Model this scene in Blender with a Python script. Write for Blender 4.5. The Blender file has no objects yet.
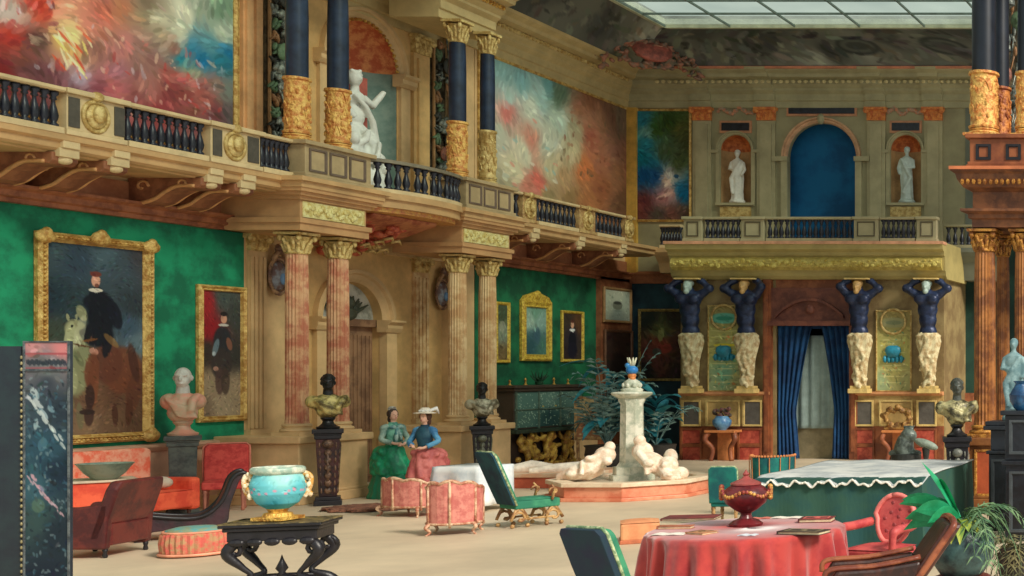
import bpy, math, random
import numpy as np
from mathutils import Vector, Matrix, noise as mnoise
SC = bpy.context.scene
C = SC.collection
PI = math.pi
R = math.radians
# ------------------------------------------------------------ camera, world, sun, exposure
H = 2.2            # eye height; the vanishing point of the hall lies right of the frame
F = 1200.0         # focal length in pixels of a 1024 px wide frame
VX, VY = 1300.0, 370.0
cam_d = bpy.data.cameras.new('camera')
cam = bpy.data.objects.new('camera', cam_d)
C.objects.link(cam)
cam.location = (0, 0, H)
cam.rotation_euler = (R(90), 0, 0)
cam_d.sensor_width = 36
cam_d.lens = F * 36 / 1024
cam_d.shift_x = (512 - VX) / 1024
cam_d.shift_y = (VY - 288) / 1024
cam_d.clip_end = 200
SC.camera = cam
SC.view_settings.view_transform = 'Standard'
SC.view_settings.look = 'None'
SC.view_settings.gamma = 1
SC.view_settings.use_curve_mapping = False
SC.view_settings.exposure = 0.0
w = bpy.data.worlds.new('sky')
SC.world = w
w.use_nodes = True
bg = w.node_tree.nodes['Background']
bg.inputs[0].default_value = (0.80, 0.86, 0.83, 1)
bg.inputs[1].default_value = 0.80
sun_d = bpy.data.lights.new('sun', 'SUN')
sun_d.energy = 3.9
sun_d.angle = R(14)
sun_d.color = (1.0, 0.92, 0.80)
sun = bpy.data.objects.new('sun', sun_d)
C.objects.link(sun)
sun.rotation_euler = Vector((-0.68, 0.34, -0.56)).to_track_quat('-Z', 'Y').to_euler()
try:
    SC.cycles.max_bounces = 6
    SC.cycles.diffuse_bounces = 3
    SC.cycles.glossy_bounces = 2
    SC.cycles.transparent_max_bounces = 8
    SC.cycles.use_denoising = True
except Exception:
    pass

# ------------------------------------------------------------ measuring helpers
def YX(px, X): return X * F / (px - VX)          # depth along a wall X = const
def XY(px, Y): return (px - VX) * Y / F
def ZY(py, Y): return H - (py - VY) * Y / F
def lin(c):
    return tuple(((v / 255) / 12.92 if v / 255 <= 0.04045 else ((v / 255 + 0.055) / 1.055) ** 2.4) for v in c)

# ------------------------------------------------------------ materials
MATS = {}
def M(name, rgb, rough=0.6, metal=0.0, var=0.22, scale=5.0, bump=0.15, col2=None, bscale=None, detail=5, gain=1.0):
    if name in MATS: return MATS[name]
    m = bpy.data.materials.new(name); m.use_nodes = True
    nt = m.node_tree; b = nt.nodes['Principled BSDF']
    c = [min(1, v * gain) for v in lin(rgb)]
    tc = nt.nodes.new('ShaderNodeTexCoord')
    nz = nt.nodes.new('ShaderNodeTexNoise'); nz.inputs['Scale'].default_value = scale; nz.inputs['Detail'].default_value = detail
    nz.inputs['Roughness'].default_value = 0.65
    nt.links.new(tc.outputs['Object'], nz.inputs['Vector'])
    rp = nt.nodes.new('ShaderNodeValToRGB')
    e = rp.color_ramp.elements
    e[0].position = 0.36; e[1].position = 0.64
    e[0].color = tuple(v * (1 - var) for v in c) + (1,)
    e[1].color = tuple(min(1, v * (1 + var * 0.9)) for v in c) + (1,)
    if col2 is not None:
        c2 = [min(1, v * gain) for v in lin(col2)]
        e[0].color = tuple(c2) + (1,); e[1].color = tuple(c) + (1,)
        e[0].position = 0.42; e[1].position = 0.58
    nt.links.new(nz.outputs['Fac'], rp.inputs['Fac'])
    nt.links.new(rp.outputs['Color'], b.inputs['Base Color'])
    b.inputs['Roughness'].default_value = rough
    b.inputs['Metallic'].default_value = metal
    if bump > 0:
        n2 = nt.nodes.new('ShaderNodeTexNoise'); n2.inputs['Scale'].default_value = bscale or scale * 4
        n2.inputs['Detail'].default_value = 3
        nt.links.new(tc.outputs['Object'], n2.inputs['Vector'])
        bp = nt.nodes.new('ShaderNodeBump'); bp.inputs['Strength'].default_value = bump; bp.inputs['Distance'].default_value = 0.03
        nt.links.new(n2.outputs['Fac'], bp.inputs['Height'])
        nt.links.new(bp.outputs['Normal'], b.inputs['Normal'])
    MATS[name] = m
    return m

def paint_mat():
    if 'paint' in MATS: return MATS['paint']
    m = bpy.data.materials.new('oil paint'); m.use_nodes = True
    nt = m.node_tree; b = nt.nodes['Principled BSDF']
    a = nt.nodes.new('ShaderNodeVertexColor'); a.layer_name = 'Col'
    nt.links.new(a.outputs['Color'], b.inputs['Base Color'])
    b.inputs['Roughness'].default_value = 0.75
    b.inputs['Specular IOR Level'].default_value = 0.2
    MATS['paint'] = m
    return m

cream = M('cream stone', (216, 180, 130), 0.7, var=0.16, scale=1.6, bump=0.05)
cream_y = M('yellow stone', (216, 176, 116), 0.7, var=0.18, scale=2.0, bump=0.05)
stone_g = M('grey olive stone', (156, 148, 114), 0.75, var=0.16, scale=1.3, bump=0.05)
stone_gl = M('pale olive stone', (176, 166, 130), 0.75, var=0.16, scale=1.5, bump=0.05)
rail_m = M('pale rail stone', (216, 190, 144), 0.6, var=0.14, scale=3, bump=0.05)
black_m = M('black marble', (34, 36, 48), 0.35, var=0.5, scale=8, bump=0.05)
navy_col = M('blue black marble', (34, 48, 70), 0.38, var=0.45, scale=3, bump=0.0)
ebony = M('ebony', (26, 24, 30), 0.4, var=0.4, scale=6, bump=0.1)
gold = M('gilding', (236, 190, 92), 0.42, 0.25, scale=14, bump=0.8, col2=(170, 112, 44), bscale=30)
gold_o = M('orange gilding', (240, 194, 108), 0.5, 0.1, scale=12, bump=1.0, col2=(204, 130, 66), bscale=22)
gold_y = M('yellow gilding', (222, 196, 130), 0.5, 0.1, scale=10, bump=0.6, col2=(182, 146, 82), bscale=24)
frame_gold = M('frame gilding', (226, 190, 112), 0.5, 0.1, scale=9, bump=0.7, col2=(180, 132, 64), bscale=26)
red_marble = M('red veined marble', (216, 168, 126), 0.5, scale=5, bump=0.05, col2=(188, 112, 82), detail=9)
tan_marble = M('tan marble', (222, 192, 144), 0.5, scale=4, bump=0.05, col2=(196, 152, 104))
brown_marble = M('amber marble', (168, 108, 52), 0.5, scale=4, bump=0.1, col2=(116, 66, 30))
wood_b = M('red brown wood', (168, 104, 68), 0.6, scale=3, bump=0.1, col2=(130, 74, 48))
wood_d = M('dark brown wood', (98, 62, 44), 0.55, scale=3, bump=0.1, col2=(66, 42, 34))
wood_o = M('orange brown panelling', (158, 92, 56), 0.5, scale=3, bump=0.1, col2=(122, 66, 42))
green_w = M('green damask', (22, 150, 106), 0.85, scale=1.6, bump=0.05, col2=(10, 106, 76), detail=8)
green_w2 = M('deep green damask', (22, 112, 72), 0.85, scale=1.6, bump=0.05, col2=(10, 76, 50), detail=8)
navy_w = M('navy wall cloth', (30, 66, 76), 0.85, scale=1.2, bump=0.05, col2=(22, 46, 58))
dkgreen_w = M('dark green wall cloth', (36, 74, 62), 0.85, scale=1.2, bump=0.05, col2=(24, 52, 46))
white_m = M('white marble', (236, 232, 220), 0.6, var=0.12, scale=6, bump=0.05)
bronze = M('dark bronze', (38, 38, 40), 0.35, 0.3, var=0.4, scale=10, bump=0.2)

# ------------------------------------------------------------ mesh builder
class MB:
    def __init__(s): s.v = []; s.f = []; s.m = Matrix.Identity(4)
    def at(s, x=0, y=0, z=0, rz=0, rx=0, ry=0, sc=1):
        s.m = Matrix.Translation((x, y, z)) @ Matrix.Rotation(rz, 4, 'Z') @ Matrix.Rotation(ry, 4, 'Y') @ Matrix.Rotation(rx, 4, 'X') @ Matrix.Scale(sc, 4)
        return s
    def add(s, vs, fs):
        o = len(s.v)
        for p in vs: s.v.append(tuple(s.m @ Vector(p)))
        for f in fs: s.f.append(tuple(o + i for i in f))
        return s
    def box(s, x0, x1, y0, y1, z0, z1):
        if x0 > x1: x0, x1 = x1, x0
        if y0 > y1: y0, y1 = y1, y0
        if z0 > z1: z0, z1 = z1, z0
        return s.add([(x0,y0,z0),(x1,y0,z0),(x1,y1,z0),(x0,y1,z0),(x0,y0,z1),(x1,y0,z1),(x1,y1,z1),(x0,y1,z1)],
              [(0,3,2,1),(4,5,6,7),(0,1,5,4),(1,2,6,5),(2,3,7,6),(3,0,4,7)])
    def lathe(s, prof, n=20, cx=0, cy=0, sx=1, sy=1, flute=None, cap=True):
        vs = []; fs = []
        for (r, z) in prof:
            for k in range(n):
                a = 2 * PI * k / n; rr = r
                if flute and k % 2: rr = r * (1 - flute)
                vs.append((cx + rr * math.cos(a) * sx, cy + rr * math.sin(a) * sy, z))
        for j in range(len(prof) - 1):
            for k in range(n):
                a = j * n + k; b = j * n + (k + 1) % n
                fs.append((a, b, b + n, a + n))
        if cap:
            fs.append(tuple(range(n - 1, -1, -1))); o = (len(prof) - 1) * n
            fs.append(tuple(range(o, o + n)))
        return s.add(vs, fs)
    def ell(s, c, r, n=12, m=8, rot=None):
        vs = [(0,0,-1)]; fs = []
        for j in range(1, m):
            t = -PI / 2 + PI * j / m
            for k in range(n):
                a = 2 * PI * k / n
                vs.append((math.cos(t) * math.cos(a), math.cos(t) * math.sin(a), math.sin(t)))
        vs.append((0,0,1)); top = len(vs) - 1
        for k in range(n): fs.append((0, 1 + (k + 1) % n, 1 + k))
        for j in range(m - 2):
            for k in range(n):
                a = 1 + j * n + k; b = 1 + j * n + (k + 1) % n
                fs.append((a, b, b + n, a + n))
        o = 1 + (m - 2) * n
        for k in range(n): fs.append((o + k, o + (k + 1) % n, top))
        if isinstance(r, (int, float)): r = (r, r, r)
        mm = Matrix.Identity(3)
        if rot: mm = (Matrix.Rotation(rot[2], 3, 'Z') @ Matrix.Rotation(rot[1], 3, 'Y') @ Matrix.Rotation(rot[0], 3, 'X'))
        vs = [tuple(Vector(c) + mm @ Vector((p[0]*r[0], p[1]*r[1], p[2]*r[2]))) for p in vs]
        return s.add(vs, fs)
    def tube(s, pts, rad, n=8, flat=None):
        pts = [Vector(p) for p in pts]; k = len(pts)
        if isinstance(rad, (int, float)): rad = [rad] * k
        vs = []; fs = []; up = Vector((0.13, 0.21, 0.97)).normalized()
        for i, p in enumerate(pts):
            d = (pts[min(i + 1, k - 1)] - pts[max(i - 1, 0)])
            d = d.normalized() if d.length > 1e-9 else Vector((0,0,1))
            if abs(d.dot(up)) > 0.97: up = Vector((1, 0.1, 0)).normalized()
            a = d.cross(up).normalized(); b = a.cross(d).normalized(); up = b
            for j in range(n):
                t = 2 * PI * j / n
                vs.append(tuple(p + (a * math.cos(t) + b * math.sin(t) * (flat or 1)) * rad[i]))
        for i in range(k - 1):
            for j in range(n):
                q = i * n + j; r_ = i * n + (j + 1) % n
                fs.append((q, r_, r_ + n, q + n))
        fs.append(tuple(range(n - 1, -1, -1))); o = (k - 1) * n
        fs.append(tuple(range(o, o + n)))
        return s.add(vs, fs)
    def ext_x(s, prof, x0, x1):           # profile of (y, z) extruded along x
        n = len(prof)
        vs = [(x0, y, z) for y, z in prof] + [(x1, y, z) for y, z in prof]
        fs = [tuple(range(n)), tuple(range(2 * n - 1, n - 1, -1))]
        for i in range(n):
            j = (i + 1) % n; fs.append((i, i + n, j + n, j))
        return s.add(vs, fs)
    def ext_y(s, prof, y0, y1):           # profile of (x, z) extruded along y
        n = len(prof)
        vs = [(x, y0, z) for x, z in prof] + [(x, y1, z) for x, z in prof]
        fs = [tuple(range(n)), tuple(range(2 * n - 1, n - 1, -1))]
        for i in range(n):
            j = (i + 1) % n; fs.append((i, i + n, j + n, j))
        return s.add(vs, fs)
    def ext_z(s, prof, z0, z1):
        n = len(prof)
        vs = [(x, y, z0) for x, y in prof] + [(x, y, z1) for x, y in prof]
        fs = [tuple(range(n)), tuple(range(2 * n - 1, n - 1, -1))]
        for i in range(n):
            j = (i + 1) % n; fs.append((i, i + n, j + n, j))
        return s.add(vs, fs)
    def loft(s, rings, n=32, cap=True):   # ring = (z, cx, cy, rx, ry, ruffle, folds, phase)
        vs = []; fs = []
        for rg in rings:
            z, cx, cy, rx, ry = rg[:5]
            amp, nf, ph = (list(rg[5:]) + [0, 0, 0])[:3] if len(rg) > 5 else (0, 0, 0)
            for k in range(n):
                a = 2 * PI * k / n; q = 1 + amp * math.sin(nf * a + ph)
                vs.append((cx + rx * q * math.cos(a), cy + ry * q * math.sin(a), z))
        for j in range(len(rings) - 1):
            for k in range(n):
                a = j * n + k; b = j * n + (k + 1) % n
                fs.append((a, b, b + n, a + n))
        if cap:
            fs.append(tuple(range(n - 1, -1, -1))); o = (len(rings) - 1) * n
            fs.append(tuple(range(o, o + n)))
        return s.add(vs, fs)
    def ringtube(s, r, t, z, n=28, m=8, cx=0, cy=0, sx=1, sy=1):   # torus
        vs = []; fs = []
        for k in range(n):
            a = 2 * PI * k / n
            for j in range(m):
                b = 2 * PI * j / m
                vs.append((cx + (r + t * math.cos(b)) * math.cos(a) * sx, cy + (r + t * math.cos(b)) * math.sin(a) * sy, z + t * math.sin(b)))
        for k in range(n):
            for j in range(m):
                fs.append((k * m + j, ((k + 1) % n) * m + j, ((k + 1) % n) * m + (j + 1) % m, k * m + (j + 1) % m))
        return s.add(vs, fs)
    def mesh(s, name):
        me = bpy.data.meshes.new(name); me.from_pydata(s.v, [], s.f)
        me.validate(); me.update()
        import bmesh
        bm = bmesh.new(); bm.from_mesh(me); bmesh.ops.recalc_face_normals(bm, faces=bm.faces); bm.to_mesh(me); bm.free()
        return me

def put(name, mb, mat, parent=None, smooth=False, bevel=0, remesh=0, sm=0, disp=0, disp_size=0.1, sub=0, label=None):
    me = mb.mesh(name); me.materials.append(mat)
    if smooth or remesh:
        me.polygons.foreach_set('use_smooth', [True] * len(me.polygons))
    o = bpy.data.objects.new(name, me); C.objects.link(o)
    if parent is not None: o.parent = parent
    if bevel:
        b = o.modifiers.new('bevel', 'BEVEL'); b.width = bevel; b.segments = 2; b.limit_method = 'ANGLE'
    if remesh:
        r_ = o.modifiers.new('remesh', 'REMESH'); r_.mode = 'VOXEL'; r_.voxel_size = remesh; r_.use_smooth_shade = True
    if sub:
        b = o.modifiers.new('subdivision', 'SUBSURF'); b.levels = sub; b.render_levels = sub
    if sm:
        b = o.modifiers.new('smooth', 'SMOOTH'); b.iterations = sm; b.factor = 0.5
    if disp:
        t = bpy.data.textures.new('clouds', 'CLOUDS'); t.noise_scale = disp_size
        d = o.modifiers.new('displace', 'DISPLACE'); d.texture = t; d.strength = disp; d.mid_level = 0.5
    if label: o['label'] = label
    return o
def smooth_by_angle(o, deg=35):
    me = o.data
    me.polygons.foreach_set('use_smooth', [True] * len(me.polygons))
    me.set_sharp_from_angle(angle=R(deg))
    return o
def struct(name, mb, mat, **k):
    o = put(name, mb, mat, **k); o['kind'] = 'structure'; return o
def sroot(name, loc=(0,0,0), rz=0):
    o = bpy.data.objects.new(name, None); C.objects.link(o); o.location = loc; o.rotation_euler = (0,0,rz); o['kind'] = 'structure'; return o
def thing(name, label, cat, loc=(0,0,0), rz=0, group=None):
    o = bpy.data.objects.new(name, None); C.objects.link(o); o.empty_display_size = 0.1
    o.location = loc; o.rotation_euler = (0,0,rz); o['label'] = label; o['category'] = cat
    if group: o['group'] = group
    return o
def tag(o, label, cat, group=None, kind=None):
    o['label'] = label; o['category'] = cat
    if group: o['group'] = group
    if kind: o['kind'] = kind
    return o
def dup(root, label=None, loc=None, rz=None, parent=None, scale=None):
    kids = list(root.children)
    r_ = root.copy(); C.objects.link(r_)
    if parent is not None: r_.parent = parent
    if loc is not None: r_.location = loc
    if rz is not None: r_.rotation_euler = (0, 0, rz)
    if scale is not None: r_.scale = (scale,) * 3
    if label: r_['label'] = label
    for ch in kids: dup(ch, parent=r_)
    return r_
def arc(cx, cz, r, a0, a1, n):
    return [(cx + r * math.cos(R(a0 + (a1 - a0) * i / n)), cz + r * math.sin(R(a0 + (a1 - a0) * i / n))) for i in range(n + 1)]
def bez(p, n=12):
    """Catmull-Rom through the points"""
    P = [Vector(q) for q in p]; P = [P[0]] + P + [P[-1]]; out = []
    for i in range(1, len(P) - 2):
        for k in range(n):
            t = k / n; a, b, c, d = P[i-1], P[i], P[i+1], P[i+2]
            out.append(0.5 * ((2*b) + (-a + c)*t + (2*a - 5*b + 4*c - d)*t*t + (-a + 3*b - 3*c + d)*t**3))
    out.append(P[-2]); return out

# ------------------------------------------------------------ painted canvases (artworks): colour layout plus daubs
def vnoise(x, y, seed):
    rs = np.random.RandomState(seed); g = rs.rand(64, 64)
    xi = np.floor(x).astype(int); yi = np.floor(y).astype(int); fx = x - xi; fy = y - yi
    fx = fx * fx * (3 - 2 * fx); fy = fy * fy * (3 - 2 * fy)
    a = g[yi % 64, xi % 64]; b = g[yi % 64, (xi + 1) % 64]; c = g[(yi + 1) % 64, xi % 64]; d = g[(yi + 1) % 64, (xi + 1) % 64]
    return (a * (1 - fx) + b * fx) * (1 - fy) + (c * (1 - fx) + d * fx) * fy - 0.5
def art(nx, ny, wid, hei, pts, strokes=(), seed=1, daubs=500, dsize=0.05, jit=0.12, warp=0.08):
    """pts: (u, v, rgb) colour layout with u right, v down in 0..1; strokes: (u, v, ru, rv, deg, rgb, alpha)"""
    asp = wid / hei
    v, u = np.mgrid[0:ny, 0:nx]; u = u / (nx - 1.0); v = v / (ny - 1.0)
    X = u * asp; Yv = v
    wx = X + warp * (vnoise(X * 5, Yv * 5, seed) + 0.6 * vnoise(X * 13, Yv * 13, seed + 1))
    wy = Yv + warp * (vnoise(X * 5 + 9, Yv * 5, seed + 2) + 0.6 * vnoise(X * 13, Yv * 13 + 7, seed + 3))
    num = np.zeros((ny, nx, 3)); den = np.zeros((ny, nx, 1))
    for (pu, pv, c) in pts:
        d2 = (wx - pu * asp) ** 2 + (wy - pv) ** 2
        wt = (1 / (d2 + 0.0008) ** 1.7)[..., None]
        num += wt * np.array(c, float); den += wt
    img = num / den
    def ellipse(img, cu, cv, ru, rv, ang, col, al):
        ca, sa = math.cos(ang), math.sin(ang)
        dx = X - cu * asp; dy = Yv - cv
        a = (dx * ca + dy * sa) / ru; b = (-dx * sa + dy * ca) / rv
        m = np.clip((1 - (a * a + b * b)) * 3, 0, 1)[..., None] * al
        return img * (1 - m) + np.array(col, float) * m
    rs = random.Random(seed)
    def daub(img, k):
        for _ in range(k):
            cu, cv = rs.random(), rs.random()
            c = img[min(ny - 1, int(cv * ny)), min(nx - 1, int(cu * nx))]
            g = 1 + rs.uniform(-jit, jit) * 2
            col = [min(255, max(0, q * g + rs.uniform(-jit, jit) * 50)) for q in c]
            L = dsize * rs.uniform(0.4, 1.3); ang = 3 * float(mnoise.noise(Vector((cu * 3, cv * 3, seed)))) + 0.6
            x0 = max(0, int((cu - L / asp) * nx)); x1 = min(nx, int((cu + L / asp) * nx) + 2)
            y0 = max(0, int((cv - L) * ny)); y1 = min(ny, int((cv + L) * ny) + 2)
            ca, sa = math.cos(ang), math.sin(ang)
            dx = X[y0:y1, x0:x1] - cu * asp; dy = Yv[y0:y1, x0:x1] - cv
            a = (dx * ca + dy * sa) / L; b = (-dx * sa + dy * ca) / (L * rs.uniform(0.25, 0.5))
            m = np.clip((1 - (a * a + b * b)) * 3, 0, 1)[..., None] * 0.7
            img[y0:y1, x0:x1] = img[y0:y1, x0:x1] * (1 - m) + np.array(col) * m
        return img
    img = daub(img, daubs // 2)
    for (cu, cv, ru, rv, deg, col, al) in strokes:
        img = ellipse(img, cu, cv, ru, rv, R(deg), col, al)
    img = daub(img, daubs // 2)
    return np.clip(img, 0, 255)
ART_GAIN = 1.15
def canvas(name, parent, x0, x1, z0, z1, y, img, bulge=None):
    """vertical canvas in local x/z facing -y; img row 0 is the top"""
    ny, nx = img.shape[:2]
    u = np.linspace(0, 1, nx); v = np.linspace(0, 1, ny)
    U, V = np.meshgrid(u, v)
    co = np.stack([x0 + (x1 - x0) * U, np.full_like(U, y), z1 + (z0 - z1) * V], -1).reshape(-1, 3)
    if bulge: co = bulge(co, U.reshape(-1), V.reshape(-1))
    me = bpy.data.meshes.new(name)
    fs = [(j * nx + i, (j + 1) * nx + i, (j + 1) * nx + i + 1, j * nx + i + 1) for j in range(ny - 1) for i in range(nx - 1)]
    me.from_pydata([tuple(map(float, p)) for p in co], [], fs)
    a = me.color_attributes.new('Col', 'FLOAT_COLOR', 'POINT')
    s = img / 255.0
    l = np.where(s <= 0.04045, s / 12.92, ((s + 0.055) / 1.055) ** 2.4) * ART_GAIN
    rgba = np.ones((ny * nx, 4)); rgba[:, :3] = np.clip(l, 0, 1).reshape(-1, 3)
    a.data.foreach_set('color', rgba.astype(np.float32).ravel())
    me.materials.append(paint_mat())
    o = bpy.data.objects.new(name, me); C.objects.link(o)
    if parent is not None: o.parent = parent
    return o
def frame_mb(x0, x1, z0, z1, prof, mb=None):
    """mitred moulding: prof = [(inset, out)] from outer edge inwards; local y = -out"""
    mb = mb or MB(); vs = []; fs = []
    for (i, o) in prof:
        vs += [(x0 + i, -o, z0 + i), (x1 - i, -o, z0 + i), (x1 - i, -o, z1 - i), (x0 + i, -o, z1 - i)]
    for k in range(len(prof) - 1):
        for j in range(4):
            a = 4 * k + j; b = 4 * k + (j + 1) % 4
            fs.append((a, b, b + 4, a + 4))
    k = 4 * (len(prof) - 1)
    for j in range(4): fs.append((k + j, k + (j + 1) % 4, (j + 1) % 4, j))
    return mb.add(vs, fs)

# ------------------------------------------------------------ the hall: levels and planes
XL, XB, XC, XF, XR = -17.6, -18.1, -16.55, -16.25, -16.45   # left wall, bay wall, column axis, block front, balcony front
YB, YP = 31.4, 29.5                                          # back wall, its projecting centre
ZG, ZS, ZU, ZE, ZT, ZK = 4.48, 5.0, 5.95, 9.05, 9.95, 10.5   # green top, slab, pedestal top, upper entablature, cornice top, skylight
LM = Matrix.Translation((XL, 0, 0)) @ Matrix.Rotation(R(90), 4, 'Z')   # local x along the wall, y into it
def LW(off=0):
    m = MB(); m.m = Matrix.Translation((XL + off, 0, 0)) @ Matrix.Rotation(R(90), 4, 'Z'); return m
def leftthing(name, label, cat, y, z, out=0, group=None): return thing(name, label, cat, (XL + out, y, z), R(90), group)

# floor
floor_m = M('floor', (206, 188, 160), 0.55, var=0.14, scale=0.6, bump=0.03, detail=9)
struct('floor', MB().box(-21, 3, 4, 34, -0.2, 0), floor_m)
# left wall, lower storey
def arch_wall(mb, x0, x1, z0, z1, cx, r, spring, y0, y1, n=20):
    """wall slab with an arched opening down to z0"""
    out = [(x0, z0), (cx - r, z0)] + [(cx - r, spring)] + [(cx - r * math.cos(PI * i / n), spring + r * math.sin(PI * i / n)) for i in range(1, n)] + [(cx + r, spring), (cx + r, z0), (x1, z0)]
    # build as strips: left, right, and above the arch
    mb.box(x0, cx - r, y0, y1, z0, z1); mb.box(cx + r, x1, y0, y1, z0, z1)
    pts = [(cx - r * math.cos(PI * i / n), spring + r * math.sin(PI * i / n)) for i in range(n + 1)]
    for i in range(n):
        (a, za), (b, zb) = pts[i], pts[i + 1]
        mb.add([(a,y0,za),(b,y0,zb),(b,y0,z1),(a,y0,z1),(a,y1,za),(b,y1,zb),(b,y1,z1),(a,y1,z1)],
               [(0,1,2,3),(7,6,5,4),(0,4,5,1),(3,2,6,7)])
    return mb
struct('wall_left', LW().box(10, 20.0, 0, 0.3, 1.05, 4.75), green_w)
dado_m = M('pinkish dado stone', (214, 170, 140), 0.7, var=0.18, scale=1.6, bump=0.05)
d = LW().box(10, 20.0, -0.03, 0.3, 0.12, 1.0); d.ext_x([(0.05, .96), (-.06, .96), (-.10, 1.02), (-.10, 1.06), (0.05, 1.08)], 10, 20)
struct('wainscot_left', d, dado_m)
struct('baseboard_left', LW().ext_x([(0.05, 0), (-.1, 0), (-.1, .12), (-.06, .18), (0.05, .18)], 10, 20), cream)
# wall strip behind the first pair (lower + upper)
b = LW().box(20.0, 20.95, 0, 0.3, 0, 9.2)
struct('wall_left', b, cream)
# bay wall with the arched doorway, lower
DC, DR, DS = 22.95, 0.72, ZY(321, YX(378, XB))
struct('wall_left', arch_wall(LW(XB - XL), 20.7, 25.6, 0, 5.2, DC, DR, DS, 0, 0.45), cream_y)
struct('wall_left', LW().box(25.3, 25.59, 0.01, 0.6, 0, 9.2), cream)      # return of the bay
struct('wall_left', LW().box(20.67, 20.93, 0.29, 0.6, 0, 9.2), cream)
struct('wall_left', LW().box(25.6, 30.0, 0, 0.3, 0.9, 4.75), green_w2)
struct('wainscot_left', LW().box(25.6, 30.0, -0.04, 0.3, 0, 0.95), cream)
struct('wall_left', LW().box(30.0, 31.6, -0.12, 0.3, 0, 4.75), wood_b)
# upper storey walls
struct('wall_left', LW().box(10, 20.0, 0, 0.3, 4.7, 9.2), cream)
struct('wall_left', LW().box(25.6, 31.6, 0, 0.3, 4.7, 9.2), cream)
NC, NR, NS = 23.2, 0.86, 8.12
struct('wall_left', arch_wall(LW(XB - XL), 20.7, 25.6, 5.2, 9.2, NC, NR, NS, 0, 0.35), cream_y)

# ---- doorway in the bay
def archivolt(mb, cx, r, spring, z0, wd, y0, y1, n=24, prof=((0, 0), (0.25, .05), (0.6, .05), (.7, .1), (1, .1), (1, 0))):
    """moulded arch band with straight jambs; prof = (fraction of width, out)"""
    pts = [(cx - (1), z0)]
    path = [(-1, None, z0)] if z0 < spring else []
    vs = []; fs = []; st = []
    if z0 < spring: st.append(('s', -1, z0))
    for i in range(n + 1): st.append(('a', PI - PI * i / n, 0))
    if z0 < spring: st.append(('s', 1, z0))
    for kind, a, zz in st:
        for (f_, o_) in prof:
            rr = r + wd * f_
            if kind == 's': vs.append((cx + a * rr, y0 - o_, zz))
            else: vs.append((cx + rr * math.cos(a), y0 - o_, spring + rr * math.sin(a)))
    k = len(prof)
    for i in range(len(st) - 1):
        for j in range(k - 1):
            a = i * k + j; fs.append((a, a + 1, a + 1 + k, a + k))
    return mb.add(vs, fs)
OB = XB - XL
t = sroot('door_1')
struct('door_surround', archivolt(LW(OB), DC, DR, DS, DS, 0.24, 0, 0), cream, parent=t, smooth=False)
for s in (-1, 1):
    m = LW(OB); a = DC + s * (DR + .12)
    m.box(a - .13, a + .13, -.10, .05, 0.0, DS - .22); m.box(a - .16, a + .16, -.14, .05, 0, .9)
    m.ext_x([(.05, DS - .22), (-.13, DS - .22), (-.17, DS - .14), (-.17, DS - .08), (-.24, DS - .02), (-.24, DS + .02), (.05, DS + .02)], a - .2, a + .2)
    struct('door_jamb', m, cream, parent=t)
m = LW(OB - 0.20); m.box(DC - DR - .1, DC + DR + .1, 0, .05, 0, DS)
for i in range(2):
    for (z0, z1) in ((.12, .9), (1.0, DS - .25)):
        x0 = DC - DR + .04 + i * DR; x1 = x0 + DR - .1
        m.box(x0, x1, -.04, 0, z0, z1)
        for k in range(6): m.box(x0 + .04 + k * .1, x0 + .08 + k * .1, -.06, -.03, z0 + .04, z1 - .04)
m.box(DC - DR, DC + DR, -.12, 0, DS - .12, DS + .02)
struct('door_leaf', m, M('greyed oak', (158, 120, 90), 0.6, scale=3, bump=.1, col2=(124, 90, 68)), parent=t)
m = LW(OB - 0.18); pts = arc(DC, DS, DR + .05, 0, 180, 20)
m.ext_y([(x, z) for x, z in pts], 0, .05)
struct('door_lunette', m, M('lunette stone', (206, 204, 190), .7, scale=4, bump=.3, col2=(150, 152, 140)), parent=t)
m = LW(OB - .16)
rs = random.Random(4)
for k in range(26):
    a = rs.uniform(15, 165); r0 = rs.uniform(.0, .25); r1 = rs.uniform(.35, .62)
    p = [(DC + r0 * math.cos(R(a)), -.03, DS + .05 + r0 * math.sin(R(a))), (DC + (r0 + r1) / 2 * math.cos(R(a + 8)), -.08, DS + .05 + (r0 + r1) / 2 * math.sin(R(a + 8))), (DC + r1 * math.cos(R(a + 4)), -.05, DS + .04 + r1 * math.sin(R(a + 4)))]
    m.tube(p, [.04, .035, .015], 6)
m.ell((DC, -.05, DS + .12), (.2, .1, .14)); m.ell((DC - .02, -.08, DS + .33), (.1, .09, .13))
tag(put('carved_foliage', m, M('dark relief', (70, 76, 62), .6, scale=8, bump=.3)), 'dark carved foliage filling the arched lunette over the bay door', 'relief')

# ---- niche in the upper bay with its marble group
m = LW(OB); n = 18; vs = []; fs = []
hs = [5.2, NS] ; rows = []
for z in (5.2, NS): rows.append([(NC - NR * math.cos(PI * i / n), .0 + .7 * math.sin(PI * i / n) + .02, z) for i in range(n + 1)])
for j in range(1, 9):
    e = PI / 2 * j / 8; rows.append([(NC - NR * math.cos(e) * math.cos(PI * i / n), .7 * math.cos(e) * math.sin(PI * i / n) + .02, NS + NR * math.sin(e)) for i in range(n + 1)])
for j, rw in enumerate(rows): vs += rw
def strips(j0, j1):
    out = []
    for j in range(j0, j1):
        for i in range(n):
            a = j * (n + 1) + i; out.append((a, a + 1, a + n + 2, a + n + 1))
    return out
m.add(vs, strips(0, 1)); struct('niche_wall', m, M('grey teal niche', (150, 172, 160), .7, scale=2, bump=.1, col2=(120, 150, 140)), smooth=True)
m = LW(OB); m.add(vs, strips(1, 9)); struct('niche_shell', m, M('orange red niche shell', (236, 156, 96), .7, scale=5, bump=.5, col2=(206, 100, 60)), smooth=True)
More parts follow.
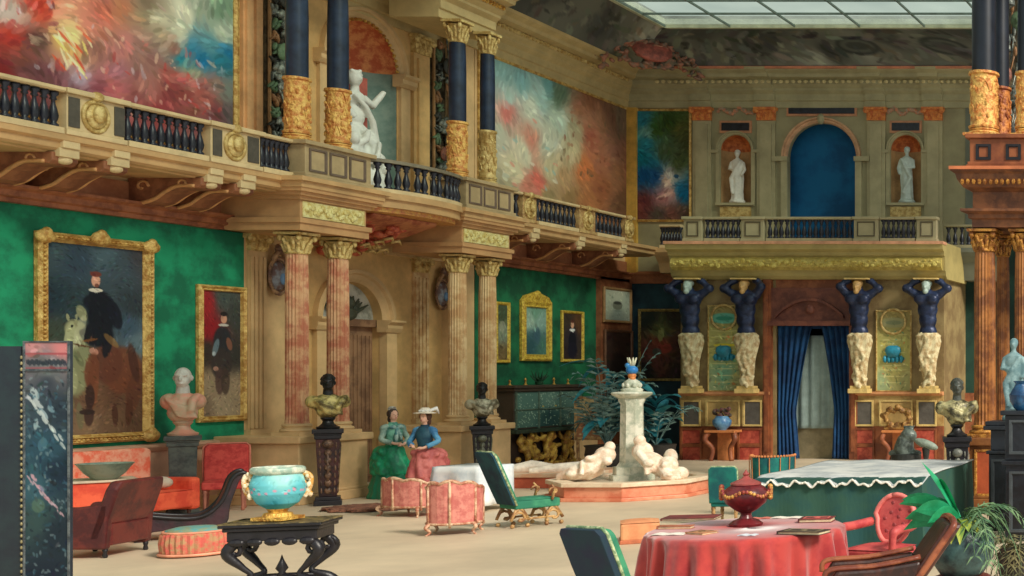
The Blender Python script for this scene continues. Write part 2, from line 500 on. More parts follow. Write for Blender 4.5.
struct('trim_1', archivolt(LW(OB), NC, NR, NS, NS, .2, 0, 0), cream)
m = LW(OB)
for k in range(25):
    a = PI * (k + .5) / 25; m.ell((NC - (NR - .03) * math.cos(a), -.02, NS + (NR - .03) * math.sin(a)), .035, 6, 4)
struct('trim_2', m, gold)
for s in (-1, 1):
    m = LW(OB); a = NC + s * (NR + .14)
    m.box(a - .12, a + .12, -.07, .05, 5.2, NS - .25)
    m.ext_x([(.05, NS - .25), (-.1, NS - .25), (-.16, NS - .18), (-.16, NS - .1), (-.22, NS - .05), (-.22, NS), (.05, NS)], a - .2, a + .2)
    struct('trim_3', m, cream)
m = LW(OB); m.box(NC + .28, NC + .5, .32, .62, 5.9, 7.95)
struct('niche_panel', m, M('pink slab', (206, 112, 100), .7, scale=3, bump=.1))

# ---- pilasters on the left wall
def pilaster(mb, a, b, y, z0, z1, flutes=4, dep=.08):
    mb.box(a, b, y - dep * .6, y + .02, z0, z1)
    w_ = (b - a)
    for k in range(flutes):
        x = a + w_ * (k + .5) / flutes; mb.box(x - w_ / flutes * .32, x + w_ / flutes * .32, y - dep, y, z0 + .12, z1 - .1)
    mb.box(a - .03, b + .03, y - dep - .03, y + .02, z0, z0 + .1)
    return mb
def pcap(mb, a, b, y, z, h=.3, dep=.14):
    w_ = b - a
    mb.box(a - .05, b + .05, y - dep, y, z + h - .07, z + h)
    mb.box(a, b, y - dep * .6, y, z, z + h - .05)
    for k in range(3):
        mb.ell((a + w_ * (k + .5) / 3, y - dep * .6, z + h * .35), (w_ / 7, .06, h * .3), 6, 5)
    for s in (a, b): mb.ell((s, y - dep * .8, z + h * .72), (.08, .06, .07), 8, 6)
    return mb
struct('pilaster', pilaster(LW(), 20.03, 20.36, 0, 1.1, ZG - .28), cream)
struct('pilaster_capital', pcap(LW(), 20.03, 20.36, 0, ZG - .28, .28), gold_y)
struct('pilaster', pilaster(LW(OB), 24.45, 24.85, 0, 1.1, ZG - .28), tan_marble)
struct('pilaster_capital', pcap(LW(OB), 24.45, 24.85, 0, ZG - .28, .3), gold_y)
struct('pilaster', pilaster(LW(), 19.92, 20.28, 0, 5.2, ZE - .02, 2, .1), M('peach pilaster', (222, 170, 118), .7, scale=2, bump=.05))
struct('pilaster', pilaster(LW(OB), 24.42, 24.86, 0, 5.2, ZE - .38, 1, .12), cream_y)
struct('pilaster_capital', pcap(LW(OB), 24.42, 24.86, 0, ZE - .38, .38, .18), gold_y)
# low plinth wall across the bay
struct('wainscot_left', LW(OB).box(20.9, DC - DR - .2, -.1, 0, 0, 1.0), cream)
struct('wainscot_left', LW(OB).box(DC + DR + .2, 25.4, -.1, 0, 0, 1.0), cream)

# ---- lower entablature, beam and balcony slab of the left wall
beam = [(0.05, ZG), (-.12, ZG), (-.12, ZG + .06), (-.18, ZG + .08), (-.18, ZG + .16), (-.26, ZG + .2), (-.26, ZG + .24), (0.05, ZG + .24)]
struct('trim_4', LW().ext_x(beam, 10, 20.0), wood_b)
struct('trim_4', LW().ext_x(beam, 25.6, 31.5), wood_b)
soff = M('soffit wood', (184, 122, 84), .7, scale=2, bump=.1, col2=(156, 96, 64))
struct('soffit_wall', LW().box(10, 20.0, -.04, .1, ZG + .2, ZS + .02), soff)
struct('soffit_wall', LW().box(25.6, 31.4, -.04, .1, ZG + .2, ZS + .02), soff)
bay_ent = [(0.05, ZG), (-.1, ZG), (-.1, ZG + .2), (-.14, ZG + .22), (-.14, ZG + .45), (-.28, ZG + .55), (-.28, ZG + .62), (0.05, ZG + .62)]
struct('trim_5', LW(OB).ext_x(bay_ent, 20.7, 25.6), cream)
# slab
def slab_prof(yf): return [(0.2, ZS + .08), (yf + .12, ZS + .08), (yf + .10, ZS + .10), (yf + .02, ZS + .11), (yf - .02, ZS + .14), (yf - .02, ZS + .22), (yf - .08, ZS + .25), (yf - .08, ZS + .33), (0.2, ZS + .33)]
yr = -(XR - XL)
slab_m = M('balcony slab stone', (200, 160, 110), .65, var=.15, scale=2, bump=.08)
struct('balcony_slab', LW().ext_x(slab_prof(yr), 10, 20.0), slab_m)
struct('balcony_slab', LW().ext_x(slab_prof(yr), 24.6, 30.6), slab_m)
# bowed slab in the bay
def bow(y0, y1, X0, bulge, n=24):
    ym = (y0 + y1) / 2; h = (y1 - y0) / 2; pts = []
    for i in range(n + 1):
        y = y0 + (y1 - y0) * i / n; q = (y - ym) / h
        pts.append((X0 + bulge * math.sqrt(max(0, 1 - q * q)) ** 1.0, y))
    return pts
B0, B1 = 20.95, 23.3
for (k, z0, z1, ex) in ((0, ZS, ZS + .08, -.10), (1, ZS + .08, ZS + .22, .0), (2, ZS + .22, ZS + .33, .06)):
    m = MB(); pts = bow(B0, B1, XF - .15 + ex, .42)
    m.ext_z([(XB, B0)] + pts + [(XB, B1)], z0, z1)
    struct('balcony_slab', m, [M('red gold moulding', (206, 130, 84), .5, scale=12, bump=.5, col2=(226, 176, 96)), slab_m, slab_m][k])

# ---- upper entablature and cornice
def ent_prof(o=0): return [(0.3, ZE), (-.06 - o, ZE), (-.06 - o, ZE + .16), (-.10 - o, ZE + .18), (-.10 - o, ZE + .34), (-.2 - o, ZE + .42), (-.2 - o, ZE + .47), (-.3 - o, ZE + .55), (-.3 - o, ZE + .66),
              (-.5 - o, ZE + .7), (-.52 - o, ZE + .78), (-.66 - o, ZE + .84), (-.7 - o, ZT), (0.3, ZT)]
ent_m = M('cornice stone', (200, 176, 124), .65, var=.14, scale=2, bump=.05)
struct('cornice_left', LW().ext_x(ent_prof(), 10, 19.9), ent_m)
struct('cornice_left', LW(OB).ext_x(ent_prof(), 20.6, 25.6), ent_m)
struct('cornice_left', LW().ext_x(ent_prof(), 25.2, 31.4), ent_m)
struct('cornice_left', LW(0.85).ext_x([(y if y < 0 else .9, z) for y, z in ent_prof()], 19.45, 20.98), ent_m)
struct('cornice_left', LW(0.85).ext_x([(y if y < 0 else .9, z) for y, z in ent_prof()], 23.25, 24.85), ent_m)
def bandrow(mb, x0, x1, z, y, step, r, up=.05):
    k = int((x1 - x0) / step)
    for i in range(k): mb.ell((x0 + (i + .5) * step, y, z), (step * .36, .05, up), 6, 4)
    return mb
gb = LW(); bandrow(gb, 25.3, 31.0, ZE + .61, -.32, .13, .05)
struct('trim_6', gb, gold_y)
gb = LW(.85); bandrow(gb, 23.3, 24.8, ZE + .61, -.32, .1, .05); bandrow(gb, 23.3, 24.8, ZE + .88, -.7, .1, .05, .07)
struct('trim_6', gb, gold)

# ---- back wall
bx = lambda px, Y=YB: XY(px, Y)
# lower back wall sides
struct('wall_back', MB().box(XL, bx(681, YP), YB, YB + .3, 0, 4.7), navy_w)
struct('wall_back', MB().box(bx(944, YP), -3.0, YB, YB + .3, 0, 4.9), dkgreen_w)
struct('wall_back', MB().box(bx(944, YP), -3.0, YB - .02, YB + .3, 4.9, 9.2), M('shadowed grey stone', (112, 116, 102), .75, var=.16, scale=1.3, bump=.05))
struct('wainscot_back', MB().box(bx(944, YP), -3.0, YB - .06, YB, 0, 1.6), wood_b)
# projecting centre, lower storey, with the doorway
PX0, PX1 = bx(681, YP), bx(944, YP)
dx0, dx1, dz = bx(776, YP), bx(849, YP), ZY(323, YP)
pm = M('olive panelling', (156, 136, 92), .7, scale=1.6, bump=.08, col2=(128, 106, 70))
struct('wall_back', MB().box(PX0, dx0, YP, YB, 0, 4.7), pm)
struct('wall_back', MB().box(dx1, PX1, YP, YB, 0, 4.7), pm)
struct('wall_back', MB().box(dx0, dx1, YP, YB, dz, 4.7), wood_b)
# dark room beyond the doorway
struct('wall_passage', MB().box(dx0 - .6, dx1 + .6, YB + 1.6, YB + 1.8, 0, 4.6), M('passage wall', (60, 86, 104), .8, scale=1))
for x in (dx0 - .6, dx1 + .4): struct('wall_passage', MB().box(x, x + .2, YB + .0, YB + 1.8, 0, 4.6), MATS['passage wall'])
struct('ceiling_passage', MB().box(dx0 - .6, dx1 + .6, YB, YB + 1.8, 4.4, 4.6), MATS['passage wall'])
# upper back wall with arch and two niches
AC, AR, AS = bx(822), .89, ZY(157, YB)
nzL, nzR, nr = bx(736), bx(906), .39
NZ0, NSP = ZY(203, YB), ZY(150, YB)
m = MB()
m.box(XL, nzL - 1.0, YB, YB + .3, 4.7, 9.2)
m.box(nzL - 1.0, nzR + 1.2, YB, YB + .6, 4.7, NZ0) if False else None
arch_wall(m, bx(775), bx(868), 4.7, 9.2, AC, AR, AS, YB, YB + .14)
for c_ in (nzL, nzR):
    x0, x1 = (nzL - 1.0, bx(775)) if c_ == nzL else (bx(868), PX1 + .02)
    m.box(x0, x1, YB, YB + .5, 4.7, NZ0); arch_wall(m, x0, x1, NZ0, 9.2, c_, nr, NSP, YB, YB + .5)
struct('wall_back', m, stone_g)
# the blue recess behind the arch
m = MB(); m.box(AC - 1.15, AC + 1.15, YB + .5, YB + .6, 4.7, 9.2); m.box(AC - 1.2, AC - 1.1, YB + .14, YB + .6, 4.7, 9.2); m.box(AC + 1.1, AC + 1.2, YB + .14, YB + .6, 4.7, 9.2); m.box(AC - 1.2, AC + 1.2, YB + .14, YB + .6, 9.1, 9.2)
struct('alcove_wall', m, M('deep blue wall', (16, 104, 156), .85, scale=.8, bump=.05, col2=(10, 80, 128)))
struct('trim_7', archivolt(MB().at(0, YB, 0), AC, AR, AS, AS, .14, 0, 0), M('pinkish archivolt', (206, 160, 124), .65, scale=4, bump=.1))
for s in (-1, 1):
    m = MB().at(0, YB, 0); a = AC + s * (AR + .08); m.box(a - .08, a + .08, -.07, .02, 5.2, AS - .1)
    m.box(a - .3 if s < 0 else a - .1, a + .1 if s < 0 else a + .3, -.12, .02, AS - .12, AS)
    struct('trim_8', m, stone_gl)
# back niches
for k, c_ in enumerate((nzL, nzR)):
    m = MB().at(0, YB, 0); nn = 12; vs = []; rows = []
    for z in (NZ0, NSP): rows.append([(c_ - nr * math.cos(PI * i / nn), .35 * math.sin(PI * i / nn), z) for i in range(nn + 1)])
    for j in range(1, 7):
        e = PI / 2 * j / 6; rows.append([(c_ - nr * math.cos(e) * math.cos(PI * i / nn), .35 * math.cos(e) * math.sin(PI * i / nn), NSP + nr * math.sin(e)) for i in range(nn + 1)])
    for rw in rows: vs += rw
    q = lambda j0, j1: [(j * (nn + 1) + i, j * (nn + 1) + i + 1, (j + 1) * (nn + 1) + i + 1, (j + 1) * (nn + 1) + i) for j in range(j0, j1) for i in range(nn)]
    m.add(vs, q(0, 1)); m.box(c_ - nr, c_ + nr, 0, .36, NZ0 - .02, NZ0)
    struct('niche_wall', m, M('tan niche', (186, 146, 100), .7, scale=3), smooth=False)
    m2 = MB().at(0, YB, 0); m2.add(vs, q(1, 7)); struct('niche_shell', m2, M('orange niche shell', (206, 118, 62), .6, scale=8, bump=.6, col2=(166, 80, 40)))
    struct('trim_9', archivolt(MB().at(0, YB, 0), c_, nr, NSP, NSP, .1, 0, 0), stone_gl)
    m = MB().at(0, YB, 0)
    for s in (-1, 1): m.box(c_ + s * (nr + .2) - .16, c_ + s * (nr + .2) + .16, -.08, .02, NSP - .08, NSP + .0); m.box(c_ + s * (nr + .07) - .05, c_ + s * (nr + .07) + .05, -.04, .02, NZ0, NSP)
    m.box(c_ - .5, c_ + .5, -.1, .02, NZ0 - .07, NZ0)
    struct('trim_10', m, stone_gl)
    struct('trim_11', MB().box(c_ - .4, c_ + .4, YB - .05, YB, NZ0 - .38, NZ0 - .1), gold_y)
    z = ZY(127, YB); struct('trim_12', MB().box(c_ - .42, c_ + .42, YB - .03, YB, z - .16, z + .16), M('pinkish border', (200, 140, 104), .6, scale=4))
    struct('trim_13', MB().box(c_ - .36, c_ + .36, YB - .05, YB, z - .1, z + .1), black_m)
    # garland frieze over the niche
    m = MB().at(0, YB, 0); rs = random.Random(k + 7); z = ZY(111, YB)
    for i in range(18):
        xx = c_ - .45 + i * .053; m.ell((xx, -.03, z + .06 * math.sin(i * .7) + rs.uniform(-.04, .04)), (.05, .05, rs.uniform(.04, .07)), 6, 5)
    struct('trim_14', m, M('coral relief', (214, 142, 106), .6, scale=12, bump=.4, col2=(170, 150, 130)))
# long plaque over the arch
z = ZY(109, YB)
struct('trim_15', MB().box(AC - .92, AC + .92, YB - .03, YB, z - .19, z + .19), MATS['pinkish border'])
struct('trim_16', MB().box(AC - .86, AC + .86, YB - .05, YB, z - .13, z + .13), black_m)
struct('trim_17', MB().at(0, YB, 0).ell((AC, -.08, AS + AR + .09), (.1, .08, .14), 8, 6), stone_gl)
for c_ in (703, 767, 877, 934):       # pilasters with orange capitals
    a, b_ = bx(c_ - 9), bx(c_ + 9); z = ZY(121, YB)
    struct('pilaster', pilaster(MB().at(0, YB, 0), a, b_, 0, 5.2, z, 1, .1), stone_gl)
    struct('pilaster_capital', pcap(MB().at(0, YB, 0), a, b_, 0, z, ZE - z, .18), M('orange capital', (232, 150, 78), .6, scale=12, bump=.6, col2=(206, 110, 60)))
# cornice of the back wall
bp_ = ent_prof()
struct('cornice_back', MB().at(0, YB, 0).ext_x(bp_, XL, -3), M('back cornice stone', (170, 162, 126), .65, var=.14, scale=2, bump=.05))
struct('trim_18', bandrow(MB().at(0, YB, 0), XL + .9, -3.2, ZE + .61, -.375, .16, .04), M('pale dentil stone', (206, 190, 140), .6, scale=4))
struct('trim_19', MB().at(0, YB, 0).box(XL + .6, -3, -.74, -.6, ZT - .035, ZT + .02), M('salmon fillet', (214, 136, 104), .6, scale=3))
for c_ in (703, 767, 877, 934):
    a, b_ = bx(c_ - 10), bx(c_ + 10)
    struct('trim_20', MB().at(0, YB, 0).ext_x(ent_prof(.07), a, b_), MATS['back cornice stone'])
# yellow strip at the corner
struct('trim_21', MB().box(XL, XL + .28, YB - .1, YB + .1, 4.7, ZE), M('yellow corner strip', (214, 166, 76), .6, scale=3))

# ---- cove and skylight
SX0, SX1, SY0, SY1 = -15.37, -5.8, 11.0, 29.04
cove_m = M('painted cove', (128, 126, 112), .85, scale=.9, bump=.05, col2=(62, 64, 62), detail=9)
def cove(pts0, pts1, n=8):
    """curved strip between the cornice line and the skylight kerb"""
    m = MB(); vs = []; fs = []
    for i in range(n + 1):
        t = i / n; hx = 1 - math.cos(PI / 2 * t) ; hz = math.sin(PI / 2 * t)
        for k in range(2):
            a, b_ = pts0[k], pts1[k]
            u = 0.35 * hx + .65 * t
            vs.append((a[0] + (b_[0] - a[0]) * u, a[1] + (b_[1] - a[1]) * u, ZT + (ZK + .02 - ZT) * (.6 * hz + .4 * t)))
    for i in range(n): fs.append((2*i, 2*i+1, 2*i+3, 2*i+2))
    return m.add(vs, fs)
def cove_art(P0, P1, Q0, Q1, W, seed):
    rs = random.Random(seed); dk, md, lt = (70, 72, 70), (106, 108, 100), (150, 154, 144)
    pts = [((i + .5) / 26, rs.uniform(.1, .9), rs.choice([dk, dk, md, md, lt])) for i in range(26)]
    st = []
    for i in range(int(W * 9)):
        u = rs.random(); st.append((u, rs.uniform(.15, .85), rs.uniform(.04, .12), rs.uniform(.02, .05), rs.uniform(0, 180), rs.choice([(40, 42, 42), (136, 138, 122), (110, 100, 84), (84, 88, 84)]), .55))
    for u in ((.43, .61) if seed == 6 else (.7,)): st += [(u, .5, .34, .24, 0, (50, 54, 54), .85), (u, .5, .27, .17, 0, (92, 96, 90), .85), (u, .5, .18, .1, 0, (62, 66, 64), .8)]
    img = art(300, 36, W, 1.7, pts, st, seed, 500, .12, .14, .1)
    def f(co, U, V):
        out = []
        for u, v in zip(U, V):
            t = 1 - v; hx = 1 - math.cos(PI / 2 * t); hz = math.sin(PI / 2 * t); q = .35 * hx + .65 * t
            a = (P0[0] + (P1[0] - P0[0]) * u, P0[1] + (P1[1] - P0[1]) * u); b_ = (Q0[0] + (Q1[0] - Q0[0]) * u, Q0[1] + (Q1[1] - Q0[1]) * u)
            out.append((a[0] + (b_[0] - a[0]) * q, a[1] + (b_[1] - a[1]) * q, ZT + (ZK + .02 - ZT) * (.6 * hz + .4 * t)))
        return np.array(out)
    o = canvas('ceiling', None, 0, 1, 0, 1, 0, img, bulge=f); o['kind'] = 'structure'; return o
cove_art((XL + .68, 10), (XL + .68, YB - .68), (SX0, 10), (SX0, SY1), 20, 5)
cove_art((XL + .68, YB - .68), (-3.0, YB - .68), (SX0, SY1), (SX1, SY1), 12, 6)
struct('ceiling', MB().box(XL - .3, SX0 - .1, 10, YB + .3, ZK + .12, ZK + .3), cove_m)
struct('ceiling', MB().box(SX0 - .1, -2.6, SY1 + .1, YB + .3, ZK + .12, ZK + .3), cove_m)
struct('ceiling', MB().box(SX1, -2.6, 10, SY1 + .1, ZK + .04, ZK + .3), cove_m)
kerb = M('skylight kerb', (176, 178, 150), .6, scale=3)
m = MB(); m.box(SX0 - .1, SX0, SY0, SY1 + .1, ZK - .02, ZK + .2); m.box(SX0 - .1, SX1, SY1, SY1 + .1, ZK - .02, ZK + .2); m.box(SX1 - .02, SX1 + .1, SY0, SY1 + .1, ZK - .02, ZK + .2)
struct('window_1', m, kerb)
m = MB(); stp = 1.57; k = 0; x = SX0 + .0
while x < SX1 + .1:
    m.box(x - .016, x + .016, SY0, SY1, ZK + .0, ZK + .05); x += stp
y = SY1 - 1.0
while y > SY0:
    m.box(SX0, SX1, y - .012, y + .012, ZK + .0, ZK + .05); y -= 1.0
y = SY1
struct('window_frame', m, M('skylight bars', (96, 110, 102), .6, scale=3))
gm = bpy.data.materials.new('skylight glass'); gm.use_nodes = True
nt = gm.node_tree; nt.nodes.clear()
o_ = nt.nodes.new('ShaderNodeOutputMaterial'); tr = nt.nodes.new('ShaderNodeBsdfTransparent'); gl = nt.nodes.new('ShaderNodeBsdfTranslucent'); mx = nt.nodes.new('ShaderNodeMixShader')
tr.inputs[0].default_value = (.70, .76, .73, 1); gl.inputs[0].default_value = (.8, .85, .8, 1)
nz = nt.nodes.new('ShaderNodeTexNoise'); nz.inputs['Scale'].default_value = .8; nz.inputs['Detail'].default_value = 6
tc_ = nt.nodes.new('ShaderNodeTexCoord'); nt.links.new(tc_.outputs['Object'], nz.inputs['Vector'])
mr = nt.nodes.new('ShaderNodeMapRange'); mr.inputs['To Min'].default_value = .0; mr.inputs['To Max'].default_value = .35
nt.links.new(nz.outputs['Fac'], mr.inputs['Value']); nt.links.new(mr.outputs['Result'], mx.inputs['Fac'])
nt.links.new(tr.outputs[0], mx.inputs[1]); nt.links.new(gl.outputs[0], mx.inputs[2]); nt.links.new(mx.outputs[0], o_.inputs['Surface'])
m = MB(); m.box(SX0, SX1, SY0, SY1, ZK + .06, ZK + .07)
struct('window_pane', m, gm)

# ------------------------------------------------------------ columns
def capital(mb, r, z, h, ab=1.5):
    """leafy capital: bell, two rings of leaves, volutes, abacus"""
    mb.lathe([(r * 1.02, z), (r * 1.0, z + h * .15), (r * 1.05, z + h * .5), (r * 1.3, z + h * .8)], 16)
    mb.ringtube(r * 1.04, r * .1, z, 20, 6)
    for ring, (zz, hh, k0) in enumerate(((z + .04 * h, h * .42, 0), (z + .2 * h, h * .5, .5))):
        for k in range(8):
            a = 2 * PI * (k + k0) / 8; c_, s_ = math.cos(a), math.sin(a)
            p = [((r * 1.02) * c_, (r * 1.02) * s_, zz), (r * 1.16 * c_, r * 1.16 * s_, zz + hh * .6), (r * 1.42 * c_, r * 1.42 * s_, zz + hh), (r * 1.5 * c_, r * 1.5 * s_, zz + hh * .82)]
            mb.tube(p, [r * .2, r * .22, r * .15, r * .06], 6)
    for k in range(4):
        a = PI / 4 + PI / 2 * k; c_, s_ = math.cos(a), math.sin(a)
        mb.ell((r * 1.55 * c_, r * 1.55 * s_, z + h * .74), (r * .3, r * .3, h * .16), 8, 6)
    q = r * ab
    mb.box(-q, q, -q, q, z + h * .88, z + h)
    return mb
def base_rings(mb, r, z, h):
    mb.box(-r * 1.5, r * 1.5, -r * 1.5, r * 1.5, z, z + h * .3)
    mb.lathe([(r * 1.4, z + h * .3), (r * 1.48, z + h * .42), (r * 1.4, z + h * .55), (r * 1.2, z + h * .6), (r * 1.18, z + h * .7), (r * 1.3, z + h * .8), (r * 1.25, z + h * .93), (r * 1.05, z + h)], 24)
    return mb
PAT = {}
def relief_drum(mb, r, z0, z1, seed=1):
    """embossed drum: foliage scrolls and little figures around the cylinder"""
    mb.lathe([(r * 1.12, z0), (r * 1.16, z0 + .03), (r, z0 + .06), (r * 1.02, (z0 + z1) / 2), (r, z1 - .06), (r * 1.16, z1 - .04), (r * 1.12, z1)], 24)
    rs = random.Random(seed)
    for k in range(64):
        a = rs.uniform(0, 2 * PI); z = rs.uniform(z0 + .1, z1 - .1); q = rs.uniform(.014, .03)
        mb.ell((r * math.cos(a), r * math.sin(a), z), (q, q, q * rs.uniform(1, 2.2)), 6, 5)
    for k in range(10):
        a = rs.uniform(0, 2 * PI); z = rs.uniform(z0 + .15, z1 - .15); pts = []
        for i in range(6):
            pts.append((r * 1.03 * math.cos(a + .16 * i), r * 1.03 * math.sin(a + .16 * i), z + .09 * math.sin(i * 1.4)))
        mb.tube(pts, .011, 5)
    return mb
def lower_column(label, x, y, z0, z1, r, ms, mc, group=None):
    t = thing('fluted_column', label, 'column', (x, y, 0), 0, group)
    smooth_by_angle(put('base', base_rings(MB(), r, z0, .2), mc[0], t))
    m = MB(); m.lathe([(r * 1.06, z0 + .2), (r, z0 + .26), (r * .99, z1 - .9), (r * .92, z1 - .34)], 40, flute=.09); put('shaft', m, ms, t)
    smooth_by_angle(put('capital', capital(MB(), r * .92, z1 - .34, .34), mc[1], t), 50)
    return t
def upper_column(label, x, y, z0, zd, z1, r, mg, group=None, seed=1):
    t = thing('tall_column', label, 'column', (x, y, 0), 0, group)
    smooth_by_angle(put('base', base_rings(MB(), r * .95, z0, .14), mg, t))
    smooth_by_angle(put('relief_drum', relief_drum(MB(), r * 1.12, z0 + .14, zd, seed), mg, t), 50)
    m = MB(); m.lathe([(r, zd), (r, zd + 1), (r * .92, z1 - .4)], 28); smooth_by_angle(put('shaft', m, navy_col if seed < 5 else M('near black marble', (24, 32, 44), .4, var=.3, scale=3, bump=0), t))
    smooth_by_angle(put('capital', capital(MB(), r * .92, z1 - .42, .42), gold_y if seed > 2 else gold_o, t), 50)
    return t
ys = [YX(297, XC), YX(338, XC), YX(457.5, XC), YX(487.5, XC)]
lower_column('red veined fluted column left of the curly headed bust in gold drapery', XC, ys[0], 1.12, ZG - .02, .155, red_marble, (cream, gold_y))
lower_column('red veined fluted column right of the curly headed bust, before the arched door', XC, ys[1], 1.12, ZG - .02, .155, red_marble, (cream, gold_y))
lower_column('tan fluted column right of the two ladies, left of its pair', XC, ys[2], 1.12, ZG - .02, .155, tan_marble, (cream, gold_y))
lower_column('tan fluted column beside the green wall with the gilt mirror', XC, ys[3], 1.12, ZG - .02, .155, tan_marble, (cream, gold_y))
lu = ['blue black balcony column with gilt drum, leftmost, beside the weapon trophy', 'blue black balcony column with gilt drum in front of the marble group niche', 'blue black column with gilt capital at the right end of the bowed balcony', 'slim blue black column in front of the pale sky mural']
for i in range(4): upper_column(lu[i], XC, ys[i], ZU, ZY((78, 90, 122, 131)[i], ys[i]), ZE, (.15, .15, .145, .13)[i], (gold_o, gold_o, gold_o, gold_y)[i], None, i + 1)

def panelled_block(mb, x0, x1, y0, y1, z0, z1, base=.12, cap=.1):
    mb.box(x0, x1, y0, y1, z0 + base, z1 - cap)
    mb.box(x0 - .05, x1 + .05, y0 - .05, y1 + .05, z0, z0 + base)
    mb.box(x0 - .03, x1 + .03, y0 - .03, y1 + .03, z0 + base, z0 + base + .05)
    mb.box(x0 - .06, x1 + .06, y0 - .06, y1 + .06, z1 - cap, z1)
    return mb
# pedestals under the lower pairs, lower entablature blocks, upper pedestals
for i, (a, b_) in enumerate(((0, 1), (2, 3))):
    y0, y1 = ys[a] - .3, ys[b_] + .3
    m = MB(); panelled_block(m, XL + .0, XF - .02, y0, y1, 0, 1.12, .16, .12)
    t = put('column_plinth', m, cream, bevel=.015); tag(t, ('cream stone plinth under the red veined columns', 'cream stone plinth under the tan columns by the green wall')[i], 'plinth')
    m = MB(); y0, y1 = ys[a] - .3, ys[b_] + .3
    m.box(XL, XF, y0, y1, ZG, ZG + .2); m.box(XL, XF + .03, y0 - .03, y1 + .03, ZG + .12, ZG + .2)
    m.box(XL, XF - .03, y0 + .03, y1 - .03, ZG + .2, ZG + .56)
    for (e, zz0, zz1) in ((.02, .50, .56), (.08, .56, .62), (.14, .62, .68)): m.box(XL, XF + e, y0 - e, y1 + e, ZG + zz0, ZG + zz1)
    t = struct('entablature_block', m, M('entablature stone', (196, 150, 102), .65, var=.14, scale=2, bump=.05))
    m = MB(); m.box(XF - .03, XF - .015, y0 + .08, y1 - .08, ZG + .22, ZG + .48)
    for k in range(22):
        m.ell((XF - .01, y0 + .16 + k * (y1 - y0 - .3) / 22, ZG + .35 + .06 * math.sin(k * 1.3)), (.03, .05, .045), 6, 5)
    struct('trim_22', m, M('pale carved frieze', (232, 222, 160), .6, scale=12, bump=.5, col2=(206, 184, 110)))
    # balcony slab of the block and pedestal
    m = MB(); 
    for (e, zz0, zz1) in ((.16, ZG + .68, ZS + .26), (.22, ZS + .26, ZS + .33)): m.box(XL, XF + e, y0 - e, y1 + e, zz0, zz1)
    struct('balcony_slab', m, slab_m)
    m = MB(); panelled_block(m, XC - .28, XF + .06, y0 + .03, y1 - .03, ZS + .33, ZU, .05, .07)
    ped = tag(put('column_pedestal', m, M('grey brown rail stone', (182, 158, 118), .65, var=.15, scale=3), bevel=.01), ('pale panelled pedestal carrying the leftmost pair of balcony columns', 'pale panelled pedestal carrying the right pair of balcony columns')[i], 'pedestal')
    for k in range(3):
        yy0 = y0 + .1 + k * (y1 - y0 - .2) / 3; yy1 = yy0 + (y1 - y0 - .2) / 3 - .06
        m = MB(); m.m = Matrix.Translation((XF + .06, 0, 0)) @ Matrix.Rotation(R(90), 4, 'Z')
        frame_mb(yy0, yy1, ZS + .45, ZU - .12, [(0, 0), (0, .02), (.03, .02), (.04, .0)], m)
        p = put('panel', m, M('panel border', (110, 92, 78), .6, scale=4), ped)

# ------------------------------------------------------------ balustrades
def baluster_mb(h, r=.05):
    return MB().lathe([(r * 1.1, 0), (r * 1.1, h * .08), (r * .6, h * .12), (r * .95, h * .22), (r * 1.1, h * .33), (r * .8, h * .5), (r * .45, h * .66), (r * .42, h * .74), (r * .8, h * .78), (r * .55, h * .84), (r * 1.1, h * .92), (r * 1.1, h)], 10)
BH = .40
bal_me = {}
def baluster(parent, x, y, z, mat, key, h=BH, r=.05):
    if key not in bal_me:
        o = put('baluster', baluster_mb(h, r), mat, parent, smooth=True); bal_me[key] = o.data
    else:
        o = bpy.data.objects.new('baluster', bal_me[key]); C.objects.link(o); o.parent = parent
    o.location = (x, y, z); return o
def balustrade(label, P0, P1, n, key, mat=black_m, rail=rail_m, z0=ZS + .33, h=None, wd=.09, r=.05, group=None):
    """straight run between two points; children: rail, base_rail, balusters"""
    h = h or (ZU - z0)
    P0 = Vector((P0[0], P0[1], 0)); P1 = Vector((P1[0], P1[1], 0)); d = (P1 - P0).normalized(); P0 = P0 + d * .028; P1 = P1 - d * .028; d = P1 - P0; L_ = d.length; ang = math.atan2(d.y, d.x)
    t = thing('balustrade', label, 'balustrade', (P0.x, P0.y, z0), ang, group)
    rp = [(-wd, h - .07), (-wd - .02, h - .05), (-wd - .02, h - .01), (-wd * .6, h), (wd * .6, h), (wd + .02, h - .01), (wd + .02, h - .05), (wd, h - .07)]
    put('handrail', MB().ext_x(rp, 0, L_), rail, t)
    put('base_rail', MB().box(0, L_, -wd, wd, 0, .08), rail, t)
    bh = h - .15
    for k in range(n): baluster(t, L_ * (k + .5) / n, 0, .08, mat, key, bh, r)
    return t
def rail_y(px, X=XR): return YX(px, X)
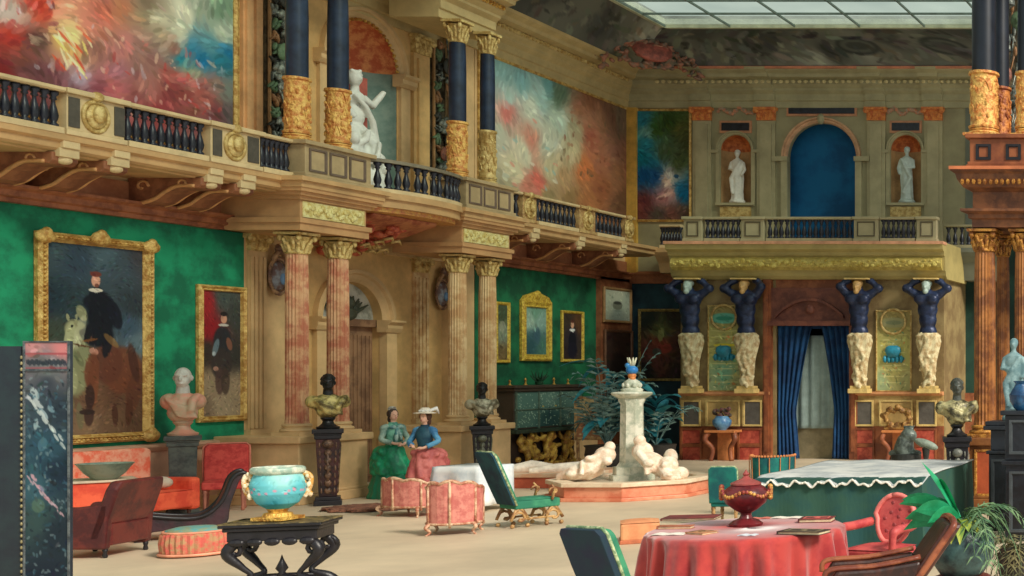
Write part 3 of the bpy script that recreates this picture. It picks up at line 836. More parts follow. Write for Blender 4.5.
# pedestals with dark panels and gilt medallions on the left run
def rail_block(y0, y1, meds, darks, label, X=XR, plain=rail_m):
    t = thing('balcony_pedestal', label, 'pedestal', (X, y0, ZS + .33), R(90))
    h = ZU - ZS - .33; L_ = y1 - y0
    m = MB(); m.box(0, L_, -.1, .12, 0, .07); m.box(.02, L_ - .02, -.07, .1, .07, h - .07); m.box(-.02, L_ + .02, -.13, .13, h - .07, h)
    put('block', m, plain, t, bevel=.01)
    for (a, b_) in darks:
        m = MB(); m.box(a - y0, b_ - y0, -.085, -.06, .11, h - .11); put('panel', m, M('slate panel', (84, 78, 68), .5, scale=6), t, bevel=.005)
    for c_ in meds:
        m = MB(); m.ell((c_ - y0, -.08, h / 2), (.14, .05, .17), 18, 10); m.ringtube(1, .16, 0, 24, 6)
        n_ = len(m.v) - 24 * 6
        for i in range(n_, len(m.v)):
            x, y, z = m.v[i]; m.v[i] = (c_ - y0 + x * .17, -.08 + z * .15, h / 2 + y * .2)
        md_ = put('medallion', m, gold_y, t, smooth=True)
        m = MB(); m.ell((c_ - y0, -.14, h / 2 + .03), (.09, .05, .12), 10, 8); put('boss', m, gold_y, md_, smooth=True); m = MB(); m.ell((c_ - y0, -.1, h - .04), (.08, .06, .07), 8, 6); put('crest', m, gold_y, md_, smooth=True)
    return t
ry = rail_y
rail_block(ry(60), ry(121), [ry(90)], [(ry(63), ry(74)), (ry(109), ry(119))], 'balcony pedestal with oval gilt medallion, leftmost, above the rider portrait')
rail_block(ry(205), ry(257), [ry(230)], [(ry(208), ry(217)), (ry(243), ry(254))], 'balcony pedestal with oval gilt medallion above the narrow gilt portrait')
balustrade('balustrade run at the far left edge of the balcony', (XR, 13.0), (XR, ry(60)), 24, 'L')
balustrade('balustrade run between the two gilt medallions', (XR, ry(121)), (XR, ry(205)), 10, 'L')
balustrade('short balustrade run beside the leftmost column pair', (XR, ry(257)), (XR, ys[0] - .27), 6, 'L')
y2 = ys[3] + .3
balustrade('short balustrade run right of the slim blue black column', (XR, y2), (XR, ry(519)), 3, 'L')
rail_block(ry(519), ry(534), [(ry(519) + ry(534)) / 2], [], 'carved pedestal on the balcony below the pale mural, nearest the columns', plain=M('carved rail stone', (206, 174, 116), .6, scale=9, bump=.5, col2=(170, 128, 82)))
balustrade('balustrade run in the middle under the pale sky mural', (XR, ry(534)), (XR, ry(576)), 9, 'L')
rail_block(ry(576), ry(593), [(ry(576) + ry(593)) / 2], [], 'carved pedestal on the balcony under the brown tree of the mural', plain=MATS['carved rail stone'])
balustrade('balustrade run nearest the far left corner', (XR, ry(593)), (XR, ry(622)), 7, 'L')
rail_block(ry(622), ry(622) + .35, [ry(622) + .17], [], 'carved pedestal at the far corner where the two balconies meet', plain=MATS['carved rail stone'])
# bowed balustrade
t = thing('bowed_balustrade', 'bowed balustrade with dark balusters in front of the marble group niche', 'balustrade', (0, 0, ZS + .33))
pts = bow(B0 + .02, B1 - .02, XF - .2, .42, 30); h = ZU - ZS - .33 - .03
def bandmb(pts, wd, z0, z1):
    ins = [(x - wd, y) for x, y in pts]; out = [(x + wd, y) for x, y in pts]
    m = MB(); n_ = len(pts); vs = []
    for z in (z0, z1):
        vs += [(x, y, z) for x, y in ins] + [(x, y, z) for x, y in out]
    fs = []
    for i in range(n_ - 1):
        fs += [(i, i + 1, n_ + i + 1, n_ + i), (2*n_ + i, 3*n_ + i, 3*n_ + i + 1, 2*n_ + i + 1), (i, 2*n_ + i, 2*n_ + i + 1, i + 1), (n_ + i, n_ + i + 1, 3*n_ + i + 1, 3*n_ + i)]
    fs += [(0, n_, 3*n_, 2*n_), (n_ - 1, 3*n_ - 1, 4*n_ - 1, 2*n_ - 1)]
    return m.add(vs, fs)
put('handrail', bandmb(pts, .1, h - .06, h), M('grey rail', (130, 120, 100), .6, scale=4), t)
put('base_rail', bandmb(pts, .1, 0, .07), rail_m, t)
acc = [0]
for i in range(1, len(pts)): acc.append(acc[-1] + math.dist(pts[i], pts[i-1]))
for k in range(14):
    s_ = acc[-1] * (k + .5) / 14; i = max(j for j in range(len(acc)) if acc[j] <= s_)
    baluster(t, pts[i][0], pts[i][1], .07, black_m, 'bow', h - .13, .055)

# consoles (scroll brackets) under the left balcony
def console(label, yw, X0=XL, group=None):
    t = thing('scroll_bracket', label, 'bracket', (X0, yw, 0), 0, group)
    z0, z1 = ZG + .2, ZS + .09; L_ = XR - X0 - .02
    side = [(0.02, z0 - .0), (.22, z0 + .0), (.42, z0 + .05), (.58, z0 + .16), (.76, z0 + .25), (L_ - .06, z0 + .25), (L_, z0 + .3), (L_, z1), (.02, z1)]
    m = MB(); m.ext_y(side, -.17, .17)
    put('bracket_body', m, M('bracket wood', (156, 100, 68), .6, scale=4, bump=.2, col2=(124, 74, 50)), t, bevel=.015)
    m = MB()
    for s in (-.175, .175):
        pts = bez([(.1, s, z0 + .02), (.26, s, z0 + .03), (.44, s, z0 + .09), (.6, s, z0 + .2), (.78, s, z0 + .28), (L_ - .1, s, z0 + .28)], 6)
        m.tube(pts, .028, 6)
        sp = [(.24 + (.11 - .012 * i) * math.cos(i * .7), s, z0 + .27 + (.11 - .012 * i) * math.sin(i * .7)) for i in range(9)]; m.tube(sp, .02, 6)
        sp = [(L_ - .3 + (.08 - .009 * i) * math.cos(i * .7), s, z1 - .1 + (.08 - .009 * i) * math.sin(i * .7)) for i in range(8)]; m.tube(sp, .016, 6)
    put('scroll_band', m, M('bracket gilding', (206, 150, 98), .5, scale=6, bump=.2), t, smooth=True)
    m = MB(); m.box(L_ - .1, L_ + .06, -.13, .13, z1 - .06, z1 + .06); m.ell((L_ - .02, 0, z1 - .09), (.07, .1, .06), 10, 8); m.box(L_ - .06, L_ + .09, -.11, .11, z1 + .06, ZS + .25)
    put('corbel_head', m, rail_m, t, bevel=.008)
    return t
cl = ['scroll bracket under the balcony, left of the gilt medallion above the rider portrait', 'scroll bracket under the balcony, right of the gilt medallion above the rider portrait', 'scroll bracket under the balcony, left of the medallion above the narrow portrait', 'scroll bracket under the balcony against the first cream entablature block', 'scroll bracket under the far balcony, just right of the tan columns', 'scroll bracket under the far balcony above the gilt mirror and the small ruff portrait', 'scroll bracket under the far balcony next to the room corner', 'scroll bracket under the balcony at the left edge of the view']
for i, px in enumerate((67, 118, 213, 246, 534, 580, 622)): console(cl[i], YX(px, XR) + .0)

# red and gold carved ornament under the bow
m = MB(); rs = random.Random(21)
for k in range(70):
    q = rs.random(); x = XB + .15 + q * 1.3; yy = (B0 + B1) / 2 + rs.uniform(-.75, .75) * (0.4 + .6 * q); z = ZG - .06 + .46 * q + rs.uniform(-.1, .06)
    m.ell((x, yy, min(z, ZS - .04)), (rs.uniform(.05, .12), rs.uniform(.05, .14), rs.uniform(.04, .09)), 7, 5, (rs.random(), rs.random(), 0))
t = thing('carved_corbel', 'red and gold carved shell corbel under the bowed balcony', 'corbel', (0, 0, 0))
m2 = MB(); m2.ext_y([(XB, ZG), (XB + .35, ZG + .02), (XB + .9, ZG + .2), (XF - .25, ZS - .08), (XF - .2, ZS), (XB, ZS)], (B0 + B1) / 2 - .8, (B0 + B1) / 2 + .8)
put('corbel_body', m2, M('corbel stone', (196, 128, 88), .6, scale=5, bump=.3, col2=(160, 84, 58)), t, bevel=.04)
put('carving', m, M('red gilt carving', (206, 112, 76), .5, scale=10, bump=.5, col2=(176, 70, 54)), t, smooth=True)
m = MB()
for k in range(22):
    q = rs.random(); q *= .7; x = XB + .35 + q * 1.2; yy = (B0 + B1) / 2 + rs.uniform(-.7, .6); z = ZG - .1 + .46 * q + rs.uniform(-.06, .02); m.tube([(x, yy, z), (x + .08, yy + .1, z + .04), (x + .05, yy + .2, z - .03)], [.03, .035, .01], 6)
put('gilt_leaf', m, gold_y, t, smooth=True)

# shields on the lower walls
def shield(label, Xp, y, z):
    t = thing('oval_shield', label, 'shield', (Xp + .05, y, z), R(90))
    m = MB(); m.ell((0, -.03, 0), (.17, .07, .26), 20, 10); put('field', m, M('shield field', (150, 160, 170), .5, scale=5, bump=.4, col2=(110, 84, 78)), t, smooth=True)
    m = MB(); m.ringtube(1, .14, 0, 28, 6); m.v = [(a * .19, -.05 + c_ * .2, b_ * .3) for a, b_, c_ in m.v]
    m.tube([(-.12, -.05, .26), (-.05, -.09, .42), (.05, -.09, .42), (.12, -.05, .26)], .04, 6); m.ell((0, -.07, .46), (.09, .06, .1), 8, 6)
    put('rim', m, M('shield rim', (176, 140, 104), .5, scale=6, bump=.5, col2=(96, 66, 56)), t, smooth=True)
    m = MB(); m.ell((.03, -.1, -.05), (.06, .03, .1), 8, 6); put('emblem', m, M('blue emblem', (110, 150, 190), .5), t, smooth=True)
shield('oval painted shield on the cream wall left of the red veined columns', XL, YX(273, XL), ZY(276, YX(273, XL)))
shield('oval painted shield on the cream wall left of the tan columns', XB, YX(438, XB), ZY(294, YX(438, XB)))

# weapon trophies in the upper storey
def trophy(label, M4, wd, z0, z1, seed):
    t = thing('weapon_trophy', label, 'trophy', (0, 0, 0)); t.matrix_world = M4
    m = MB(); m.box(-wd / 2, wd / 2, -.02, .05, z0, z1); put('backboard', m, M('trophy ground', (120, 106, 80), .7, scale=7, bump=.6, col2=(66, 62, 52)), t)
    rs = random.Random(seed); mats = [M('steel relief', (150, 156, 144), .4, .3, scale=9, bump=.4, col2=(74, 82, 78)), M('dark relief b', (58, 60, 54), .5, .2, scale=9, bump=.4), M('bronze relief', (150, 110, 74), .5, .2, scale=9, bump=.4), M('green relief', (96, 122, 90), .6, scale=9, bump=.4)]
    hh = z1 - z0; w2 = wd / 2
    for k in range(10):
        zc = z0 + hh * rs.uniform(.08, .92); a = rs.uniform(-.5, .5); L_ = rs.uniform(.5, .9); m = MB()
        m.tube([(-L_ * math.sin(a) * .4, -.1, zc - L_ * .5), (L_ * math.sin(a) * .4, -.15, zc + L_ * .5)], [.018, .014], 5)
        m.ell((L_ * math.sin(a) * .4, -.15, zc + L_ * .5), (.035, .02, .09), 6, 5); put('spear', m, mats[k % 2 * 2], t, smooth=True)
    n_ = int(hh / .3)
    for k in range(n_):
        zc = z0 + hh * (k + .5) / n_; cx = rs.uniform(-.2, .2) * wd; kind = k % 3
        if kind == 0:
            m = MB(); m.ell((cx, -.12, zc), (.12, .09, .13), 12, 8); m.ell((cx, -.14, zc + .11), (.06, .06, .06)); m.tube([(cx - .1, -.12, zc + .08), (cx - .17, -.12, zc - .04)], [.05, .03], 7); m.tube([(cx + .1, -.12, zc + .08), (cx + .17, -.12, zc - .04)], [.05, .03], 7); m.lathe([(.13, zc - .2), (.1, zc - .1)], 12, cx, -.12, 1, .6); put('breastplate', m, mats[0], t, smooth=True)
        elif kind == 1:
            m = MB(); m.ell((cx, -.14, zc), (.13, .05, .17), 14, 8, (0, rs.uniform(-.6, .6), 0)); m.ell((cx, -.19, zc), (.04, .03, .05)); put('small_shield', m, (mats[1], MATS.get('red shield') or M('red shield', (150, 92, 70), .6, scale=7, bump=.4, col2=(104, 66, 56)), mats[3])[k % 9 // 3], t, smooth=True)
        else:
            m = MB(); m.ell((cx, -.15, zc), (.09, .09, .1), 12, 8); m.ell((cx, -.18, zc - .05), (.1, .1, .03)); m.tube([(cx - .06, -.14, zc + .08), (cx, -.15, zc + .17), (cx + .09, -.13, zc + .1)], [.03, .04, .02], 6); put('helmet', m, M('pale steel', (176, 184, 172), .4, .2, scale=9, bump=.4, col2=(110, 116, 110)), t, smooth=True)
    for k in range(34):
        zc = z0 + hh * (k + .5) / 34; sx = (-1) ** k; m = MB(); x = sx * wd * rs.uniform(.22, .4)
        for j in range(5): m.ell((x + .025 * (j - 2), -.07, zc + .05 * math.sin(j * 2 + k)), (rs.uniform(.015, .03), .05, rs.uniform(.05, .1)), 7, 5, (0, rs.uniform(-1.2, 1.2), 0))
        put('leaf_spray', m, mats[(3, 3, 0, 2, 1)[k % 5]], t, smooth=True)
    m = MB(); frame_mb(-w2, w2, z0, z1, [(0, 0), (0, .06), (.03, .06), (.05, .03), (.05, 0)], m); put('border', m, M('trophy border', (170, 132, 90), .6, scale=5), t)
    return t
def wallM(X, y): return Matrix.Translation((X, y, 0)) @ Matrix.Rotation(R(90), 4, 'Z')
trophy('tall dark weapon trophy relief left of the leftmost balcony columns', wallM(XL + .06, YX(276, XL)), .52, 5.35, ZE - .02, 3)
trophy('tall green weapon trophy relief between the pale pilaster and the right columns', wallM(XB + .06, YX(440, XB)), .66, 5.35, ZE - .02, 8)

# ---- back balcony 
sx0, sx1 = bx(684, YP - .15), bx(937, YP - .15)
YF = YP - .35
m = MB().at(0, YF, 0)
bprof = [(1.9, 4.42), (.2, 4.42), (.12, 4.5), (.1, 4.56), (.06, 4.62), (0.02, 4.95), (-.03, 4.98), (-.06, 5.06), (-.16, 5.12), (-.18, 5.22), (-.2, 5.24), (-.2, 5.3), (1.9, 5.3)]
struct('balcony_slab', m.ext_x(bprof, PX0 - .12, PX1 + .12), M('olive balcony stone', (176, 160, 102), .65, var=.14, scale=2, bump=.05))
m = MB().at(0, YF, 0); rs = random.Random(31)
x = PX0 + .05; 
while x < PX1 - .05: m.ell((x, -.07, 4.79 + .06 * math.sin(x * 5)), (rs.uniform(.05, .09), .035, rs.uniform(.03, .07)), 7, 5); m.ell((x + .07, -.07, 4.79 - .07 * math.sin(x * 5)), (.04, .03, .03), 6, 5); x += .15
pv = MB().at(0, YF, 0); pv.ext_x([(.3, 4.6), (.03, 4.63), (-.05, 4.7), (-.08, 4.79), (-.05, 4.88), (.03, 4.95), (.3, 4.96)], PX0 - .05, PX1 + .05)
struct('trim_23', pv, M('yellow frieze band', (204, 186, 104), .55, scale=6, bump=.5, col2=(178, 158, 84)))
struct('trim_23', m, M('yellow carved frieze', (214, 198, 108), .55, scale=10, bump=.6, col2=(176, 152, 66)))
struct('trim_24', MB().at(0, YF, 0).box(PX0 - .14, PX1 + .14, -.22, .1, 5.24, 5.31), M('pink slab edge', (224, 164, 128), .6, scale=3))
Yr = YF - .05; z0 = 5.31; hh = ZY(217, Yr) - z0
def bblock(a, b_, label, Yq=None):
    Yq = Yq or Yr
    t = thing('balcony_pedestal', label, 'pedestal', (XY(a, Yq), Yq, z0)); L_ = XY(b_, Yq) - XY(a, Yq)
    m = MB(); m.box(0, L_, -.1, .1, 0, .07); m.box(.02, L_ - .02, -.07, .08, .07, hh - .07); m.box(-.01, L_ + .01, -.12, .12, hh - .07, hh); put('block', m, stone_gl, t, bevel=.01)
    m = MB(); frame_mb(.1, L_ - .1, .12, hh - .12, [(0, .07), (0, .09), (.025, .09), (.03, .07)], m); put('panel', m, M('panel border dark', (92, 84, 62), .6), t)
def brun(a, b_, n_, label, Yq=None, mat=None):
    Yq = Yq or Yr
    balustrade(label, (XY(a, Yq), Yq), (XY(b_, Yq), Yq), n_, 'B', black_m, stone_gl, z0, hh, .08, .055)
bblock(684, 704, 'grey pedestal at the left end of the far central balcony')
brun(704, 742, 7, 'far balustrade run below the left back statue')
bblock(742, 766, 'grey pedestal on the far balcony, left of the blue arch')
brun(766, 854, 15, 'long far balustrade run below the blue arch')
bblock(854, 880, 'grey pedestal on the far balcony, right of the blue arch')
brun(880, 917, 7, 'far balustrade run below the right back statue')
bblock(917, 938, 'grey pedestal at the right end of the far central balcony')
YQ = YB - .75
struct('balcony_slab', MB().at(0, YQ, 0).ext_x([(.8, 4.7), (.2, 4.7), (.1, 4.95), (-.05, 5.1), (-.12, 5.2), (-.12, 5.31), (.8, 5.31)], XR, PX0 - .1), MATS['balcony slab stone'])
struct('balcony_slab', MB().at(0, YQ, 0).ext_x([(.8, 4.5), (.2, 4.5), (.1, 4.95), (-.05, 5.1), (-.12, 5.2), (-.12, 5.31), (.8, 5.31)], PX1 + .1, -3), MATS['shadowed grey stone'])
balustrade('far balustrade run in the left corner below the blue green mural', (XR + .1, YQ), (XY(683, YQ), YQ), 7, 'B', black_m, rail_m, z0, hh, .08, .055)
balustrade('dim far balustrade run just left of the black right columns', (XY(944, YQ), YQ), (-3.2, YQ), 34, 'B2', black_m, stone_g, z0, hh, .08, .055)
struct('trim_25', MB().at(0, YB, 0).ext_x([(0, ZG - .02), (-.08, ZG - .02), (-.14, ZG + .14), (-.2, ZG + .22), (0, ZG + .3)], XL, PX0), wood_b)

# dado of the projecting centre
pk = MB().at(0, YP, 0)
zc = ZY(394, YP)
for a, b_ in ((681, 772), (853, 944)):
    a, b_ = bx(a, YP), bx(b_, YP)
    struct('trim_26', MB().at(0, YP, 0).ext_x([(.02, zc - .04), (-.1, zc - .04), (-.14, zc), (-.14, zc + .06), (.02, zc + .06)], a, b_), M('salmon cap', (206, 146, 100), .6, scale=4))
    struct('wainscot_back', MB().at(0, YP, 0).box(a, b_, -.06, .02, ZY(426, YP), zc - .03), M('ochre wainscot', (198, 170, 108), .65, scale=3, bump=.1, col2=(170, 134, 80)))
    struct('wainscot_back', MB().at(0, YP, 0).box(a, b_, -.08, .02, 0, ZY(426, YP)), wood_o)
slate = M('slate plate', (92, 88, 82), .5, scale=5)
redm = M('red marble plate', (196, 92, 72), .5, scale=5, bump=.05, col2=(158, 60, 48))
def inset(a, b_, y0_, y1_, mat, border, nm='trim_27', out=.13):
    x0, x1, z0_, z1_ = bx(a, YP), bx(b_, YP), ZY(y1_, YP), ZY(y0_, YP)
    m = MB().at(0, YP, 0); frame_mb(x0 - .05, x1 + .05, z0_ - .05, z1_ + .05, [(0, out - .03), (0, out), (.04, out), (.05, out - .03)], m); struct(nm, m, border)
    m = MB().at(0, YP, 0); m.box(x0, x1, -out + .02, 0, z0_, z1_); struct(nm, m, mat)
gb2 = M('pale gold border', (214, 186, 118), .55, scale=6, bump=.2)
for a, b_ in ((686, 701), (747, 762), (858, 873), (920, 936)): inset(a, b_, 402, 424, slate, gb2)
for a, b_ in ((710, 740), (883, 912)): inset(a, b_, 402, 424, M('ochre panel', (190, 158, 98), .6, scale=4), gb2)
for a, b_ in ((685, 702), (742, 762), (858, 874), (918, 936)):
    inset(a, b_, 430, 443, redm, wood_o); inset(a, b_, 447, 460, redm, wood_o)
for a in (765, 851):
    m = MB().at(0, YP, 0); m.box(bx(a, YP), bx(a + 8, YP), -.12, .02, 0, 4.42); m.box(bx(a + 2, YP), bx(a + 6, YP), -.15, 0, .2, 4.3)
    struct('door_frame', m, wood_o)
# pediment over the door
m = MB().at(0, YP, 0); a, b_ = bx(772, YP), bx(852, YP); z0_, z1_ = ZY(330, YP), ZY(288, YP)
m.box(a, b_, -.1, 0, z0_ + .18, z1_ - .0); m.box(a - .03, b_ + .03, -.2, 0, z0_ + .1, z0_ + .22)
cxp = (a + b_) / 2
def segarc(w_, rise, z, th, out):
    pts = []
    for i in range(17):
        q = -1 + 2 * i / 16; pts.append((cxp + q * w_, z + rise * (1 - q * q)))
    low = [(x, z_ - th) for x, z_ in pts][::-1]
    m.ext_y(pts + low, -out, 0)
segarc(.84, .42, z0_ + .36, .07, .2); m.ell((cxp, -.12, z0_ + .5), (.12, .08, .12), 10, 8)
struct('trim_28', m, wood_d if False else M('maroon pediment', (126, 74, 58), .6, scale=4, bump=.2, col2=(98, 54, 46)))
# doorway hangings
def curtain(name, label, pts_fn, mat, z0, z1, nz=24, nx=60):
    vs = []; fs = []
    for j in range(nz + 1):
        v = j / nz; z = z0 + (z1 - z0) * v
        for i in range(nx + 1):
            u = i / nx; x, y = pts_fn(u, v); vs.append((x, y, z))
    for j in range(nz):
        for i in range(nx):
            a = j * (nx + 1) + i; fs.append((a, a + 1, a + nx + 2, a + nx + 1))
    m = MB(); m.add(vs, fs); o = put(name, m, mat, smooth=True)
    md = o.modifiers.new('thick', 'SOLIDIFY'); md.thickness = .015
    tag(o, label, 'curtain'); return o
blue_c = M('navy curtain cloth', (20, 72, 120), .9, scale=2, bump=.05, col2=(12, 50, 92))
xa, xb, xm = bx(776, YP), bx(849, YP), bx(818, YP)
def left_c(u, v):      # edge sweeps from the centre at top to the side lower down
    edge = xm - .12 - (xm - xa) * .62 * (1 - v) ** .8 * (1 if v < .96 else .9)
    if v < .35: edge = xa + .46 + .08 * (1 - v / .35)
    x = xa + (edge - xa) * u; return x, YP + .08 + .05 * math.sin(u * 34 + v * 2)
def right_c(u, v):
    edge = xm + .02 + (xb - xm) * .62 * (1 - v) ** .8
    if v < .35: edge = xb - .41 - .04 * (1 - v / .35)
    x = edge + (xb - edge) * u; return x, YP + .08 + .05 * math.sin(u * 30 + v * 2)
curtain('curtain', 'dark blue draped curtain at the left of the far doorway', left_c, blue_c, .02, dz)
curtain('curtain', 'dark blue draped curtain at the right of the far doorway', right_c, blue_c, .02, dz)
curtain('sheer_curtain', 'pale grey sheer cloth hanging inside the far doorway', lambda u, v: (xa + .1 + (xb - xa - .2) * u, YP + .3 + .03 * math.sin(u * 40)), M('sheer cloth', (150, 170, 166), .9, scale=2, bump=.05), .75, dz - .3)
o = put('doorway_screen', MB().box(xa + .2, xb - .1, YP + .34, YP + .38, 0, 1.2), M('tan screen', (140, 128, 98), .8, scale=4), bevel=.01)
tag(o, 'low tan screen standing in the far doorway below the pale cloth', 'screen')
struct('curtain_band', MB().box(xa, xb, YP + .1, YP + .14, dz - .14, dz), blue_c)

# ------------------------------------------------------------ murals and pictures
def pic_pts(pts, X, Y0, Y1, z0, z1):
    out = []
    for (px, py, c) in pts:
        Y = YX(px, X); out.append(((Y - Y0) / (Y1 - Y0), (z1 - ZY(py, Y)) / (z1 - z0), c))
    return out
gold_prof = [(0, 0), (0, .05), (.03, .09), (.07, .07), (.09, .1), (.12, .05), (.14, .03), (.15, .0)]
thin_prof = [(0, 0), (0, .04), (.02, .06), (.05, .05), (.07, .02), (.07, .0)]
def picture(label, cat, Xw, Y0, Y1, z0, z1, img, prof=gold_prof, mat=None, orn=0, crest=False, back=False, name='framed_painting'):
    if back: t = thing(name, label, cat, (0, Xw - .01, 0))
    else: t = thing(name, label, cat, (Xw + .01, 0, 0), R(90))
    o = put('frame', frame_mb(Y0, Y1, z0, z1, prof), mat or frame_gold, t)
    ins = prof[-1][0]
    canvas('canvas', t, Y0 + ins - .01, Y1 - ins + .01, z0 + ins - .01, z1 - ins + .01, -.02, img)
    if orn:
        m = MB(); w_, h_ = Y1 - Y0, z1 - z0; rs = random.Random(5)
        def run(ax, a, b_, fixed):
            k = int((b_ - a) / orn)
            for i in range(k):
                q = a + (i + .5) * (b_ - a) / k; r1 = orn * .42 * rs.uniform(.7, 1.1)
                c_ = (q, -.085, fixed) if ax == 'x' else (fixed, -.085, q)
                m.ell(c_, (r1, .035, r1 * .8) if ax == 'x' else (r1 * .8, .035, r1), 7, 5)
        f_ = .06
        run('x', Y0, Y1, z1 - f_); run('x', Y0, Y1, z0 + f_); run('z', z0, z1, Y0 + f_); run('z', z0, z1, Y1 - f_)
        for (x, z) in ((Y0 + .07, z0 + .07), (Y1 - .07, z0 + .07), (Y0 + .07, z1 - .07), (Y1 - .07, z1 - .07), ((Y0 + Y1) / 2, z1 - .02)):
            m.ell((x, -.09, z), (.14, .06, .1), 10, 7); m.ell((x, -.11, z + .05), (.07, .05, .08), 8, 6)
        put('carved_ornament', m, mat or frame_gold, t, smooth=True)
    if crest:
        m = MB(); cx = (Y0 + Y1) / 2; hw = (Y1 - Y0) / 2
        m.ext_y([(cx - hw, z1 - .02), (cx - hw * .8, z1 + .1), (cx, z1 + .22), (cx + hw * .8, z1 + .1), (cx + hw, z1 - .02)], -.06, 0)
        m.ell((cx, -.07, z1 + .14), (.12, .05, .1), 10, 7)
        put('crest', m, mat or frame_gold, t)
    return t
# mural 1 : figures in red drapery over a pale sky and blue sea
Y0, Y1, z0_, z1_ = 15.6, 19.86, 5.7, ZE
P = [(-30, 40, (150, 50, 44)), (0, 10, (210, 190, 180)), (8, 40, (190, 60, 48)), (20, 60, (120, 70, 60)), (0, 75, (130, 40, 40)), (40, 5, (200, 66, 50)), (35, 45, (96, 70, 66)), (30, 80, (110, 70, 74)),
     (62, 10, (236, 160, 130)), (72, 30, (240, 220, 150)), (68, 50, (236, 190, 110)), (60, 65, (210, 150, 120)), (50, 78, (120, 70, 80)), (90, 20, (226, 140, 120)), (100, 10, (200, 110, 90)), (92, 45, (150, 100, 90)), (98, 90, (150, 80, 90)),
     (75, 82, (200, 180, 200)), (120, 10, (190, 120, 90)), (122, 50, (206, 130, 124)), (115, 75, (170, 110, 120)), (112, 92, (206, 110, 112)), (140, 20, (160, 140, 110)), (138, 60, (150, 110, 100)), (150, 90, (176, 116, 106)), (140, 105, (150, 80, 78)),
     (150, 5, (130, 110, 90)), (160, 20, (214, 206, 176)), (185, 15, (232, 228, 200)), (180, 35, (214, 210, 180)), (205, 10, (160, 170, 150)), (225, 8, (120, 150, 124)), (228, 28, (190, 200, 178)), (165, 40, (180, 160, 130)), (172, 48, (150, 90, 80)),
     (190, 48, (40, 120, 156)), (215, 45, (90, 150, 160)), (232, 55, (30, 110, 150)), (200, 60, (20, 110, 160)), (180, 58, (30, 140, 160)), (222, 66, (40, 120, 140)), (190, 72, (150, 160, 130)), (170, 80, (164, 90, 82)), (195, 90, (172, 84, 76)), (190, 85, (226, 140, 130)),
     (178, 100, (140, 66, 62)), (205, 105, (164, 90, 82)), (215, 90, (150, 120, 110)), (230, 95, (120, 130, 120)), (228, 118, (100, 90, 90)), (160, 110, (150, 60, 64)), (215, 115, (130, 70, 74)), (75, 100, (120, 70, 80)), (20, 100, (120, 60, 60))]
rs = random.Random(2); st = []
for i in range(110):
    u = rs.uniform(.1, .95); v = rs.uniform(.55, .95) if u > .5 else rs.uniform(.5, .95)
    st.append((u, v, rs.uniform(.012, .035), rs.uniform(.005, .011), rs.uniform(20, 130), rs.choice([(236, 180, 160), (226, 120, 110), (240, 200, 170), (200, 70, 66), (110, 60, 70), (214, 200, 210)]), .5))
for i in range(16):
    st.append((.32 + .1 * rs.random(), rs.uniform(.5, .8), .05, .007, rs.uniform(35, 80), rs.choice([(246, 226, 130), (226, 90, 60), (250, 236, 190)]), .8))
img = art(320, 250, Y1 - Y0, z1_ - z0_, pic_pts(P, XL, Y0, Y1, z0_, z1_), st, 11, 2600, .026, .08, .06)
picture('huge mural of red draped figures, cream sky and blue sea at the upper left', 'mural', XL, Y0, Y1, z0_, z1_, img, [(0, 0), (0, .04), (.06, .06), (.1, .04), (.1, 0)], name='mural')
# mural 2 : pale sky, pink clouds, brown tree
Y0, Y1 = 25.66, YB - .02; z0_ = 5.5
P = [(470, 60, (110, 170, 180)), (472, 150, (120, 180, 186)), (500, 70, (140, 180, 178)), (505, 100, (170, 196, 188)), (500, 130, (190, 190, 170)), (520, 80, (130, 176, 178)), (530, 110, (200, 204, 186)), (540, 90, (160, 190, 184)), (548, 85, (110, 160, 160)),
     (505, 112, (206, 120, 110)), (530, 138, (206, 140, 120)), (520, 155, (210, 206, 180)), (545, 140, (196, 200, 180)), (535, 180, (214, 110, 96)), (525, 188, (206, 130, 110)), (510, 170, (214, 204, 170)), (505, 190, (170, 160, 130)), (550, 170, (196, 186, 150)), (560, 95, (90, 110, 90)),
     (560, 120, (180, 196, 180)), (570, 150, (190, 176, 140)), (565, 185, (186, 150, 110)), (580, 110, (150, 100, 76)), (590, 100, (130, 84, 60)), (575, 130, (160, 150, 120)), (590, 140, (150, 84, 64)), (600, 120, (140, 96, 72)), (610, 110, (130, 90, 70)),
     (620, 115, (120, 100, 80)), (600, 160, (160, 100, 74)), (585, 170, (200, 116, 70)), (600, 190, (150, 90, 60)), (615, 150, (150, 100, 80)), (618, 180, (150, 100, 70)), (622, 205, (110, 76, 54)), (590, 205, (170, 110, 70)), (545, 200, (160, 140, 100)), (570, 200, (150, 120, 80))]
st = []
for i in range(60): st.append((rs.uniform(.5, .98), rs.uniform(.1, .6), rs.uniform(.015, .03), rs.uniform(.01, .02), rs.uniform(0, 180), rs.choice([(120, 70, 52), (150, 100, 76), (100, 84, 62), (170, 120, 90)]), .6) if i < 34 else (rs.uniform(.05, .5), rs.uniform(.3, .9), .03, .012, rs.uniform(0, 60), rs.choice([(220, 140, 124), (230, 226, 206), (150, 186, 184)]), .6))
img = art(330, 210, Y1 - Y0, ZE - z0_, pic_pts(P, XL, Y0, Y1, z0_, ZE), st, 13, 2200, .03, .06, .06)
picture('wide mural of pale blue sky, pink clouds and a brown tree', 'mural', XL, Y0, Y1, z0_, ZE, img, [(0, 0), (0, .04), (.05, .05), (.07, 0)], name='mural')
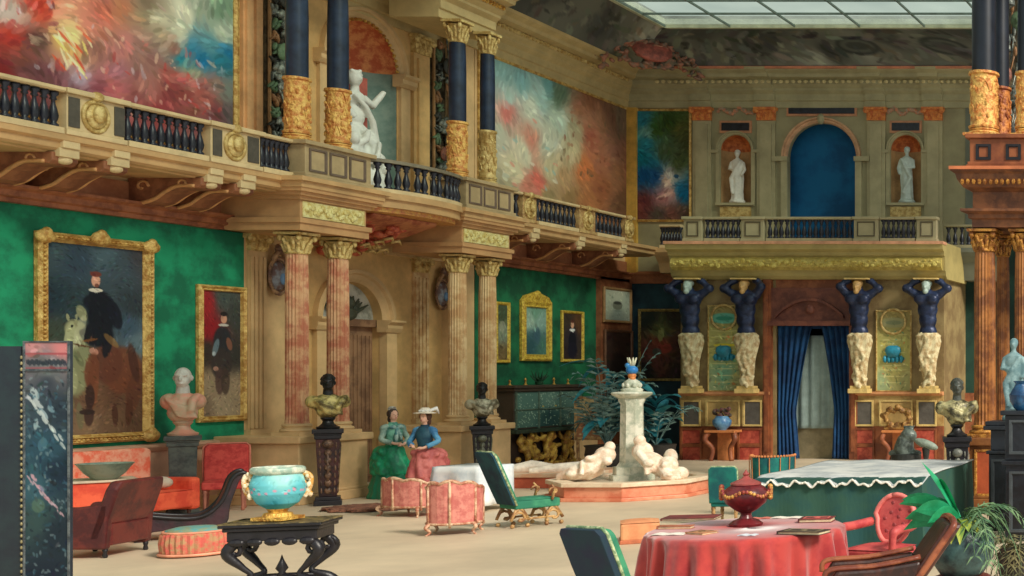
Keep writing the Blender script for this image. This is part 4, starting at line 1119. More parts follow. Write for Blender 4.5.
# mural 3 : back wall
x0, x1, z0_, z1_ = bx(635), bx(692), ZY(222, YB), ZY(109, YB)
P = [(.1, .1, (40, 120, 140)), (.2, .3, (40, 130, 150)), (.1, .45, (20, 120, 140)), (.3, .5, (30, 110, 140)), (.15, .62, (14, 80, 130)), (.35, .62, (20, 70, 120)), (.4, .15, (60, 90, 40)), (.6, .1, (50, 70, 30)), (.85, .15, (80, 86, 40)), (.6, .35, (70, 90, 60)), (.8, .45, (70, 84, 50)), (.2, .2, (110, 160, 150)),
     (.95, .3, (60, 66, 36)), (.55, .65, (210, 180, 160)), (.65, .6, (200, 200, 190)), (.7, .75, (206, 160, 150)), (.5, .8, (180, 120, 120)), (.85, .7, (20, 100, 140)), (.92, .75, (10, 90, 130)), (.15, .85, (100, 50, 50)), (.1, .95, (110, 60, 56)), (.4, .95, (80, 70, 60)), (.7, .95, (110, 70, 60)), (.9, .92, (80, 60, 50))]
img = art(90, 150, x1 - x0, z1_ - z0_, P, [(.6, .66, .06, .02, -50, (236, 214, 196), .8), (.52, .78, .08, .02, -20, (226, 190, 176), .8), (.75, .6, .03, .02, 0, (20, 70, 110), .8)], 15, 1400, .025, .1, .05)
picture('tall blue green mural with a pale reclining figure, on the back wall', 'mural', YB, x0, x1, z0_, z1_, img, [(0, 0), (0, .03), (.05, .05), (.07, 0)], back=True, name='mural')

# rider portrait
Y0, Y1 = YX(33, XL), YX(149, XL); z0_, z1_ = 1.13, 4.14
P = [(.05, .05, (60, 76, 84)), (.3, .08, (50, 66, 80)), (.6, .05, (70, 90, 100)), (.8, .1, (60, 74, 84)), (.95, .05, (60, 60, 66)), (.1, .3, (36, 52, 62)), (.3, .3, (44, 60, 66)), (.9, .3, (46, 56, 62)), (.95, .5, (90, 110, 120)), (.85, .42, (60, 80, 96)),
     (.12, .5, (60, 70, 60)), (.05, .6, (56, 62, 54)), (.1, .75, (70, 60, 50)), (.1, .95, (100, 84, 66)), (.4, .95, (130, 104, 80)), (.7, .95, (110, 84, 64)), (.95, .95, (96, 70, 54)), (.7, .75, (96, 66, 50)), (.9, .7, (90, 64, 50)), (.5, .8, (110, 80, 60)), (.4, .7, (110, 84, 64))]
ST = [(.51, .27, .05, .06, 0, (24, 28, 36), .95), (.5, .3, .08, .05, 0, (24, 28, 36), .95), (.3, .62, .09, .19, 0, (136, 140, 104), .9), (.3, .45, .07, .06, 20, (150, 150, 112), .9), (.36, .36, .05, .03, 60, (150, 148, 110), .8), (.24, .72, .05, .08, 0, (156, 158, 120), .8), (.22, .84, .04, .05, 10, (120, 110, 80), .8),
      (.78, .66, .13, .14, 0, (110, 64, 46), .9), (.62, .62, .1, .12, 0, (96, 56, 44), .8), (.9, .78, .05, .12, 10, (96, 58, 44), .8), (.47, .74, .035, .14, 4, (120, 72, 50), .9), (.43, .9, .03, .06, 0, (70, 50, 44), .9),
      (.56, .36, .09, .13, 0, (22, 26, 34), .98), (.52, .47, .1, .07, 0, (24, 28, 36), .98), (.7, .36, .04, .09, -20, (24, 28, 38), .95), (.42, .48, .06, .03, 30, (28, 28, 34), .9), (.48, .56, .03, .02, 20, (200, 140, 120), .8),
      (.5, .235, .045, .012, 0, (214, 206, 190), .95), (.5, .185, .028, .036, 0, (206, 150, 128), .98), (.5, .15, .036, .016, 0, (110, 56, 48), .95), (.51, .21, .014, .012, 0, (110, 66, 56), .9), (.27, .52, .02, .06, 30, (190, 190, 150), .7), (.33, .6, .02, .05, -30, (100, 104, 76), .7), (.24, .5, .035, .1, 8, (170, 172, 134), .85), (.19, .6, .03, .04, 0, (184, 182, 150), .85), (.18, .63, .016, .01, 0, (60, 54, 46), .9), (.26, .43, .008, .008, 0, (30, 30, 30), .9), (.22, .385, .01, .022, -15, (150, 150, 116), .9), (.3, .385, .01, .022, 15, (150, 150, 116), .9),
      (.34, .46, .03, .1, 15, (190, 190, 160), .5), (.2, .88, .022, .09, 5, (150, 146, 112), .85), (.34, .9, .022, .08, -4, (110, 104, 78), .85), (.62, .52, .03, .08, 12, (26, 28, 36), .9), (.46, .66, .045, .1, 8, (110, 64, 46), .9), (.44, .8, .03, .07, 0, (60, 42, 38), .95), (.41, .88, .05, .015, 0, (50, 38, 36), .9), (.66, .5, .06, .02, 40, (150, 110, 60), .6), (.44, .5, .05, .008, -10, (110, 70, 40), .9), (.36, .53, .06, .006, 10, (90, 60, 40), .9),
      (.9, .62, .03, .12, -12, (70, 44, 38), .8), (.85, .88, .025, .09, 4, (84, 52, 40), .85), (.7, .9, .02, .07, -4, (76, 48, 38), .85)]
img = art(180, 310, Y1 - Y0, z1_ - z0_, P, ST, 21, 2200, .012, .12, .03)
picture('large gilt framed painting of a dark clad rider on a pale horse, green wall', 'painting', XL, Y0, Y1, z0_, z1_, img, [(0, 0), (0, .06), (.03, .10), (.07, .07), (.09, .11), (.12, .05), (.135, .03), (.14, 0)], orn=.06)
# narrow portrait
Y0, Y1 = YX(195, XL), YX(243.5, XL); z0_, z1_ = 1.36, 3.57
P = [(.1, .1, (150, 40, 44)), (.2, .3, (140, 34, 40)), (.1, .5, (60, 50, 44)), (.6, .05, (70, 80, 76)), (.9, .2, (60, 64, 60)), (.9, .5, (56, 54, 50)), (.15, .75, (150, 130, 104)), (.85, .8, (150, 130, 104)), (.5, .95, (160, 140, 114)), (.1, .95, (130, 110, 90))]
ST = [(.52, .4, .1, .13, 0, (44, 46, 50), .95), (.5, .58, .12, .14, 0, (60, 52, 50), .9), (.45, .72, .05, .12, 0, (80, 60, 56), .8), (.6, .72, .05, .12, 0, (70, 56, 50), .8), (.56, .22, .035, .04, 0, (206, 150, 124), .95), (.56, .18, .04, .02, 0, (40, 34, 34), .95), (.55, .27, .06, .012, 0, (200, 196, 186), .9), (.35, .45, .03, .08, 20, (110, 130, 140), .8), (.7, .42, .03, .06, -20, (140, 90, 70), .8), (.35, .62, .03, .02, 0, (190, 140, 120), .8), (.3, .5, .02, .02, 0, (180, 186, 190), .7)]
img = art(90, 200, Y1 - Y0, z1_ - z0_, P, ST, 23, 900, .014, .14, .03)
picture('narrow gilt framed full length portrait beside the cream pilaster, red curtain in it', 'painting', XL, Y0, Y1, z0_, z1_, img, [(0, 0), (0, .05), (.03, .08), (.06, .05), (.08, .06), (.1, 0)], orn=0)
def onwall(label, a, b_, yt, yb, P, ST, seed, cat='painting', prof=thin_prof, **k):
    Y0, Y1 = YX(a, XL), YX(b_, XL); ym = (Y0 + Y1) / 2; z1_, z0_ = ZY(yt, ym), ZY(yb, ym)
    nx = 60; img = art(nx, int(nx * (z1_ - z0_) / (Y1 - Y0)), Y1 - Y0, z1_ - z0_, P, ST, seed, 200, .05, .1, .04)
    return picture(label, cat, XL + k.pop('dx', 0), Y0, Y1, z0_, z1_, img, prof, **k)
yg = M('bright yellow gilding', (236, 206, 84), .45, .1, scale=18, bump=.6, col2=(190, 146, 50))
onwall('gilt framed dark picture half hidden behind the rightmost tan column', 494, 508, 302, 363, [(.5, .2, (70, 80, 60)), (.5, .5, (120, 130, 110)), (.5, .9, (110, 90, 60))], [(.5, .4, .12, .12, 0, (150, 150, 130), .7)], 31, mat=yg)
onwall('gilt mirror with an arched crest and painted grey blue reflection on the green wall', 519, 549, 301, 361, [(.5, .1, (110, 150, 130)), (.3, .3, (150, 176, 160)), (.7, .3, (130, 160, 150)), (.5, .6, (60, 90, 100)), (.3, .8, (50, 84, 90)), (.8, .8, (70, 110, 100))], [(.6, .6, .1, .2, 0, (60, 90, 106), .6)], 33, cat='mirror', crest=True, mat=yg, name='framed_mirror', prof=[(0, 0), (0, .06), (.04, .09), (.1, .06), (.14, .07), (.16, 0)])  # the reflection in the glass is painted as colour on the canvas
onwall('small gilt portrait of a sitter in black with a white ruff, green wall', 560, 582, 311, 362, [(.1, .1, (60, 50, 40)), (.9, .2, (90, 60, 40)), (.1, .9, (50, 40, 40)), (.9, .9, (60, 50, 44)), (.5, .5, (50, 44, 50))], [(.5, .6, .16, .22, 0, (24, 24, 34), .95), (.5, .8, .2, .2, 0, (30, 28, 40), .95), (.5, .36, .12, .035, 0, (220, 220, 220), .95), (.5, .25, .07, .08, 0, (214, 160, 130), .95), (.5, .17, .08, .04, 0, (90, 50, 40), .9)], 35, mat=yg)
onwall('framed pale relief of an oval vessel high on the brown pier near the corner', 597, 625, 288, 323, [(.5, .1, (190, 190, 170)), (.1, .5, (180, 184, 164)), (.9, .5, (170, 176, 160)), (.5, .9, (150, 160, 150))], [(.5, .5, .3, .16, 0, (110, 110, 94), .8), (.5, .42, .24, .06, 0, (60, 60, 54), .9), (.5, .68, .2, .04, 0, (130, 140, 130), .8), (.3, .25, .06, .04, 20, (110, 120, 110), .7)], 37, cat='relief', dx=.13, mat=M('brown frame', (170, 128, 84), .6, scale=6), name='framed_relief')
onwall('dark brown framed picture below the pale relief on the pier near the corner', 598, 626, 330, 425, [(.5, .1, (70, 50, 44)), (.5, .5, (60, 50, 44)), (.2, .8, (50, 44, 40)), (.8, .9, (50, 56, 50))], [(.5, .5, .2, .3, 0, (44, 36, 34), .7)], 39, dx=.13, mat=M('brown frame b', (120, 80, 56), .6, scale=6))
x0, x1, z0_, z1_ = bx(639), bx(684), ZY(381, YB), ZY(309, YB)
img = art(80, 120, x1 - x0, z1_ - z0_, [(.1, .1, (40, 46, 40)), (.9, .1, (50, 44, 36)), (.5, .3, (90, 100, 60)), (.5, .5, (140, 70, 54)), (.3, .6, (110, 60, 50)), (.8, .5, (80, 50, 40)), (.1, .9, (40, 40, 40)), (.9, .9, (50, 40, 36)), (.5, .8, (90, 56, 46))], [(.5, .35, .05, .12, 10, (150, 150, 90), .8), (.6, .55, .12, .08, 0, (150, 60, 50), .7), (.4, .6, .08, .06, 0, (60, 80, 70), .7)], 41, 300, .05, .14, .05)
picture('dark gilt framed painting with a red and green blur, back wall behind the plants', 'painting', YB, x0, x1, z0_, z1_, img, thin_prof, mat=M('dull gilding', (170, 146, 76), .5, .1, scale=14, bump=.5, col2=(120, 96, 46)), back=True)

# enamel panels between the straining figures
def mosaic(label, a, b_, yt, yb, seed, teal):
    x0, x1, z1_, z0_ = bx(a, YP), bx(b_, YP), ZY(yt, YP), ZY(yb, YP)
    g = (176, 172, 104)
    base = [(.1, .05, (150, 140, 90)), (.9, .05, (150, 136, 86)), (.1, .5, g), (.9, .5, g), (.5, .45, g), (.1, .9, (150, 170, 130)), (.9, .9, (160, 160, 110)), (.5, .8, (120, 170, 140) if teal else (176, 168, 104))]
    rs = random.Random(seed); ST = [(.5, .14, .2, .07, 0, (96, 176, 156) if teal else (150, 150, 110), .9), (.5, .14, .12, .03, 0, (50, 130, 110) if teal else (120, 130, 100), .8), (.5, .6, .16, .05, 0, (20, 120, 160), .9), (.5, .57, .1, .03, 0, (60, 170, 190), .8), (.5, .46, .15, .02, 0, (226, 206, 60) if teal else (180, 170, 90), .9)]
    for zz in ((.29, .36, .52, .68, .74, .82, .9)): ST.append((.5, zz, .2, .007, 0, (214, 210, 150), .7))
    for i in range(46): ST.append((rs.uniform(.12, .88), rs.uniform(.24, .97), .02, .008, rs.uniform(0, 180), rs.choice([(214, 120, 70), (230, 210, 100), (60, 150, 130), (90, 130, 90), (230, 226, 190)]), .7))
    img = art(60, 150, x1 - x0, z1_ - z0_, base, ST, seed, 250, .03, .12, .02)
    t = picture(label, 'panel', YP, x0, x1, z0_, z1_, img, [(0, 0), (0, .03), (.03, .05), (.05, 0)], mat=gold_y, back=True, name='enamel_panel')
    m = MB(); m.m = Matrix.Translation(((x0 + x1) / 2, -.05, z1_ - (z1_ - z0_) * .14)); m.ringtube(1, .1, 0, 24, 6); m.v = [(p[0], p[1], p[2]) for p in m.v]
    mm = MB(); mm.ringtube(.3, .03, 0, 24, 6); mm.v = [((x0 + x1) / 2 + a_, -.06 + c_ * .5, z1_ - (z1_ - z0_) * .14 + b2) for a_, b2, c_ in mm.v]
    put('disc_rim', mm, gold_y, t, smooth=True)
    m = MB(); cx = (x0 + x1) / 2
    for i in range(5): m.ell((cx - .2 + i * .1, -.06, z0_ + (z1_ - z0_) * .4), (.05, .05, .09), 8, 6)
    m.lathe([(.12, z0_ + .85), (.2, z0_ + 1.0), (.18, z0_ + 1.1), (.1, z0_ + 1.14)], 14, cx, -.07, 1, .4)
    put('blue_bowl_relief', m, M('enamel blue', (40, 140, 170), .4, scale=8), t, smooth=True)
mosaic('teal and gold enamelled panel left of the far doorway', 708, 742, 305, 392, 51, True)
mosaic('gold enamelled panel with a blue bowl right of the far doorway', 876, 912, 310, 392, 53, False)

# ------------------------------------------------------------ figures carved in stone and bronze
def atlante(label, px, flip=1, seed=0, head=(150, 160, 140)):
    x = bx(px, YP); t = thing('straining_figure', label, 'statue', (x, YP - .14, 0))
    zt, zm, zb = 4.42, ZY(337, YP), ZY(393, YP) + .06
    m = MB(); f = flip
    m.ell((0, -.22, zt - .5), (.3, .19, .24)); m.ell((0, -.21, zt - .75), (.25, .18, .25)); m.ell((0, -.19, zt - 1.0), (.22, .18, .26)); m.ell((0, -.16, zm + .1), (.22, .18, .24))
    m.ell((-.15, -.36, zt - .5), (.15, .09, .12)); m.ell((.15, -.36, zt - .5), (.15, .09, .12))
    m.tube([(0, -.2, zt - .4), (.02 * f, -.22, zt - .2)], [.09, .08], 8)
    for s in (-1, 1):
        m.ell((s * .26, -.2, zt - .4), (.11, .11, .11))
        e = (s * .5, -.26, zt - .24) if s == f or seed % 2 == 0 else (s * .42, -.3, zt - .2)
        m.tube([(s * .24, -.2, zt - .4), e, (s * .3, -.22, zt - .06), (s * .18, -.2, zt - .04)], [.13, .11, .09, .07], 8)
        m.ell(e, .11)
    put('torso', m, M('navy bronze', (44, 58, 92), .4, .2, scale=6, bump=.2, col2=(26, 36, 62)), t, remesh=.03, sm=3)
    m = MB(); m.ell((.0, -.32, zt - .2), (.1, .12, .13)); m.ell((0, -.44, zt - .22), (.025, .03, .04)); m.ell((0, -.38, zt - .32), (.07, .07, .07)); m.ell((0, -.26, zt - .12), (.13, .13, .09))
    put('head', m, M('pale bronze head %d' % (seed % 2), head, .5, scale=10, bump=.3), t, remesh=.02, sm=2)
    m = MB(); m.loft([(zb, 0, -.1, .15, .12), (zb + .25, 0, -.1, .14, .12), (zb + .5, 0, -.12, .16, .14, .1, 6, 0), (zb + .8, 0, -.14, .2, .17, .12, 7, 1), (zm - .12, 0, -.14, .28, .22, .14, 8, 0), (zm + .02, 0, -.15, .29, .24, .12, 8, 2), (zm + .1, 0, -.14, .22, .18)], 32)
    rs = random.Random(seed + 60)
    for k in range(26):
        a = rs.uniform(PI, 2 * PI); z = rs.uniform(zb + .1, zm + .05); q = .13 + .07 * (z - zb) / (zm - zb)
        m.ell((q * math.cos(a), -.13 + q * math.sin(a), z), (.05, .05, rs.uniform(.05, .12)), 6, 5, (0, rs.uniform(-.6, .6), 0))
    m.tube([(-.22 * f, -.2, zm), (0, -.33, zm - .18), (.16 * f, -.3, zm - .5), (.05 * f, -.26, zm - .8)], [.06, .06, .05, .03], 7)
    put('draped_base', m, M('pale gilt drapery', (222, 212, 170), .6, scale=8, bump=.3, col2=(186, 160, 116)), t, remesh=.022, sm=1)
    m = MB(); m.box(-.24, .24, -.3, .02, zb - .06, zb + .05); m.box(-.2, .2, -.26, .02, zb + .05, zb + .12)
    put('plinth', m, gb2, t, bevel=.01); put('abacus', MB().box(-.3, .3, -.4, .02, zt - .03, zt + .005), gb2, t, bevel=.01)
atlante('navy bronze straining figure, leftmost, with a pale head and spread arms', 697, 1, 0, (170, 190, 180))
atlante('navy bronze straining figure just left of the far doorway', 752, -1, 1, (200, 160, 100))
atlante('navy bronze straining figure just right of the far doorway, orange head', 864, 1, 3, (214, 150, 90))
atlante('navy bronze straining figure, rightmost, with both arms spread wide', 932, -1, 2, (170, 180, 180))
def statue(label, x, y, z0, h, lean=1, mat=white_m):
    t = thing('marble_statue', label, 'statue', (x, y, z0)); s = h / 1.8; m = MB(); m.m = Matrix.Scale(s, 4)
    m.lathe([(.26, 0), (.26, .08), (.22, .1)], 16)
    m.loft([(.08, 0, 0, .2, .17, .1, 7, 0), (.4, 0, 0, .18, .15, .12, 7, .4), (.8, .02 * lean, 0, .19, .15, .1, 7, 1), (1.05, .02 * lean, 0, .17, .13, .08, 6, 0), (1.3, 0, 0, .19, .12, .05, 5, 0), (1.43, 0, 0, .17, .1), (1.48, 0, 0, .07, .07)], 28)
    m.tube([(0, 0, 1.45), (0, -.01, 1.56)], [.06, .055], 8); m.ell((0, -.02, 1.66), (.085, .1, .12)); m.ell((0, -.12, 1.65), (.02, .03, .03)); m.ell((0, .02, 1.7), (.1, .1, .1))
    m.tube([(-.18 * lean, 0, 1.38), (-.24 * lean, -.06, 1.12), (-.06 * lean, -.18, 1.1)], [.065, .055, .04], 8); m.tube([(.18 * lean, 0, 1.38), (.26 * lean, -.04, 1.1), (.2 * lean, -.14, .9)], [.065, .055, .04], 8)
    m.tube([(.16 * lean, -.1, 1.4), (0, -.16, 1.1), (-.16 * lean, -.12, .8), (-.1, -.17, .3)], [.04, .06, .07, .04], 8)
    put('figure', m, mat, t, remesh=.022, sm=2)
statue('white marble standing statue in the left niche of the far upper wall', nzL, YB + .08, NZ0, 1.42, 1)
statue('pale grey marble standing statue in the right niche of the far upper wall', nzR, YB + .08, NZ0, 1.5, -1, M('cool marble', (196, 208, 200), .6, var=.15, scale=6))
# marble group in the bay niche : figures climbing a rock, one arm raised
yc = YX(352, XB) ; t = thing('marble_group', 'large white marble group of intertwined figures with a raised arm, in the bay niche', 'statue', (XB, yc + .0, 5.33), R(90))
m = MB(); rs = random.Random(77)
m.loft([(0, 0, 0, .5, .34), (.5, 0, 0, .46, .3, .1, 5, 0), (.9, .05, 0, .36, .26, .1, 5, 1), (1.3, .05, 0, .24, .2)], 24)
for k in range(26): m.ell((rs.uniform(-.42, .42), rs.uniform(-.3, .1), rs.uniform(.1, 1.1)), (rs.uniform(.07, .15), rs.uniform(.07, .13), rs.uniform(.08, .2)), 8, 6, (rs.uniform(-1, 1), rs.uniform(-1, 1), 0))
# upper figure
m.ell((.0, -.05, 1.75), (.19, .15, .27)); m.ell((.0, -.06, 2.05), (.21, .14, .16)); m.ell((-.0, -.03, 1.45), (.22, .18, .2)); m.tube([(0, -.05, 2.15), (-.02, -.07, 2.3)], [.08, .07], 8); m.ell((-.05, -.09, 2.44), (.12, .13, .16)); m.ell((-.07, -.22, 2.42), (.025, .03, .04))
m.tube([(.18, -.05, 2.1), (.38, -.1, 2.0), (.52, -.12, 2.18), (.62, -.14, 2.32)], [.09, .08, .06, .045], 8); m.tube([(-.18, -.05, 2.1), (-.34, -.12, 1.86), (-.24, -.24, 1.64)], [.09, .08, .05], 8)
m.tube([(.08, -.06, 1.45), (.24, -.26, 1.2), (.22, -.24, .8), (.28, -.3, .6)], [.15, .12, .09, .06], 8); m.tube([(-.08, -.06, 1.4), (-.2, -.24, 1.05), (-.12, -.2, .62)], [.15, .12, .07], 8)
# lower figures
m.ell((-.3, -.24, .95), (.16, .14, .22)); m.ell((-.34, -.3, 1.24), (.1, .11, .13)); m.tube([(-.3, -.26, 1.1), (-.1, -.34, 1.25), (.02, -.3, 1.45)], [.08, .07, .05], 8); m.ell((.32, -.26, .5), (.18, .14, .2)); m.ell((.36, -.32, .78), (.1, .1, .12)); m.tube([(.3, -.3, .4), (.1, -.4, .3), (-.1, -.36, .2)], [.1, .08, .05], 8); m.tube([(-.3, -.3, .6), (-.12, -.4, .45), (0, -.36, .2)], [.1, .09, .06], 8)
rs = random.Random(12)
for k in range(16): a = rs.uniform(0, 6.28); m.tube([(.3 * math.cos(a), -.1 + .22 * math.sin(a), rs.uniform(.3, 1.2)), (.42 * math.cos(a + .4), -.2 + .25 * math.sin(a), rs.uniform(.3, 1.3)), (.34 * math.cos(a + .9), -.2 + .2 * math.sin(a), rs.uniform(.2, 1.5))], [.05, .07, .03], 7)
for k in range(9): m.ell((-.05 + .1 * math.cos(k * .7), -.08 + .1 * math.sin(k * .7), 2.54 + .03 * math.sin(k * 3)), .04, 6, 5)
m.tube([(-.2, -.2, 2.1), (0, -.26, 1.9), (.2, -.24, 1.65), (.34, -.2, 1.3), (.4, -.16, .9)], [.03, .05, .06, .06, .03], 7)
put('figures', m, M('bright white marble', (240, 240, 232), .6, var=.08, scale=6), t, remesh=.022, sm=1)  # whiter and more even marble than the other statues
# cartouche in the ceiling corner
t = thing('corner_cartouche', 'carved pink and gold cartouche in the far left corner of the ceiling', 'cartouche', (-16.05, 29.75, 10.12), R(42))
m = MB(); m.ell((0, 0, 0), (.45, .16, .34), 20, 10, (R(-30), 0, 0)); put('shield', m, M('pink cartouche', (190, 104, 88), .6, scale=5, bump=.5, col2=(140, 80, 70)), t, smooth=True)
m = MB(); rs = random.Random(8)
for k in range(210):
    a = rs.uniform(0, 2 * PI); q = rs.uniform(.2, 1.15) * (1.3 if abs(math.cos(a)) > .7 else .8); m.ell((q * math.cos(a), .25 * abs(q * math.cos(a)) + rs.uniform(-.12, .05), q * math.sin(a) * .5), (rs.uniform(.03, .06), .07, rs.uniform(.06, .13)), 7, 5, (0, rs.random() * 3, 0))
put('scroll_carving', m, M('cove carving', (176, 116, 92), .6, scale=5, bump=.5, col2=(108, 100, 84)), t, remesh=.022)

# ------------------------------------------------------------ busts on pedestals
def bust(label, loc, rz, mh, md, ms, s=1.0, beard=False, wide=1.0):
    t = thing('portrait_bust', label, 'bust', loc, rz)
    m = MB(); m.m = Matrix.Scale(s, 4); m.lathe([(.15, 0), (.16, .03), (.12, .05), (.08, .09), (.07, .13), (.1, .17), (.1, .19)], 20); smooth_by_angle(put('socle', m, ms, t))
    m = MB(); m.m = Matrix.Scale(s, 4)
    m.ell((0, 0, .42), (.24 * wide, .14, .17)); m.ell((0, -.02, .3), (.16, .12, .14)); m.ell((0, 0, .21), (.09, .08, .07))
    for q in (-1, 1): m.ell((q * .22 * wide, .01, .45), (.1, .11, .11))
    for k in range(5): m.tube(bez([(-.27 * wide + .03 * k, -.04 - .02 * k, .52 - .015 * k), (-.1 + .02 * k, -.15, .45 - .045 * k), (.08 + .02 * k, -.15, .37 - .03 * k), (.2 * wide, -.08, .36 - .03 * k)], 4), .02, 6)
    m.tube([(.26 * wide, -.02, .53), (.2 * wide, -.13, .46), (.12, -.16, .34), (.06, -.12, .22)], [.05, .05, .045, .03], 7)
    put('drapery', m, md, t, remesh=.016, sm=1)
    m = MB(); m.m = Matrix.Scale(s, 4)
    m.tube([(0, .0, .5), (0, -.01, .66)], [.08, .065], 10); m.ell((0, -.0, .78), (.09, .115, .125)); m.ell((0, -.04, .73), (.075, .085, .1)); m.ell((0, -.125, .75), (.02, .03, .035)); m.ell((0, -.1, .8), (.07, .03, .02)); m.ell((0, -.105, .69), (.035, .025, .014))
    for q in (-1, 1): m.ell((q * .09, .01, .76), (.015, .03, .035))
    rs = random.Random(3)
    for k in range(60):
        a = rs.uniform(0, 2 * PI); e = rs.uniform(-.4, 1.45); x, y, z = math.cos(e) * math.cos(a), math.cos(e) * math.sin(a), math.sin(e)
        if y < -.2 and z < .75: continue
        if not beard and s > 1.1: continue
        m.ell((x * .09, y * .11 + .015, .79 + z * .11), .024, 6, 5)
    if beard: m.ell((0, -.09, .66), (.06, .06, .07))
    put('head', m, mh, t, remesh=.012, sm=1)
    return t
def pedestal(label, loc, h, wd, mat, rz=0, taper=.75, accent=None, body=None):
    t = thing('bust_pedestal', label, 'pedestal', loc, rz)
    m = MB(); w2 = wd / 2
    m.box(-w2, w2, -w2, w2, 0, .08); m.box(-w2 * .9, w2 * .9, -w2 * .9, w2 * .9, .08, .14); put('base_moulding', m, mat, t, bevel=.008); m = MB()
    m.box(-w2 * .95, w2 * .95, -w2 * .95, w2 * .95, h - .16, h - .1); m.box(-w2 * 1.12, w2 * 1.12, -w2 * 1.12, w2 * 1.12, h - .07, h); m.box(-w2, w2, -w2, w2, h - .1, h - .07)
    put('cap_moulding', m, mat, t, bevel=.008)
    m = MB(); a, b_ = w2 * taper * .85, w2 * .86
    m.add([(-a,-a,.14),(a,-a,.14),(a,a,.14),(-a,a,.14),(-b_,-b_,h-.16),(b_,-b_,h-.16),(b_,b_,h-.16),(-b_,b_,h-.16)], [(0,3,2,1),(4,5,6,7),(0,1,5,4),(1,2,6,5),(2,3,7,6),(3,0,4,7)])
    put('shaft', m, body or mat, t, bevel=.008)
    if accent:
        m = MB(); k = 0; m.tube([(0, -a, .2), (0, -b_, h - .26)], .02, 6); m.tube([(a, 0, .2), (b_, 0, h - .26)], .02, 6); m.tube([(0, -a, .22), (a, 0, .22)], .012, 5)
        for i in range(7):
            z = .24 + (h - .5) * i / 6; q = a + (b_ - a) * (z - .14) / (h - .3)
            m.ell((0, -q - .0, z), (.05, .02, .06), 8, 6); m.ell((q + .0, 0, z), (.02, .05, .06), 8, 6)
            m.ell((-q * .7, -q, z), (.015, .015, .05), 6, 5); m.ell((q * .7, -q, z), (.015, .015, .05), 6, 5)
        put('carving', m, accent, t, smooth=True); m = MB(); m.ell((0, -b_ - .02, h - .24), (.08, .05, .07), 10, 7); put('boss', m, accent, t, smooth=True)
    return t
gilt_drape = M('gilt olive drapery', (208, 190, 120), .4, .2, scale=7, bump=.4, col2=(96, 84, 48))
silver_drape = M('grey gold drapery', (190, 186, 160), .4, .2, scale=7, bump=.4, col2=(96, 88, 64))
pinkstone = M('pink onyx', (216, 150, 128), .5, scale=4, bump=.1, col2=(190, 168, 140))
greyst = M('grey marble', (196, 192, 184), .5, var=.2, scale=6, bump=.1)
PYs = (ys[0] + ys[1]) / 2
bX = -15.86
yb1 = YX(328, bX); pedestal('dark carved pedestal between the red veined columns, gilt trails on its shaft', (bX, yb1, 0), 1.24, .36, ebony, R(38), accent=M('pedestal relief', (126, 96, 74), .4, .2, scale=9, bump=.4, col2=(70, 54, 46)), body=M('red black lacquer', (74, 36, 36), .35, scale=5, col2=(34, 24, 28)))
bust('dark curly headed bust in gold drapery between the red veined columns', (bX, yb1, 1.242), R(38), bronze, gilt_drape, bronze, .98, wide=.92)
yb2 = YX(482, bX + .02); pedestal('black pedestal between the tan columns behind the white clothed table', (bX + .02, yb2, 0), 1.12, .36, ebony, R(36), accent=M('green grey relief', (96, 100, 84), .4, .2, scale=9, bump=.4))
bust('dark bust in silvery drapery between the tan columns', (bX + .02, yb2, 1.122), R(36), bronze, silver_drape, bronze, .92, wide=.95)
bX3, bY3 = XY(183, 18.3), 18.3
pedestal('grey green fluted marble pedestal in front of the green wall between the gilt portraits', (bX3, bY3, 0), 1.2, .38, M('grey green marble', (78, 86, 80), .45, scale=5, bump=.1, col2=(48, 54, 54)), R(42), .9, accent=None)
bust('pink and grey marble bust of a bald sitter before the green wall', (bX3, bY3, 1.202), R(30), greyst, pinkstone, pinkstone, 1.15, wide=.62)
bX4, bY4 = XY(957, 18.7), 18.7
pedestal('black pedestal with silver trails beside the amber right column', (bX4, bY4, 0), 1.16, .38, ebony, R(18), .7, accent=M('grey relief', (110, 112, 104), .4, .2, scale=9, bump=.4))
bust('dark headed bust in grey gold drapery beside the amber right column', (bX4, bY4, 1.162), R(20), M('grey bronze', (80, 84, 78), .35, .2, var=.4, scale=10, bump=.2), M('olive silver drapery', (180, 172, 126), .4, .2, scale=8, bump=.4, col2=(70, 66, 48)), bronze, 1.0, wide=1.05)

# ------------------------------------------------------------ right pier
RX, RYc = XY(985, 19.4), 19.4
xk = XY(1003, 20.3); xr = XY(1021, 19.4)
t = sroot('trim_30'); 
gb3 = M('dark gold capital', (206, 148, 64), .5, .1, scale=12, bump=.6, col2=(140, 84, 34))
def rcol(x, y, lab, r=.17): lower_column(lab, x, y, 1.12, ZG - .02, r, brown_marble, (gb3, gb3))
rcol(RX, RYc, 'amber fluted column at the right, beside the bust in grey gold drapery')
rcol(xk, 20.3, 'slim amber column just behind and right of the amber column', .11)
rcol(xr + .05, RYc, 'amber column cut by the right edge of the view', .15)
m = MB(); panelled_block(m, XY(970, 19.1), XY(1002, 19.1) , 19.05, 20.6, 0, 1.12, .16, .12); o = put('column_plinth', m, M('brown plinth', (150, 96, 48), .6, scale=3, bump=.1, col2=(116, 68, 34)), bevel=.015); tag(o, 'brown plinth with a red panel under the amber right column', 'plinth')
m = MB(); frame_mb(XY(975, 19.05), XY(998, 19.05), .2, .94, [(0, 0), (0, .03), (.03, .03), (.04, .01)], m); m.v = [(a, b_ + 19.05, c_) for a, b_, c_ in m.v]; put('panel_border', m, gb3, o)
put('panel', MB().box(XY(975, 19.05) + .04, XY(998, 19.05) - .04, 19.035, 19.06, .24, .9), M('red brown panel', (178, 84, 48), .6, scale=3), o)
